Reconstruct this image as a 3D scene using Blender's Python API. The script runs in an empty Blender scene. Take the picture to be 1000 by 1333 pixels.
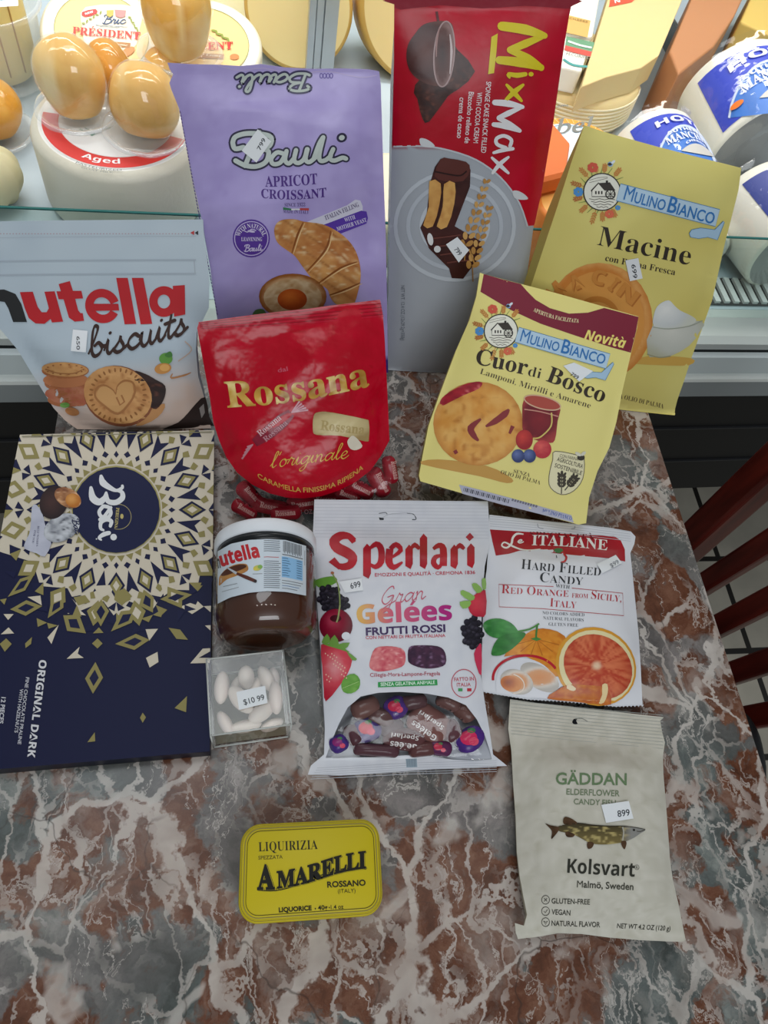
import bpy, bmesh, math, random
import numpy as np
from mathutils import Vector, Matrix
from mathutils.geometry import tessellate_polygon
random.seed(7); np.random.seed(7)
PI = math.pi
SC = bpy.context.scene
COL = SC.collection

# ------------------------------------------------------------------ camera
F_PX = 930.0                       # focal length in pixels of the 1000x1333 frame
CAM_H = 0.485                      # camera height over the table top (table top is z = 0)
CAMP = np.array([0.0, 0.0, CAM_H])
_dx = np.array([1, 0, -167/930.]); _dx /= np.linalg.norm(_dx)
_dy = np.array([-167, 1710, -930.]); _dy /= np.linalg.norm(_dy)
ROT = np.stack([_dx, _dy, np.cross(_dx, _dy)])
cam = bpy.data.cameras.new('camera')
cam.sensor_fit = 'VERTICAL'; cam.sensor_height = 32.0
cam.lens = 32.0*F_PX/1333.0
cam.clip_start = 0.02; cam.clip_end = 30
camo = bpy.data.objects.new('camera', cam); COL.objects.link(camo)
M4 = Matrix.Identity(4)
for i in range(3):
    for j in range(3): M4[i][j] = ROT[i, j]
    M4[i][3] = CAMP[i]
camo.matrix_world = M4
SC.camera = camo

# ------------------------------------------------------------------ light and exposure
SC.view_settings.view_transform = 'Standard'
SC.view_settings.look = 'None'
SC.view_settings.gamma = 1.0
SC.view_settings.use_curve_mapping = False
SC.view_settings.exposure = 0.0
w = bpy.data.worlds.new('shop_air'); SC.world = w; w.use_nodes = True
w.node_tree.nodes['Background'].inputs[0].default_value = (0.86, 0.95, 1.0, 1)
w.node_tree.nodes['Background'].inputs[1].default_value = 0.19

def area(name, loc, target, sx, sy, power, col=(1, 1, 1), spread=180):
    l = bpy.data.lights.new(name, 'AREA'); l.shape = 'RECTANGLE'; l.size = sx; l.size_y = sy
    l.energy = power; l.color = col; l.spread = math.radians(spread)
    o = bpy.data.objects.new(name, l); COL.objects.link(o); o.location = loc
    o.rotation_euler = (Vector(target)-Vector(loc)).to_track_quat('-Z', 'Y').to_euler()
    return o
def spot_bulb(name, loc, power, r=0.03, col=(1, .95, .88)):
    l = bpy.data.lights.new(name, 'POINT'); l.energy = power; l.shadow_soft_size = r; l.color = col
    o = bpy.data.objects.new(name, l); COL.objects.link(o); o.location = loc
# two lamp strips under the canopy of the refrigerated counter, aimed down at the cheese
area('counter_lamp', (0.1, 1.02, 0.66), (0.1, 0.93, 0.0), 1.9, 0.10, 4.6, (1, .98, .93), 120)
area('counter_lamp', (0.1, 0.60, 0.66), (0.1, 0.80, 0.0), 1.9, 0.06, 1.5, (1, .97, .92), 95)
# soft ceiling panel overhead; second panel is an added fill, low behind the camera
area('unseen_panel', (-0.2, 0.7, 2.0), (0.05, 0.3, 0), 1.0, 0.6, 6.5, (.92, .97, 1))
area('unseen_panel', (0.2, -1.4, 1.4), (0.05, 0.4, 0.1), 1.4, 0.8, 17.5, (.93, .97, 1))
for i in range(5):
    spot_bulb('ceiling_spot', (-0.62+i*0.3, 0.05, 1.75), 0.9)

# ------------------------------------------------------------------ helpers: pixels to places
def rays(q):
    q = np.atleast_2d(np.asarray(q, float))
    c = np.stack([(q[:, 0]-500)/F_PX, -(q[:, 1]-666.5)/F_PX, -np.ones(len(q))], 1)
    return c @ ROT.T
def proj(P):
    c = (np.atleast_2d(P)-CAMP) @ ROT
    return np.stack([500+F_PX*c[:, 0]/-c[:, 2], 666.5-F_PX*c[:, 1]/-c[:, 2]], 1)
def onz(x, y, z=0.0):
    r = rays((x, y))[0]; return CAMP+r*(z-CAM_H)/r[2]
def ony(x, y, Y):
    r = rays((x, y))[0]; return CAMP+r*(Y/r[1])
def lin(c):
    c = np.asarray(c, float); return np.where(c <= .04045, c/12.92, ((c+.055)/1.055)**2.4)
def C(h):
    h = h.lstrip('#')
    if len(h) == 3: h = ''.join(a*2 for a in h)
    return lin([int(h[i:i+2], 16)/255. for i in (0, 2, 4)])
def hash2(i, j):
    v = np.sin(i*127.1+j*311.7)*43758.5453
    return v-np.floor(v)
def vn(x, y):
    i = np.floor(x); j = np.floor(y); u = x-i; v = y-j
    u = u*u*(3-2*u); v = v*v*(3-2*v)
    return (hash2(i, j)*(1-u)+hash2(i+1, j)*u)*(1-v)+(hash2(i, j+1)*(1-u)+hash2(i+1, j+1)*u)*v
def fbm(x, y): return vn(x, y)*.5+vn(x*2.1+7, y*2.1+3)*.3+vn(x*4.3+1, y*4.3+9)*.2
def mix(a, b, t):
    t = np.clip(np.asarray(t, float), 0, 1)[..., None]; return np.asarray(a)*(1-t)+np.asarray(b)*t
def smooth_loop(p, n=4, closed=True):
    p = np.asarray(p, float); N = len(p); out = []
    for k in range(N if closed else N-1):
        if closed: a, b, c, d = p[k-1], p[k], p[(k+1) % N], p[(k+2) % N]
        else: a, b, c, d = p[max(k-1, 0)], p[k], p[k+1], p[min(k+2, N-1)]
        for i in range(n):
            t = i/n
            out.append(.5*(2*b+(c-a)*t+(2*a-5*b+4*c-d)*t*t+(3*b-a-3*c+d)*t**3))
    if not closed: out.append(p[-1])
    return np.array(out)
def homog(quad):
    A = []
    for (x, y), (u, v) in zip(quad, ((0, 0), (1, 0), (1, 1), (0, 1))):
        A.append([x, y, 1, 0, 0, 0, -u*x, -u*y, -u]); A.append([0, 0, 0, x, y, 1, -v*x, -v*y, -v])
    return np.linalg.svd(np.array(A, float))[2][-1].reshape(3, 3)

class Surf:
    """a bulged sheet: plane through p with normal n, bulge hf(s,t) over the quad of the photo's corners"""
    def __init__(self, p, n, quad, hf=None):
        self.p = np.asarray(p, float); self.n = np.asarray(n, float)/np.linalg.norm(n)
        self.Hm = homog(quad); self.hf = hf or (lambda s, t: s*0)
    def plane(self, q):
        r = rays(q); return CAMP+r*(((self.p-CAMP)@self.n)/(r@self.n))[:, None]
    def st(self, q):
        q = np.atleast_2d(q); h = np.column_stack([q, np.ones(len(q))])@self.Hm.T
        return h[:, 0]/h[:, 2], h[:, 1]/h[:, 2]
    def S(self, q):
        s, t = self.st(q); return self.plane(q)+self.n*self.hf(s, t)[:, None]
    def solve(self, px):
        px = np.atleast_2d(np.asarray(px, float)); q = px.copy()
        for _ in range(5): q += px-proj(self.S(q))
        return q
    def map(self, px, off=0.0):
        return self.S(self.solve(px))+self.n*off
class Cyl:
    """the near side of a round body: axis through c along a, radius r"""
    def __init__(self, c, a, r):
        self.c = np.asarray(c, float); self.a = np.asarray(a, float)/np.linalg.norm(a); self.r = r
    def map(self, px, off=0.0):
        d = rays(px); o = CAMP-self.c
        dp = d-np.outer(d@self.a, self.a); op = o-(o@self.a)*self.a
        A = (dp*dp).sum(1); B = dp@op; K = op@op-(self.r+off)**2
        disc = np.maximum(B*B-A*K, 0); t = (-B-np.sqrt(disc))/A
        return CAMP+d*t[:, None]
def tilt(deg, yaw=0.0):
    """normal of a panel that leans back by deg from upright (90 = lying flat, facing up)"""
    a = math.radians(deg); y = math.radians(yaw)
    return np.array([math.sin(y)*math.cos(a), -math.cos(y)*math.cos(a), math.sin(a)])

# ------------------------------------------------------------------ helpers: meshes
def cut_bm(bm, step):
    if not bm.verts: return
    for ax in (0, 1):
        lo = min(v.co[ax] for v in bm.verts); hi = max(v.co[ax] for v in bm.verts)
        k = math.floor(lo/step)+1
        no = (1, 0, 0) if ax == 0 else (0, 1, 0)
        while k*step < hi-1e-4:
            co = [0, 0, 0]; co[ax] = k*step
            bmesh.ops.bisect_plane(bm, geom=bm.verts[:]+bm.edges[:]+bm.faces[:], dist=1e-5, plane_co=co, plane_no=no)
            k += 1
def vf_cut(V, Fc, step):
    V = np.asarray(V, float)
    if step is None or (np.ptp(V[:, 0]) < step and np.ptp(V[:, 1]) < step): return V, [list(f) for f in Fc]
    bm = bmesh.new(); vs = [bm.verts.new((p[0], p[1], 0)) for p in V]
    for f in Fc:
        try: bm.faces.new([vs[i] for i in f])
        except ValueError: pass
    cut_bm(bm, step); bm.verts.index_update()
    Vo = np.array([(v.co.x, v.co.y) for v in bm.verts]); Fo = [[v.index for v in f.verts] for f in bm.faces]
    bm.free(); return Vo, Fo
def fill(loops, step=None):
    pts = [[Vector((p[0], p[1], 0)) for p in l] for l in loops]
    tri = tessellate_polygon(pts)
    V = np.array([(p[0], p[1]) for l in loops for p in l], float)
    return vf_cut(V, [list(t) for t in tri], step)

class MB:
    """collects faces with a colour per point; build() links them as ONE mesh object"""
    def __init__(self): self.V = []; self.F = []; self.K = []; self.M = []
    def add(self, V, Fc, col=(.8, .8, .8), m=0):
        b = len(self.V); V = np.asarray(V, float); self.V += [tuple(p) for p in V]
        col = np.asarray(col, float)
        self.K += [tuple(col)]*len(V) if col.ndim == 1 else [tuple(c) for c in col]
        for f in Fc: self.F.append([b+i for i in f]); self.M.append(m)
    def build(self, name, mats, parent=None, smooth=True, weld=False, loc=None, face_dir=None, local=False):
        if not isinstance(mats, (list, tuple)): mats = [mats]
        org = np.array(parent.location) if parent is not None and not local else np.zeros(3)
        me = bpy.data.meshes.new(name); V = np.array(self.V)
        if parent is None and loc is not None: org = np.asarray(loc, float)
        me.from_pydata((V-org).tolist(), [], self.F)
        at = me.color_attributes.new('Col', 'FLOAT_COLOR', 'POINT')
        buf = np.ones((len(V), 4), np.float32); buf[:, :3] = np.array(self.K)
        at.data.foreach_set('color', buf.ravel())
        for m in mats: me.materials.append(m)
        me.polygons.foreach_set('material_index', self.M)
        me.polygons.foreach_set('use_smooth', [smooth]*len(self.F))
        if weld or face_dir is not None:
            bm = bmesh.new(); bm.from_mesh(me)
            if weld:
                bmesh.ops.remove_doubles(bm, verts=bm.verts, dist=1e-6)
                bmesh.ops.recalc_face_normals(bm, faces=bm.faces)
            if face_dir is not None:
                d = Vector(face_dir); bad = [f for f in bm.faces if f.normal.dot(d) < 0]
                bmesh.ops.reverse_faces(bm, faces=bad)
            bm.to_mesh(me); bm.free()
        o = bpy.data.objects.new(name, me); COL.objects.link(o)
        if parent is not None: o.parent = parent
        elif loc is not None: o.location = loc
        return o
def tag(o, label, cat, group=None, kind=None):
    if label: o['label'] = label
    if cat: o['category'] = cat
    if group: o['group'] = group
    if kind: o['kind'] = kind
    return o
def thing(name, label, cat, loc=(0, 0, 0), rz=0, group=None):
    o = bpy.data.objects.new(name, None); COL.objects.link(o); o.empty_display_size = .02
    o.location = loc; o.rotation_euler = (0, 0, rz)
    return tag(o, label, cat, group)

def box(mb, lo, hi, col=(.8, .8, .8), m=0, R=None, o=(0, 0, 0)):
    x0, y0, z0 = lo; x1, y1, z1 = hi
    V = np.array([(x0, y0, z0), (x1, y0, z0), (x1, y1, z0), (x0, y1, z0), (x0, y0, z1), (x1, y0, z1), (x1, y1, z1), (x0, y1, z1)], float)
    if R is not None: V = V@np.asarray(R).T
    mb.add(V+np.asarray(o, float), [(3, 2, 1, 0), (4, 5, 6, 7), (0, 1, 5, 4), (1, 2, 6, 5), (2, 3, 7, 6), (3, 0, 4, 7)], col, m)
def frame_of(a):
    a = np.asarray(a, float)/np.linalg.norm(a)
    h = np.array([0, 0, 1.]) if abs(a[2]) < .9 else np.array([1., 0, 0])
    u = np.cross(h, a); u /= np.linalg.norm(u); return u, np.cross(a, u), a
def lathe(mb, prof, c=(0, 0, 0), a=(0, 0, 1), n=48, col=(.8, .8, .8), m=0, cap0=True, cap1=True, wob=None, sx=1.0):
    """prof: (radius, height along a)"""
    u, v, a = frame_of(a); c = np.asarray(c, float); V = []; Fc = []
    for k, (r, h) in enumerate(prof):
        for i in range(n):
            th = 2*PI*i/n; rr = r*(1+wob(th, h)) if wob else r
            V.append(c+u*rr*math.cos(th)*sx+v*rr*math.sin(th)+a*h)
    for k in range(len(prof)-1):
        for i in range(n):
            j = (i+1) % n; Fc.append((k*n+i, k*n+j, (k+1)*n+j, (k+1)*n+i))
    if cap0: Fc.append(tuple(range(n-1, -1, -1)))
    if cap1: Fc.append(tuple((len(prof)-1)*n+i for i in range(n)))
    mb.add(V, Fc, col, m)
def tube(mb, pts, r, n=10, col=(.8, .8, .8), m=0):
    P = np.asarray(pts, float); V = []; Fc = []
    for k, p in enumerate(P):
        d = P[min(k+1, len(P)-1)]-P[max(k-1, 0)]; u, v, _ = frame_of(d)
        rr = r[k] if hasattr(r, '__len__') else r
        for i in range(n):
            th = 2*PI*i/n; V.append(p+(u*math.cos(th)+v*math.sin(th))*rr)
    for k in range(len(P)-1):
        for i in range(n):
            j = (i+1) % n; Fc.append((k*n+i, k*n+j, (k+1)*n+j, (k+1)*n+i))
    Fc.append(tuple(range(n-1, -1, -1))); Fc.append(tuple((len(P)-1)*n+i for i in range(n)))
    mb.add(V, Fc, col, m)
def blob(mb, c, rad, R=None, nu=28, nv=18, f=None, col=(.8, .8, .8), m=0):
    """ellipsoid whose radius is scaled by f(unit direction)"""
    V = []; Fc = []
    for k in range(nv+1):
        ph = PI*k/nv
        for i in range(nu):
            th = 2*PI*i/nu
            d = np.array([math.sin(ph)*math.cos(th), math.sin(ph)*math.sin(th), math.cos(ph)])
            q = d*np.asarray(rad)*(f(d) if f else 1)
            V.append(q)
    V = np.array(V)
    if R is not None: V = V@np.asarray(R).T
    V = V+np.asarray(c, float)
    for k in range(nv):
        for i in range(nu):
            j = (i+1) % nu; Fc.append((k*nu+i, (k+1)*nu+i, (k+1)*nu+j, k*nu+j))
    mb.add(V, Fc, col if not callable(col) else col(V), m)
def rotm(ax, deg):
    return np.array(Matrix.Rotation(math.radians(deg), 3, ax))
def prism(mb, pts, z0, z1, col=(.8, .8, .8), m=0):
    """upright prism over a convex or concave outline pts (x, y)"""
    n = len(pts); V = [(p[0], p[1], z0) for p in pts]+[(p[0], p[1], z1) for p in pts]
    tri = tessellate_polygon([[Vector((p[0], p[1], 0)) for p in pts]])
    Fc = [tuple(n+i for i in t) for t in tri]+[tuple(reversed(t)) for t in tri]
    Fc += [(i, (i+1) % n, n+(i+1) % n, n+i) for i in range(n)]
    mb.add(V, Fc, col, m)
def rrect(w_, h_, r, n=6):
    out = []
    for cx, cy, a0 in ((w_/2-r, h_/2-r, 0), (-w_/2+r, h_/2-r, 90), (-w_/2+r, -h_/2+r, 180), (w_/2-r, -h_/2+r, 270)):
        for i in range(n+1):
            a = math.radians(a0+90*i/n); out.append((cx+r*math.cos(a), cy+r*math.sin(a)))
    return out

# ------------------------------------------------------------------ materials
def P(name, col=(.8, .8, .8), rough=.5, metal=0.0, attr=False, bump=0, bscale=60, bdist=.001, coat=0, sss=0, trans=0, ior=1.45, spec=.5, stretch=None):
    m = bpy.data.materials.new(name); m.use_nodes = True; nt = m.node_tree; b = nt.nodes['Principled BSDF']
    b.inputs['Base Color'].default_value = (*col[:3], 1); b.inputs['Roughness'].default_value = rough
    b.inputs['Metallic'].default_value = metal; b.inputs['IOR'].default_value = ior
    b.inputs['Specular IOR Level'].default_value = spec
    if coat: b.inputs['Coat Weight'].default_value = coat; b.inputs['Coat Roughness'].default_value = .08
    if sss: b.inputs['Subsurface Weight'].default_value = sss; b.inputs['Subsurface Radius'].default_value = (.01, .006, .003); b.inputs['Subsurface Scale'].default_value = .5
    if trans: b.inputs['Transmission Weight'].default_value = trans
    if attr:
        a = nt.nodes.new('ShaderNodeAttribute'); a.attribute_name = 'Col'
        nt.links.new(a.outputs['Color'], b.inputs['Base Color'])
    if bump:
        tc = nt.nodes.new('ShaderNodeTexCoord'); nz = nt.nodes.new('ShaderNodeTexNoise')
        nz.inputs['Scale'].default_value = bscale; nz.inputs['Detail'].default_value = 3
        src = tc.outputs['Object']
        if stretch:
            mp = nt.nodes.new('ShaderNodeMapping'); mp.inputs['Scale'].default_value = stretch
            nt.links.new(src, mp.inputs[0]); src = mp.outputs[0]
        nt.links.new(src, nz.inputs['Vector'])
        bp = nt.nodes.new('ShaderNodeBump'); bp.inputs['Strength'].default_value = bump; bp.inputs['Distance'].default_value = bdist
        nt.links.new(nz.outputs['Fac'], bp.inputs['Height']); nt.links.new(bp.outputs[0], b.inputs['Normal'])
    return m
def clear(name, tint=(1, 1, 1), gloss=.12, rough=.08, fres=1.35, bump=0, bscale=80, milk=0):
    """thin clear sheet: lets light through, reflects at grazing angles"""
    m = bpy.data.materials.new(name); m.use_nodes = True; nt = m.node_tree; nt.nodes.clear()
    out = nt.nodes.new('ShaderNodeOutputMaterial'); tr = nt.nodes.new('ShaderNodeBsdfTransparent'); gl = nt.nodes.new('ShaderNodeBsdfGlossy')
    tr.inputs[0].default_value = (*tint, 1); gl.inputs['Roughness'].default_value = rough; gl.inputs[0].default_value = (1, 1, 1, 1)
    lw = nt.nodes.new('ShaderNodeLayerWeight'); lw.inputs[0].default_value = .5
    pw = nt.nodes.new('ShaderNodeMath'); pw.operation = 'POWER'; pw.inputs[1].default_value = 4.0; nt.links.new(lw.outputs['Facing'], pw.inputs[0])
    fr = nt.nodes.new('ShaderNodeMath'); fr.operation = 'MULTIPLY'; fr.inputs[1].default_value = (fres-1)*1.6; nt.links.new(pw.outputs[0], fr.inputs[0])
    ad = nt.nodes.new('ShaderNodeMath'); ad.operation = 'ADD'; ad.inputs[1].default_value = gloss; ad.use_clamp = True
    mx = nt.nodes.new('ShaderNodeMixShader')
    nt.links.new(fr.outputs[0], ad.inputs[0]); nt.links.new(ad.outputs[0], mx.inputs[0])
    if milk:
        df = nt.nodes.new('ShaderNodeBsdfDiffuse'); df.inputs[0].default_value = (.85, .87, .88, 1); mk = nt.nodes.new('ShaderNodeMixShader'); mk.inputs[0].default_value = milk
        nt.links.new(tr.outputs[0], mk.inputs[1]); nt.links.new(df.outputs[0], mk.inputs[2]); tr = mk
    nt.links.new(tr.outputs[0], mx.inputs[1]); nt.links.new(gl.outputs[0], mx.inputs[2]); nt.links.new(mx.outputs[0], out.inputs[0])
    if bump:
        tc = nt.nodes.new('ShaderNodeTexCoord'); nz = nt.nodes.new('ShaderNodeTexNoise'); nz.inputs['Scale'].default_value = bscale
        bp = nt.nodes.new('ShaderNodeBump'); bp.inputs['Strength'].default_value = bump; bp.inputs['Distance'].default_value = .002
        nt.links.new(tc.outputs['Object'], nz.inputs['Vector']); nt.links.new(nz.outputs['Fac'], bp.inputs['Height'])
        nt.links.new(bp.outputs[0], gl.inputs['Normal']); nt.links.new(bp.outputs[0], lw.inputs['Normal'])
    return m
M_FILM = P('printed_film', rough=.34, attr=True, bump=.25, bscale=45, bdist=.002, spec=.45)
M_FOIL = P('glossy_printed_film', rough=.24, attr=True, bump=.8, bscale=42, bdist=.003, spec=.35, coat=.06)
M_PAPER = P('printed_paper', rough=.62, attr=True, bump=.15, bscale=40, bdist=.001)
M_FIBRE = P('fibrous_paper', rough=.9, attr=True, bump=.3, bscale=160, bdist=.001, spec=.1)
M_CARD = P('printed_card', rough=.45, attr=True, spec=.2)
M_STICK = P('price_label_paper', rough=.6, attr=True)
M_CLEARFILM = clear('clear_film', gloss=.035, rough=.1, bump=.8, bscale=60)
M_WRAP = clear('stretch_wrap', gloss=.06, rough=.08, fres=1.25, bump=1.0, bscale=40)
M_ACETATE = clear('clear_acetate', tint=(.97, .97, .96), gloss=.05, rough=.03)
M_GLASS = clear('counter_glass', tint=(.90, .96, .94), gloss=.03, rough=.01)
M_GLASSEDGE = P('green_glass_edge', C('#2c6a66'), rough=.12)

# ------------------------------------------------------------------ lettering
_MATH = {'sb': (0x1D400, 0x1D41A), 'i': (0x1D434, 0x1D44E), 'bi': (0x1D468, 0x1D482), 'sc': (0x1D4D0, 0x1D4EA), 'fr': (0x1D56C, 0x1D586), 'b': (0x1D5D4, 0x1D5EE), 'bo': (0x1D63C, 0x1D656)}
_DIG = {'sb': 0x1D7CE, 's': 0x1D7CE, 'b': 0x1D7EC}
_ACC = {'é': ('e', "´"), 'É': ('E', "´"), 'à': ('a', "`"), 'À': ('A', "`"), 'ä': ('a', "¨"), 'ö': ('o', "¨"), 'Ä': ('A', "¨"), 'Ö': ('O', "¨")}
_gc = {}
_tc = bpy.data.curves.new('lettering', 'FONT'); _to = bpy.data.objects.new('lettering', _tc); COL.objects.link(_to)
_tc.resolution_u = 3
def _mesh_of(body, off):
    _tc.body = body; _tc.offset = off
    bpy.context.view_layer.update()
    ev = _to.evaluated_get(bpy.context.evaluated_depsgraph_get()); me = ev.to_mesh()
    V = np.array([(v.co.x, v.co.y) for v in me.vertices]).reshape(-1, 2); Fc = [list(p.vertices) for p in me.polygons]
    ev.to_mesh_clear(); return V, Fc
def _code(font, ch):
    f = 'sb' if font == 's' else font
    if font in _DIG and ch.isdigit(): return chr(_DIG[font]+ord(ch)-48)
    if f in _MATH:
        if 'A' <= ch <= 'Z': return chr(_MATH[f][0]+ord(ch)-65)
        if 'a' <= ch <= 'z':
            return chr(_MATH[f][1]+ord(ch)-97) if not (f == 'i' and ch == 'h') else 'ℎ'
    return ch
def glyph(font, ch, off):
    if font == 'n' and ch == 'M': off = 0.0      # its sharp inner corners do not take a heavier outline
    k = (font, ch, off)
    if k in _gc: return _gc[k]
    if ch == ' ': _gc[k] = (np.zeros((0, 2)), [], .26); return _gc[k]
    acc = None
    if ch in _ACC and font != 'n': base, acc = _ACC[ch]
    else: base = ch
    c = _code(font, base); h = _code(font, 'H')
    V, Fc = _mesh_of(c, off)
    hk = ('adv', font)
    if hk not in _gc: _gc[hk] = np.ptp(_mesh_of(h+h, 0)[0][:, 0])
    W = np.ptp(_mesh_of(h+c+h, 0)[0][:, 0])-_gc[hk]
    if acc and len(V):
        cx = (V[:, 0].min()+V[:, 0].max())/2; top = V[:, 1].max()+.05
        if acc == "¨": q = [[(cx-.14+d, top), (cx-.05+d, top), (cx-.05+d, top+.09), (cx-.14+d, top+.09)] for d in (0, .19)]
        else:
            sg = 1 if acc == "´" else -1
            q = [[(cx-.05*sg, top), (cx+.03*sg, top), (cx+.16*sg, top+.16), (cx+.04*sg, top+.16)]]
        for a in q:
            b = len(V); V = np.vstack([V, a]); Fc = Fc+[[b, b+1, b+2, b+3]]
    _gc[k] = (V, Fc, W); return _gc[k]
_cap = {}
def caph(font):
    if font not in _cap: _cap[font] = glyph(font, 'H', 0)[0][:, 1].max()
    return _cap[font]

# single-line script letters (x-height 1); strokes are centre lines
SCR = {
 'a': (1.1, [[(.85, .8), (.55, 1.0), (.2, .75), (.1, .35), (.3, .02), (.6, .25), (.85, .8)], [(.9, 1.0), (.82, .35), (.93, .03), (1.2, .3)]]),
 'b': (.95, [[(0, .25), (.3, 1.1), (.5, 1.9), (.33, 2.1), (.2, 1.7), (.18, .5), (.35, .03), (.65, .12), (.8, .5), (.6, .9), (.35, .72)], [(.7, .8), (.85, .62), (1.05, .6)]]),
 'c': (.82, [[(.75, .8), (.5, 1.0), (.2, .75), (.12, .35), (.35, .02), (.65, .1), (.92, .38)]]),
 'e': (.82, [[(.1, .38), (.45, .48), (.66, .78), (.45, 1.0), (.2, .75), (.14, .3), (.4, .0), (.7, .12), (.92, .38)]]),
 'g': (1.05, [[(.85, .8), (.55, 1.0), (.2, .75), (.1, .35), (.3, .02), (.6, .25), (.85, .8)], [(.9, 1.0), (.82, .0), (.68, -.7), (.4, -.95), (.2, -.7), (.5, -.3), (1.1, .2)]]),
 'i': (.55, [[(0, .3), (.22, 1.0), (.18, .3), (.33, .02), (.6, .32)], [(.3, 1.42), (.34, 1.46)]]),
 'l': (.58, [[(0, .25), (.3, 1.1), (.46, 1.9), (.32, 2.1), (.2, 1.7), (.18, .4), (.35, .02), (.62, .3)]]),
 'n': (.98, [[(0, .8), (.12, 1.0), (.12, .02)], [(.12, .5), (.4, .97), (.62, .82), (.6, .3), (.72, .02), (1.02, .3)]]),
 'o': (.92, [[(.5, 1.0), (.2, .85), (.1, .4), (.35, .0), (.7, .3), (.65, .8), (.45, 1.0), (.62, .8), (.98, .85)]]),
 'r': (.8, [[(0, .3), (.2, 1.0), (.25, 1.1), (.4, .88), (.6, .9), (.5, .3), (.62, .02), (.86, .3)]]),
 's': (.8, [[(0, .2), (.32, .7), (.42, 1.08), (.45, .8), (.62, .4), (.52, .08), (.25, 0), (.08, .15)], [(.52, .08), (.85, .35)]]),
 't': (.62, [[(0, .3), (.28, 1.0), (.4, 1.65), (.25, .4), (.38, .02), (.66, .3)], [(.02, 1.08), (.62, 1.14)]]),
 'u': (1.02, [[(0, .5), (.14, 1.0), (.12, .3), (.3, .0), (.55, .25), (.7, 1.0), (.66, .3), (.8, .02), (1.08, .32)]]),
 'v': (.85, [[(0, .8), (.14, 1.0), (.25, .5), (.38, .02), (.6, .5), (.7, 1.0), (.92, .9)]]),
 "'": (.3, [[(.15, 2.0), (.05, 1.6)]]),
 'B': (1.5, [[(.25, 1.55), (.1, 1.85), (.45, 2.1), (1.0, 2.1), (1.35, 1.8), (1.15, 1.3), (.75, 1.1)], [(.75, 1.1), (1.3, 1.0), (1.45, .5), (1.1, .03), (.55, .0), (.25, .2)], [(.72, 2.05), (.62, 1.2), (.5, .05)]]),
 'G': (1.5, [[(1.1, 1.75), (.95, 2.05), (.6, 1.9), (.2, 1.2), (.15, .5), (.5, .05), (.9, .3), (1.15, .9)], [(.65, .85), (1.2, .95), (1.1, .2), (.9, -.6), (.5, -.9), (.3, -.6), (.7, -.2), (1.5, .3)]]),
 'N': (1.5, [[(.05, .05), (.25, .2), (.35, 1.9)], [(.35, 1.9), (1.0, .05)], [(1.0, .05), (1.15, 1.8), (1.4, 2.0)]]),
}

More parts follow.
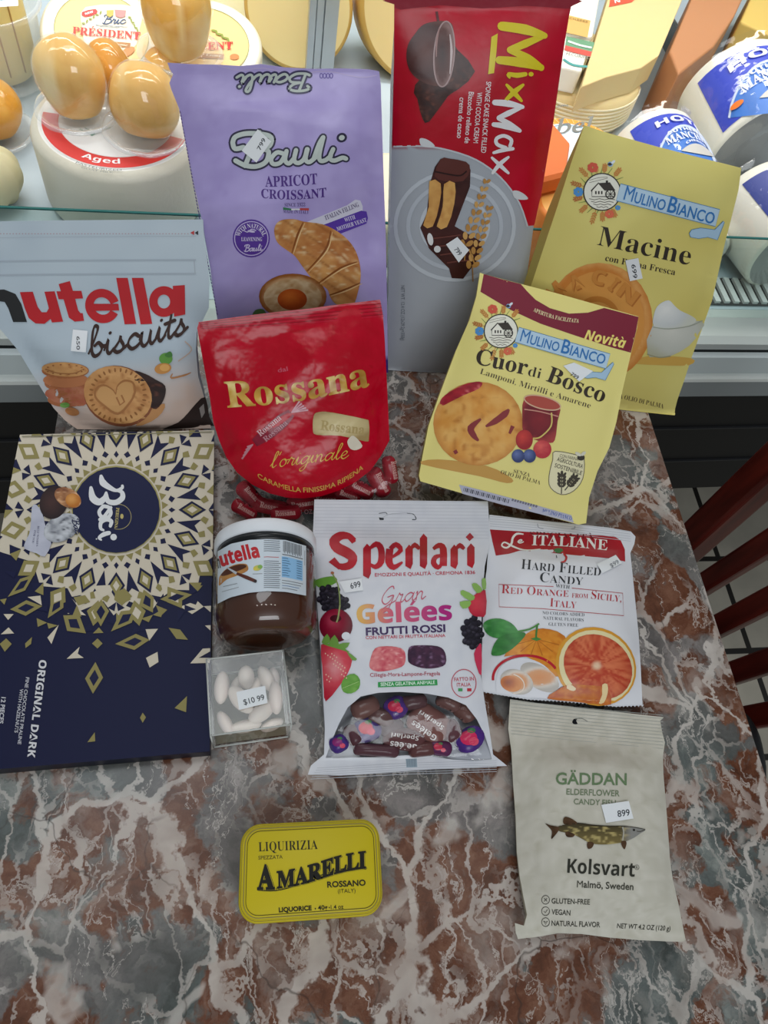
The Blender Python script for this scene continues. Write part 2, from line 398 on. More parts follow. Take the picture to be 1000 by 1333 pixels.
class Art:
    """print on a surface, given in the photo's pixels: x = ox + X/k"""
    def __init__(self, surf, mb=None, ox=0, oy=0, k=1.0, step=6, eps=.00011):
        self.s = surf; self.mb = mb or MB(); self.o = np.array([ox, oy], float); self.k = float(k); self.step = step; self.eps = eps; self.z = 1
        self.q = []
    def at(self, ox, oy, k): self.o = np.array([ox, oy], float); self.k = float(k); return self
    def px(self, p): return self.o+np.asarray(p, float)/self.k
    def put(self, V, Fc, col, z=None, m=0, ramp=None):
        V = np.asarray(V, float)
        if len(V) == 0: return
        z = self.z if z is None else z
        self.n = getattr(self, 'n', 0)+1
        W = self.s.map(V, self.eps*(z+.02*(self.n % 40)))
        if ramp is not None: W = W+self.s.n*(ramp*self.eps*.5)[:, None] if hasattr(self.s, 'n') else W
        if callable(col):
            U = (V-self.o)*self.k; col = col(U[:, 0], U[:, 1])
        elif isinstance(col, str): col = C(col)
        # faces look along the surface's outward side (towards the viewer)
        if len(Fc):
            f = Fc[0]; n = np.cross(W[f[1]]-W[f[0]], W[f[2]]-W[f[0]])
            out = []
            for f in Fc:
                n = np.cross(W[f[1]]-W[f[0]], W[f[2]]-W[f[0]])
                out.append(f if n@(CAMP-W[f[0]]) > 0 else f[::-1])
            Fc = out
        self.mb.add(W, Fc, col, m)
    def poly(self, pts, col, z=None, sm=0, step=None, holes=(), m=0):
        p = smooth_loop(pts, sm) if sm else np.asarray(pts, float)
        V, Fc = fill([self.px(p)]+[self.px(h) for h in holes], step or self.step); self.put(V, Fc, col, z, m)
    def ell(self, cx, cy, rx, ry, col, z=None, rot=0, n=28, step=None, a0=0, a1=360, m=0):
        a = np.radians(np.linspace(a0, a1, n+1)); a = a[:-1] if a1-a0 >= 360 else a
        c, s = math.cos(math.radians(rot)), math.sin(math.radians(rot))
        x, y = rx*np.cos(a), ry*np.sin(a)
        self.poly(np.stack([cx+x*c-y*s, cy+x*s+y*c], 1), col, z, step=step, m=m)
    def line(self, pts, w, col, z=None, sm=0, closed=False, cap=False, step=None, nib=None):
        """ribbon along pts; w a width or a list of widths (in own units)"""
        p = np.asarray(pts, float)
        if hasattr(w, '__len__'):
            ww = np.asarray(w, float)
            if sm: ww = np.interp(np.linspace(0, len(p)-1, (len(p)-1)*sm+1), np.arange(len(p)), ww)
        if sm: p = smooth_loop(p, sm, closed)
        n = len(p)
        if not hasattr(w, '__len__'): ww = np.full(n, float(w))
        if len(ww) != n: ww = np.interp(np.linspace(0, 1, n), np.linspace(0, 1, len(ww)), ww)
        if closed: d = np.roll(p, -1, 0)-np.roll(p, 1, 0)
        else: d = np.vstack([p[1]-p[0], p[2:]-p[:-2], p[-1]-p[-2]]) if n > 2 else np.vstack([p[1]-p[0]]*2)
        d = d/np.maximum(np.linalg.norm(d, axis=1, keepdims=True), 1e-9); no = np.stack([-d[:, 1], d[:, 0]], 1)
        if nib is not None:
            ang = np.arctan2(-d[:, 1], d[:, 0]); ww = ww*(.42+.58*np.abs(np.sin(ang-math.radians(nib))))
        L = self.px(p+no*ww[:, None]/2); R = self.px(p-no*ww[:, None]/2)
        V = np.vstack([L, R]); Fc = [(i, i+1, n+i+1, n+i) for i in range(n-1)]
        if closed: Fc.append((n-1, 0, n, 2*n-1))
        if sm:
            self.put(V, Fc, col, z, ramp=np.tile(np.linspace(0, 1, n), 2))
        else:
            V, Fc = vf_cut(V, Fc, step or (self.step if max(np.ptp(V[:, 0]), np.ptp(V[:, 1])) > self.step else None))
            self.put(V, Fc, col, z)
        if cap:
            for e in (0, n-1): self.ell(p[e][0], p[e][1], ww[e]/2, ww[e]/2, col, z, n=10, step=1e9)
    def ring(self, cx, cy, rx, ry, w, col, z=None, rot=0, n=36, a0=0, a1=360):
        a = np.radians(np.linspace(a0, a1, n+1)); full = a1-a0 >= 360
        if full: a = a[:-1]
        c, s = math.cos(math.radians(rot)), math.sin(math.radians(rot)); x, y = rx*np.cos(a), ry*np.sin(a)
        self.line(np.stack([cx+x*c-y*s, cy+x*s+y*c], 1), w, col, z, closed=full)
    def text(self, s, p0, p1, cap, col, font='n', off=0.0, z=None, arc=0.0, sc=0, track=0.0, up=None, bend=None, slant=0.0, grow=None):
        """lettering from p0 to p1 on the base line, capitals cap high (own units); sc: size of small capitals; arc: rise of the middle"""
        if font == 's' and off == 0: off = -.012
        x = 0; parts = []
        for ch in s:
            g = ch; k = 1.0
            if sc and ch.islower(): g = ch.upper(); k = sc
            V, Fc, W = glyph(font, g, off)
            if len(V): parts.append((V*k+[x, 0], Fc, x+W*k/2))
            x += W*k+track
        if not parts: return
        lo = min(p[0][:, 0].min() for p in parts); hi = max(p[0][:, 0].max() for p in parts)
        p0 = np.asarray(p0, float); p1 = np.asarray(p1, float); d = p1-p0; Ln = np.linalg.norm(d); d /= Ln
        u = np.array([d[1], -d[0]]) if up is None else np.asarray(up, float)/np.linalg.norm(up)
        sx = Ln/max(hi-lo, 1e-6); sy = cap/caph(font)
        AV = []; AF = []
        for V, Fc, xc in parts:
            b = sum(len(a) for a in AV)
            X = (V[:, 0]-lo)*sx+V[:, 1]*sy*slant; Y = V[:, 1]*sy
            t = (X/Ln)
            if grow is not None: Y = Y*(1+(grow-1)*t)
            if arc: Y = Y+arc*4*t*(1-t)
            if bend is not None: Y = Y+bend(t)
            AV.append(p0+np.outer(X, d)+np.outer(Y, u)); AF += [[b+i for i in f] for f in Fc]
        V = self.px(np.vstack(AV))
        if max(np.ptp(V[:, 0]), np.ptp(V[:, 1])) > 9 and cap/self.k > 9: V, AF = vf_cut(V, AF, self.step)
        self.put(V, AF, col, z)
    def arctext(self, s, c, r, a0, a1, cap, col, font='n', off=0.0, z=None, ry=None, inward=False):
        """lettering round a circle; angles in degrees, clockwise from east in the picture; inward: read from inside along the bottom"""
        x = 0; parts = []; ry = ry or r
        for ch in s:
            V, Fc, W = glyph(font, ch, off); parts.append((V, Fc, x, W)); x += W
        sy = cap/caph(font); AV = []; AF = []; b = 0
        for V, Fc, x0, W in parts:
            if not len(V): continue
            t = (x0+V[:, 0])/x; a = np.radians(a0+(a1-a0)*t); rr = V[:, 1]*sy*(-1 if inward else 1)
            AV.append(np.stack([c[0]+(r+rr)*np.cos(a), c[1]+(ry+rr)*np.sin(a)], 1)); AF += [[b+i for i in f] for f in Fc]; b += len(V)
        self.put(self.px(np.vstack(AV)), AF, col, z)
    def script(self, s, p0, p1, xh, w, col, z=None, slant=.25, nib=None, outline=None, up=None, sm=5, bend=None):
        x = 0; st = []
        for ch in s:
            if ch == ' ': x += .5; continue
            W, L = SCR[ch]
            for l in L: st.append([(a+x, b) for a, b in l])
            x += W
        p0 = np.asarray(p0, float); p1 = np.asarray(p1, float); d = p1-p0; Ln = np.linalg.norm(d); d /= Ln
        u = np.array([d[1], -d[0]]) if up is None else np.asarray(up, float)/np.linalg.norm(up)
        z = self.z if z is None else z
        for ps in ([(outline[0], outline[1], z), (0, col, z+1)] if outline else [(0, col, z)]):
            for l in st:
                q = np.array([p0+d*(a*Ln/x+b*xh*slant)+u*(b*xh+(bend(a/x) if bend else 0)) for a, b in l])
                self.line(q, w+2*ps[0], ps[1], ps[2], sm=sm, cap=True, nib=nib)
    def sticker(self, pts, s, t0, t1, cap, root, col='#e9ecef', ink='#30343c'):
        """paper price label: a mesh of its own under the thing"""
        A = Art(self.s, MB(), self.o[0], self.o[1], self.k, self.step, self.eps)
        A.poly(pts, col, 9); A.text(s, t0, t1, cap, ink, 'n', .008, 10)
        o = A.mb.build('price_sticker', M_STICK, root); o['label'] = 'white price sticker'; return o
    def build(self, name, mats, root): return self.mb.build(name, mats, root) if self.mb.V else None

def pillow(H, p=4, q=4, wr=0.0, seed=0, top=0.0, bot=0.0, fx=5, fy=8):
    """bulge of a filled bag, flat along its sealed ends; wr: height of creases"""
    rng = np.random.RandomState(seed); K = [(rng.uniform(-fx, fx), rng.uniform(-fy, fy), rng.uniform(0, 6.3)) for _ in range(9)]
    def f(s, t):
        s = np.clip(s, 0, 1); t = np.clip((t-top)/(1-top-bot), 0, 1)
        e = (1-np.abs(2*s-1)**p)*(1-np.abs(2*t-1)**q); c = s*0
        if top > 0: u = np.clip(t/.22, 0, 1); e = e*u*u*(3-2*u)
        for a, b, o in K: c += 1-2*np.abs(np.sin(a*s+b*t+o))
        return H*e+wr*c/3*np.minimum(1, e*2.2)
    return f
def make_bag(art, outline, hb, root, back_col, mats_back, step=7, zmin=.0008, name_back='back_panel', floor=True, base=None):
    """front sheet (goes into art.mb, below the print) and the back sheet with its sides"""
    s = art.s; V, Fc = fill([np.asarray(outline, float)], step)
    q = s.solve(V); W = s.S(q); ss, tt = s.st(q)
    out = []
    for f in Fc:
        n = np.cross(W[f[1]]-W[f[0]], W[f[2]]-W[f[0]]); out.append(f if n@(CAMP-W[f[0]]) > 0 else f[::-1])
    col = base(V[:, 0], V[:, 1]) if callable(base) else C(base)
    if floor: W[:, 2] = np.maximum(W[:, 2], zmin)
    art.mb.add(W, out, col)
    B = s.plane(q)-s.n*np.maximum(hb(ss, tt), .0006)[:, None]
    if floor: B[:, 2] = np.maximum(B[:, 2], zmin*.6)
    mb = MB(); mb.add(B, [f[::-1] for f in out], C(back_col))
    cnt = {}
    for f in out:
        for i in range(len(f)): e = (f[i], f[(i+1) % len(f)]); cnt[e] = 1
    bd = [e for e in cnt if (e[1], e[0]) not in cnt]
    ids = sorted({i for e in bd for i in e}); mp = {v: k for k, v in enumerate(ids)}; n = len(ids)
    mb.add(np.vstack([W[ids], B[ids]]), [(mp[b], mp[a], n+mp[a], n+mp[b]) for a, b in bd], C(back_col))
    mb.build(name_back, mats_back, root)

# ================================================================== the setting
def nodes(m): m.use_nodes = True; return m.node_tree, m.node_tree.nodes, m.node_tree.links
def marble():
    m = bpy.data.materials.new('red_marble'); nt, N, L = nodes(m); b = N['Principled BSDF']
    b.inputs['Roughness'].default_value = .22; b.inputs['Specular IOR Level'].default_value = .4
    tc = N.new('ShaderNodeTexCoord')
    def math_(op, a, c=None, clamp=False):
        n = N.new('ShaderNodeMath'); n.operation = op; n.use_clamp = clamp
        for i, v in enumerate((a, c)):
            if v is None: continue
            if hasattr(v, 'links'): L.new(v, n.inputs[i])
            else: n.inputs[i].default_value = v
        return n.outputs[0]
    def noise(v, sc, det=4, rough=.55, dist=0):
        n = N.new('ShaderNodeTexNoise'); n.inputs['Scale'].default_value = sc; n.inputs['Detail'].default_value = det
        n.inputs['Roughness'].default_value = rough; n.inputs['Distortion'].default_value = dist; L.new(v, n.inputs['Vector']); return n
    def ramp(f, stops):
        r = N.new('ShaderNodeValToRGB'); e = r.color_ramp.elements
        while len(e) < len(stops): e.new(.5)
        for k, (p, c) in enumerate(stops): e[k].position = p; e[k].color = (*c, 1)
        L.new(f, r.inputs[0]); return r.outputs[0]
    def mixc(f, a, c):
        n = N.new('ShaderNodeMix'); n.data_type = 'RGBA'
        if hasattr(f, 'links'): L.new(f, n.inputs[0])
        else: n.inputs[0].default_value = f
        for i, v in ((6, a), (7, c)):
            if hasattr(v, 'links'): L.new(v, n.inputs[i])
            else: n.inputs[i].default_value = (*v, 1)
        return n.outputs[2]
    # warped coordinates
    sh = N.new('ShaderNodeVectorMath'); L.new(tc.outputs['Object'], sh.inputs[0]); sh.inputs[1].default_value = ((-.153+.356)/2, .11, -.75)
    co = sh.outputs[0]
    w1 = noise(co, 9, 3); sub = N.new('ShaderNodeVectorMath'); sub.operation = 'SUBTRACT'; L.new(w1.outputs['Color'], sub.inputs[0]); sub.inputs[1].default_value = (.5, .5, .5)
    scl = N.new('ShaderNodeVectorMath'); scl.operation = 'SCALE'; L.new(sub.outputs[0], scl.inputs[0]); scl.inputs['Scale'].default_value = .10
    add = N.new('ShaderNodeVectorMath'); L.new(co, add.inputs[0]); L.new(scl.outputs[0], add.inputs[1]); wc = add.outputs[0]
    w2 = noise(co, 30, 3); sub2 = N.new('ShaderNodeVectorMath'); sub2.operation = 'SUBTRACT'; L.new(w2.outputs['Color'], sub2.inputs[0]); sub2.inputs[1].default_value = (.5, .5, .5)
    scl2 = N.new('ShaderNodeVectorMath'); scl2.operation = 'SCALE'; L.new(sub2.outputs[0], scl2.inputs[0]); scl2.inputs['Scale'].default_value = .035
    add2 = N.new('ShaderNodeVectorMath'); L.new(wc, add2.inputs[0]); L.new(scl2.outputs[0], add2.inputs[1]); wc2 = add2.outputs[0]
    w3 = noise(co, 26, 5, .6); sub3 = N.new('ShaderNodeVectorMath'); sub3.operation = 'SUBTRACT'; L.new(w3.outputs['Color'], sub3.inputs[0]); sub3.inputs[1].default_value = (.5, .5, .5)
    scl3 = N.new('ShaderNodeVectorMath'); scl3.operation = 'SCALE'; L.new(sub3.outputs[0], scl3.inputs[0]); scl3.inputs['Scale'].default_value = .045
    add3 = N.new('ShaderNodeVectorMath'); L.new(co, add3.inputs[0]); L.new(scl3.outputs[0], add3.inputs[1]); wc3 = add3.outputs[0]
    # grey against red-brown
    redf = noise(wc3, 15, 6, .58).outputs['Fac']
    acc = redf
    for (x, y, r, g) in MARBLE_RED:
        p = onz(x, y, 0); d = N.new('ShaderNodeVectorMath'); d.operation = 'DISTANCE'; L.new(wc2, d.inputs[0]); d.inputs[1].default_value = tuple(p)
        k = math_('SUBTRACT', 1.0, math_('DIVIDE', d.outputs['Value'], r)); k = math_('MULTIPLY', math_('MAXIMUM', k, 0.0), g); acc = math_('ADD', acc, k)
    red = ramp(acc, [(.485, (0, 0, 0)), (.525, (1, 1, 1))])
    g1 = ramp(noise(wc3, 26, 7, .65, .4).outputs['Fac'], [(.3, C('#3f3c3a')), (.5, C('#6b6664')), (.68, C('#9a918e'))])
    g2 = ramp(noise(wc3, 28, 7, .65, .3).outputs['Fac'], [(.3, C('#353936')), (.55, C('#626866')), (.7, C('#90958f'))])
    grey = mixc(ramp(noise(co, 5, 2).outputs['Fac'], [(.42, (0, 0, 0)), (.58, (1, 1, 1))]), g1, g2)
    rr = ramp(noise(wc3, 45, 7, .7).outputs['Fac'], [(.25, C('#3b2218')), (.5, C('#67402e')), (.72, C('#86604d'))])
    base = mixc(red, grey, rr)
    # veins: thin ridges of stretched noise, branching and uneven in width
    def ridge(v, sc, wd, st, rot, off, det=3, rough=.5):
        mp = N.new('ShaderNodeMapping'); mp.inputs['Rotation'].default_value = (0, 0, rot); mp.inputs['Scale'].default_value = st; mp.inputs['Location'].default_value = (off, off*.7, 0); L.new(v, mp.inputs[0])
        n = noise(mp.outputs[0], sc, det, rough, .6).outputs['Fac']
        d = math_('ABSOLUTE', math_('SUBTRACT', n, .5))
        wn = math_('MULTIPLY', math_('POWER', noise(co, sc*.9, 3).outputs['Fac'], 3.0), wd*6.5)
        k = math_('SUBTRACT', 1.0, math_('DIVIDE', d, math_('ADD', wn, .0006)))
        return ramp(math_('MAXIMUM', k, 0.0), [(0, (0, 0, 0)), (.8, (1, 1, 1))])
    def cells(v, sc, wd, st, rot, off):
        mp = N.new('ShaderNodeMapping'); mp.inputs['Rotation'].default_value = (0, 0, rot); mp.inputs['Scale'].default_value = st; mp.inputs['Location'].default_value = (off, off*.6, 0); L.new(v, mp.inputs[0])
        vo = N.new('ShaderNodeTexVoronoi'); vo.feature = 'DISTANCE_TO_EDGE'; vo.inputs['Scale'].default_value = sc; L.new(mp.outputs[0], vo.inputs['Vector'])
        wn = math_('MULTIPLY', math_('POWER', noise(co, sc*1.3, 4, .6).outputs['Fac'], 3.2), wd*8)
        k = math_('SUBTRACT', 1.0, math_('DIVIDE', vo.outputs['Distance'], math_('ADD', wn, .002)))
        return ramp(math_('MAXIMUM', k, 0.0), [(0, (0, 0, 0)), (.45, (1, 1, 1))])
    am = ramp(noise(co, 11, 3).outputs['Fac'], [(.40, (.05, .05, .05)), (.56, (1, 1, 1))])
    am2 = ramp(noise(co, 17, 3, .5, .3).outputs['Fac'], [(.44, (0, 0, 0)), (.58, (1, 1, 1))])
    v1 = cells(wc3, 11, .027, (1, .7, 1), .7, 1.1)
    v2 = cells(wc3, 24, .036, (1, .55, 1), .8, 4.2)
    v3 = cells(wc3, 52, .050, (1, .55, 1), .5, 7.9)
    v4 = ridge(wc3, 13, .012, (1.6, .7, 1), .9, 7.7, 6, .62)
    vv = math_('MAXIMUM', math_('MAXIMUM', math_('MULTIPLY', v1, .9), math_('MULTIPLY', math_('MULTIPLY', v2, .8), am)), math_('MAXIMUM', math_('MULTIPLY', math_('MULTIPLY', v3, .55), am2), math_('MULTIPLY', v4, .75)))
    fog = ramp(noise(wc3, 20, 6, .65, .3).outputs['Fac'], [(.52, (0, 0, 0)), (.70, (.45, .45, .45))])
    vv = math_('MAXIMUM', vv, math_('MULTIPLY', fog, am))
    # broad pale streaks where the photo has them
    acc = None
    for (x0, y0, x1, y1, wd) in MARBLE_PALE:
        a = onz(x0, y0, 0); c = onz(x1, y1, 0); ab = c-a; ln = float(np.linalg.norm(ab)); e = ab/ln
        s1 = N.new('ShaderNodeVectorMath'); s1.operation = 'SUBTRACT'; L.new(wc2, s1.inputs[0]); s1.inputs[1].default_value = tuple(a)
        dt = N.new('ShaderNodeVectorMath'); dt.operation = 'DOT_PRODUCT'; L.new(s1.outputs[0], dt.inputs[0]); dt.inputs[1].default_value = tuple(e)
        h = math_('MINIMUM', math_('MAXIMUM', dt.outputs['Value'], 0.0), ln)
        ev = N.new('ShaderNodeVectorMath'); ev.operation = 'SCALE'; ev.inputs[0].default_value = tuple(e); L.new(h, ev.inputs['Scale'])
        ds = N.new('ShaderNodeVectorMath'); ds.operation = 'DISTANCE'; L.new(s1.outputs[0], ds.inputs[0]); L.new(ev.outputs[0], ds.inputs[1])
        k = math_('SUBTRACT', 1.0, math_('DIVIDE', ds.outputs['Value'], wd)); k = math_('MAXIMUM', k, 0.0)
        acc = k if acc is None else math_('MAXIMUM', acc, k)
    pn = noise(wc2, 60, 4, .65).outputs['Fac']
    pale = ramp(math_('MULTIPLY', acc, math_('ADD', pn, .45)), [(.30, (0, 0, 0)), (.62, (1, 1, 1))])
    vv = math_('MAXIMUM', vv, math_('MULTIPLY', pale, .7))
    wh = ramp(noise(wc, 35, 3).outputs['Fac'], [(.3, C('#b9aea5')), (.6, C('#dcd4cc'))])
    base = mixc(math_('MULTIPLY', vv, .74), base, wh)
    # dark hairline cracks
    mp = N.new('ShaderNodeMapping'); mp.inputs['Location'].default_value = (3.1, 1.7, 0); L.new(wc2, mp.inputs[0])
    vo = N.new('ShaderNodeTexVoronoi'); vo.feature = 'DISTANCE_TO_EDGE'; vo.inputs['Scale'].default_value = 12; L.new(mp.outputs[0], vo.inputs['Vector'])
    ck = math_('MULTIPLY', ramp(vo.outputs['Distance'], [(0, (1, 1, 1)), (.012, (0, 0, 0))]), ramp(noise(co, 8, 2).outputs['Fac'], [(.5, (0, 0, 0)), (.6, (.7, .7, .7))]))
    base = mixc(ck, base, C('#3a2e28'))
    L.new(base, b.inputs['Base Color'])
    return m
MARBLE_RED = [(640, 1220, .055, .35), (560, 1120, .03, .3), (690, 1190, .03, .25), (460, 1170, .02, .25), (240, 1135, .018, .22), (50, 1320, .03, .25), (235, 1020, .02, .2), (880, 790, .03, .3), (870, 600, .03, .3), (900, 700, .022, .3), (930, 1190, .03, .3), (880, 1060, .018, .3), (480, 1240, .03, .25)]
MARBLE_PALE = [(505, 1205, 560, 1090, .012), (560, 1090, 665, 1020, .014), (850, 960, 800, 1110, .012), (800, 1110, 930, 1180, .014), (930, 1180, 1000, 1190, .008), (770, 1333, 790, 1220, .014), (150, 1210, 260, 1100, .010), (260, 1100, 380, 985, .012), (0, 1150, 80, 1300, .010), (940, 870, 900, 960, .008), (860, 700, 940, 770, .007), (840, 560, 900, 620, .006), (900, 1010, 960, 1080, .008), (230, 1333, 330, 1200, .008), (340, 1040, 420, 1000, .010), (960, 1333, 1000, 1290, .01), (300, 1020, 240, 1130, .007)]
M_MARBLE = marble()
M_DARKMETAL = P('dark_metal', C('#1b1b1d'), .5)

def tiles():
    m = bpy.data.materials.new('floor_tile'); nt, N, L = nodes(m); b = N['Principled BSDF']; b.inputs['Roughness'].default_value = .45
    tc = N.new('ShaderNodeTexCoord'); br = N.new('ShaderNodeTexBrick'); br.offset = 0
    br.inputs['Scale'].default_value = 1; br.inputs['Brick Width'].default_value = .2; br.inputs['Row Height'].default_value = .2; br.inputs['Mortar Size'].default_value = .006
    br.inputs['Color1'].default_value = (*C('#cfc8b8'), 1); br.inputs['Color2'].default_value = (*C('#c2bbab'), 1); br.inputs['Mortar'].default_value = (*C('#2c2926'), 1)
    mp = N.new('ShaderNodeMapping'); mp.inputs['Location'].default_value = (.04, .03, 0); L.new(tc.outputs['Object'], mp.inputs[0]); L.new(mp.outputs[0], br.inputs['Vector'])
    nz = N.new('ShaderNodeTexNoise'); nz.inputs['Scale'].default_value = 12; nz.inputs['Detail'].default_value = 4; L.new(tc.outputs['Object'], nz.inputs['Vector'])
    mx = N.new('ShaderNodeMix'); mx.data_type = 'RGBA'; mx.blend_type = 'MULTIPLY'; mx.inputs[0].default_value = .5; L.new(br.outputs['Color'], mx.inputs[6]); L.new(nz.outputs['Fac'], mx.inputs[7])
    L.new(mx.outputs[2], b.inputs['Base Color']); return m
FLOOR_Z = -.75
mb = MB(); box(mb, (-1.6, -1.6, FLOOR_Z-.05), (2.4, 1.6, FLOOR_Z)); fl = mb.build('floor', tiles(), smooth=False); fl['kind'] = 'structure'

# ---- marble table
TX0, TX1, TY0, TY1 = -.153, .356, -.22, .448
table = thing('marble_table', 'red and grey veined marble table carrying all the sweets', 'table', ((TX0+TX1)/2, .11, FLOOR_Z))
mb = MB(); prism(mb, [(p[0]+(TX0+TX1)/2, p[1]+(TY0+TY1)/2) for p in rrect(TX1-TX0, TY1-TY0, .006, 4)], -.028, 0)
tp = mb.build('tabletop', M_MARBLE, table, smooth=False, loc=None)
# the marble pattern is laid out from the table's own frame
bv = tp.modifiers.new('edge', 'BEVEL'); bv.width = .003; bv.segments = 2; bv.limit_method = 'ANGLE'
mb = MB(); lathe(mb, [(.035, FLOOR_Z+.03), (.035, -.05)], (.1, .11, 0), n=24); mb.build('pedestal', M_DARKMETAL, table)
mb = MB(); lathe(mb, [(.11, FLOOR_Z+.0), (.11, FLOOR_Z+.02), (.05, FLOOR_Z+.04)], (.1, .11, 0), n=40); mb.build('base', M_DARKMETAL, table)
mb = MB(); box(mb, (-.05, -.05, -.05), (.25, .27, -.028)); mb.build('bracket', M_DARKMETAL, table, smooth=False)

# ---- refrigerated counter (own frame: y runs into the counter from its front face)
CY = .456; CROT = math.radians(2.6)
counter = thing('refrigerated_counter', 'white refrigerated cheese counter with black base behind the marble table', 'display counter', (0, CY, FLOOR_Z), CROT)
def cb(name, boxes, mat, smooth=False, bevel=0):
    m_ = MB()
    for lo, hi in boxes: box(m_, (lo[0], lo[1], lo[2]-FLOOR_Z), (hi[0], hi[1], hi[2]-FLOOR_Z))
    o = m_.build(name, mat, counter, smooth, local=True)
    if bevel:
        b_ = o.modifiers.new('edge', 'BEVEL'); b_.width = bevel; b_.segments = 3
    return o
def extr(name, prof, mat, x0=-1.3, x1=1.9):
    m_ = MB(); n = len(prof); V = [(x0, y, z-FLOOR_Z) for y, z in prof]+[(x1, y, z-FLOOR_Z) for y, z in prof]
    m_.add(V, [(i, i+1, n+i+1, n+i) for i in range(n-1)]); return m_.build(name, mat, counter, False, local=True, weld=True)
M_WHITE = P('white_enamel', C('#e8ece8'), .3); M_GREYP = P('grey_plastic', C('#8f9596'), .4); M_BLACK = P('black_kickplate', C('#0e0e10'), .55)
M_DECK = P('pale_grey_deck', C('#b4c2cb'), .35); M_ALU = P('brushed_aluminium', C('#b9bcbd'), .32, metal=.85)
cb('base', [((-1.3, .012, -.34), (1.9, .95, -.12)), ((-1.3, .40, FLOOR_Z), (1.9, .95, -.34))], M_BLACK)
cb('kick_strip', [((-1.3, .009, -.262), (1.9, .012, -.26)), ((-1.3, .009, -.185), (1.9, .012, -.183))], P('dark_grey_trim', C('#2c2d30'), .5))
# bumper: white ledge, dark groove, pale band, white rim, grey band
extr('front_ledge', [(.060, -.014), (.008, -.014), (.0, -.018), (.0, -.026)], P('grey_white_enamel', C('#b4bab8'), .35))  # ledge in one even grey-white, duller than the rim
extr('groove', [(.0, -.026), (.006, -.026), (.006, -.030), (.0, -.030)], P('dark_gasket', C('#3a3f40'), .5))
extr('bumper', [(.0, -.030), (-.004, -.034), (-.004, -.060), (.0, -.064)], P('pale_bumper', C('#c9d3d4'), .35))
extr('rim', [(.0, -.064), (-.007, -.066), (-.007, -.071), (.0, -.073)], M_WHITE)
extr('lower_band', [(.0, -.073), (.002, -.075), (.002, -.108), (.012, -.116)], M_GREYP)
# air grille behind the glass
m_ = MB(); slots = []
for i in range(100):
    x = .05+i*.0115
    box(m_, (x, .052, -.012-FLOOR_Z), (x+.0062, .088, -.0085-FLOOR_Z))
m_.build('air_grille', P('white_grille', C('#cfd2d2'), .4), counter, False, local=True)
cb('grille_well', [((.04, .05, -.0125), (1.2, .09, -.0115))], M_BLACK)
cb('deck', [((-1.3, .046, -.05), (1.9, .95, -.0135))], M_DECK)
cb('back_panel', [((-1.3, .93, -.0135), (1.9, .95, .75))], P('white_back', C('#d8dcda'), .4))
cb('deck_riser', [((.60, .12, -.0134), (.604, .6, .02))], P('grey_divider', C('#6f777b'), .4))
GL_Z = .088
glass_y = .034
gl = cb('front_glass', [((-1.3, glass_y, -.0138), (1.9, glass_y+.0006, GL_Z-.0005))], M_GLASS); gl['label'] = 'clear front glass'
cb('glass_edge', [((-1.3, glass_y-.0004, GL_Z-.0009), (1.9, glass_y+.0016, GL_Z+.0003))], M_GLASSEDGE)
cb('post', [((.0745, .385, -.0135), (.0815, .392, .75)), ((.083, .387, -.0135), (.090, .392, .75)), ((.0915, .385, -.0135), (.106, .392, .75)), ((.0745, .392, -.0135), (.106, .40, .75))], M_ALU)

# ---- red chair and the black bag beside it
M_WOOD = bpy.data.materials.new('red_brown_wood'); nt, N, L = nodes(M_WOOD); b = N['Principled BSDF']; b.inputs['Roughness'].default_value = .3
tc = N.new('ShaderNodeTexCoord'); mp = N.new('ShaderNodeMapping'); mp.inputs['Scale'].default_value = (30, 30, 4); nz = N.new('ShaderNodeTexNoise'); nz.inputs['Scale'].default_value = 3; nz.inputs['Detail'].default_value = 5
rp = N.new('ShaderNodeValToRGB'); rp.color_ramp.elements[0].color = (*C('#3f110d'), 1); rp.color_ramp.elements[0].position = .3; rp.color_ramp.elements[1].color = (*C('#6f241b'), 1); rp.color_ramp.elements[1].position = .75
L.new(tc.outputs['Object'], mp.inputs[0]); L.new(mp.outputs[0], nz.inputs['Vector']); L.new(nz.outputs['Fac'], rp.inputs[0]); L.new(rp.outputs[0], b.inputs['Base Color'])
CX = .435
chair = thing('slat_back_chair', 'dark red wooden chair with a slatted back beside the table', 'chair', (CX, .17, FLOOR_Z))
def bar(name, a, b_, wy, wx, mat=M_WOOD, par=None):
    m_ = MB(); a = np.array(a, float); b_ = np.array(b_, float); V = []
    for p in (a, b_):
        for dx_, dy_ in ((-1, -1), (1, -1), (1, 1), (-1, 1)): V.append(p+[dx_*wx/2, dy_*wy/2, 0])
    m_.add(V, [(3, 2, 1, 0), (4, 5, 6, 7), (0, 1, 5, 4), (1, 2, 6, 5), (2, 3, 7, 6), (3, 0, 4, 7)])
    o = m_.build(name, mat, par or chair, False); bb = o.modifiers.new('edge', 'BEVEL'); bb.width = .004; bb.segments = 3; return o
def onx(x, y, X):
    r = rays((x, y))[0]; return CAMP+r*(X/r[0])
def slat_px(name, a, b_, wy, wx):
    """upright of the chair back through two points of the photo, in the plane of the back"""
    a, b_ = onx(*a, CX), onx(*b_, CX); d = (a-b_)/(a-b_)[2]
    bar(name, b_+d*(.10-b_[2]), b_+d*(-.27-b_[2]), wy, wx)
slat_px('back_post', (1000, 614), (896, 710), .030, .026)
for a, b_ in (((1000, 708), (910, 765)), ((1000, 782), (932, 817)), ((1000, 861), (950, 878)), ((1000, 930), (976, 934))): slat_px('slat', a, b_, .021, .014)
bar('back_post', (CX, -.035, .10), (CX, .0, -.29), .030, .026)
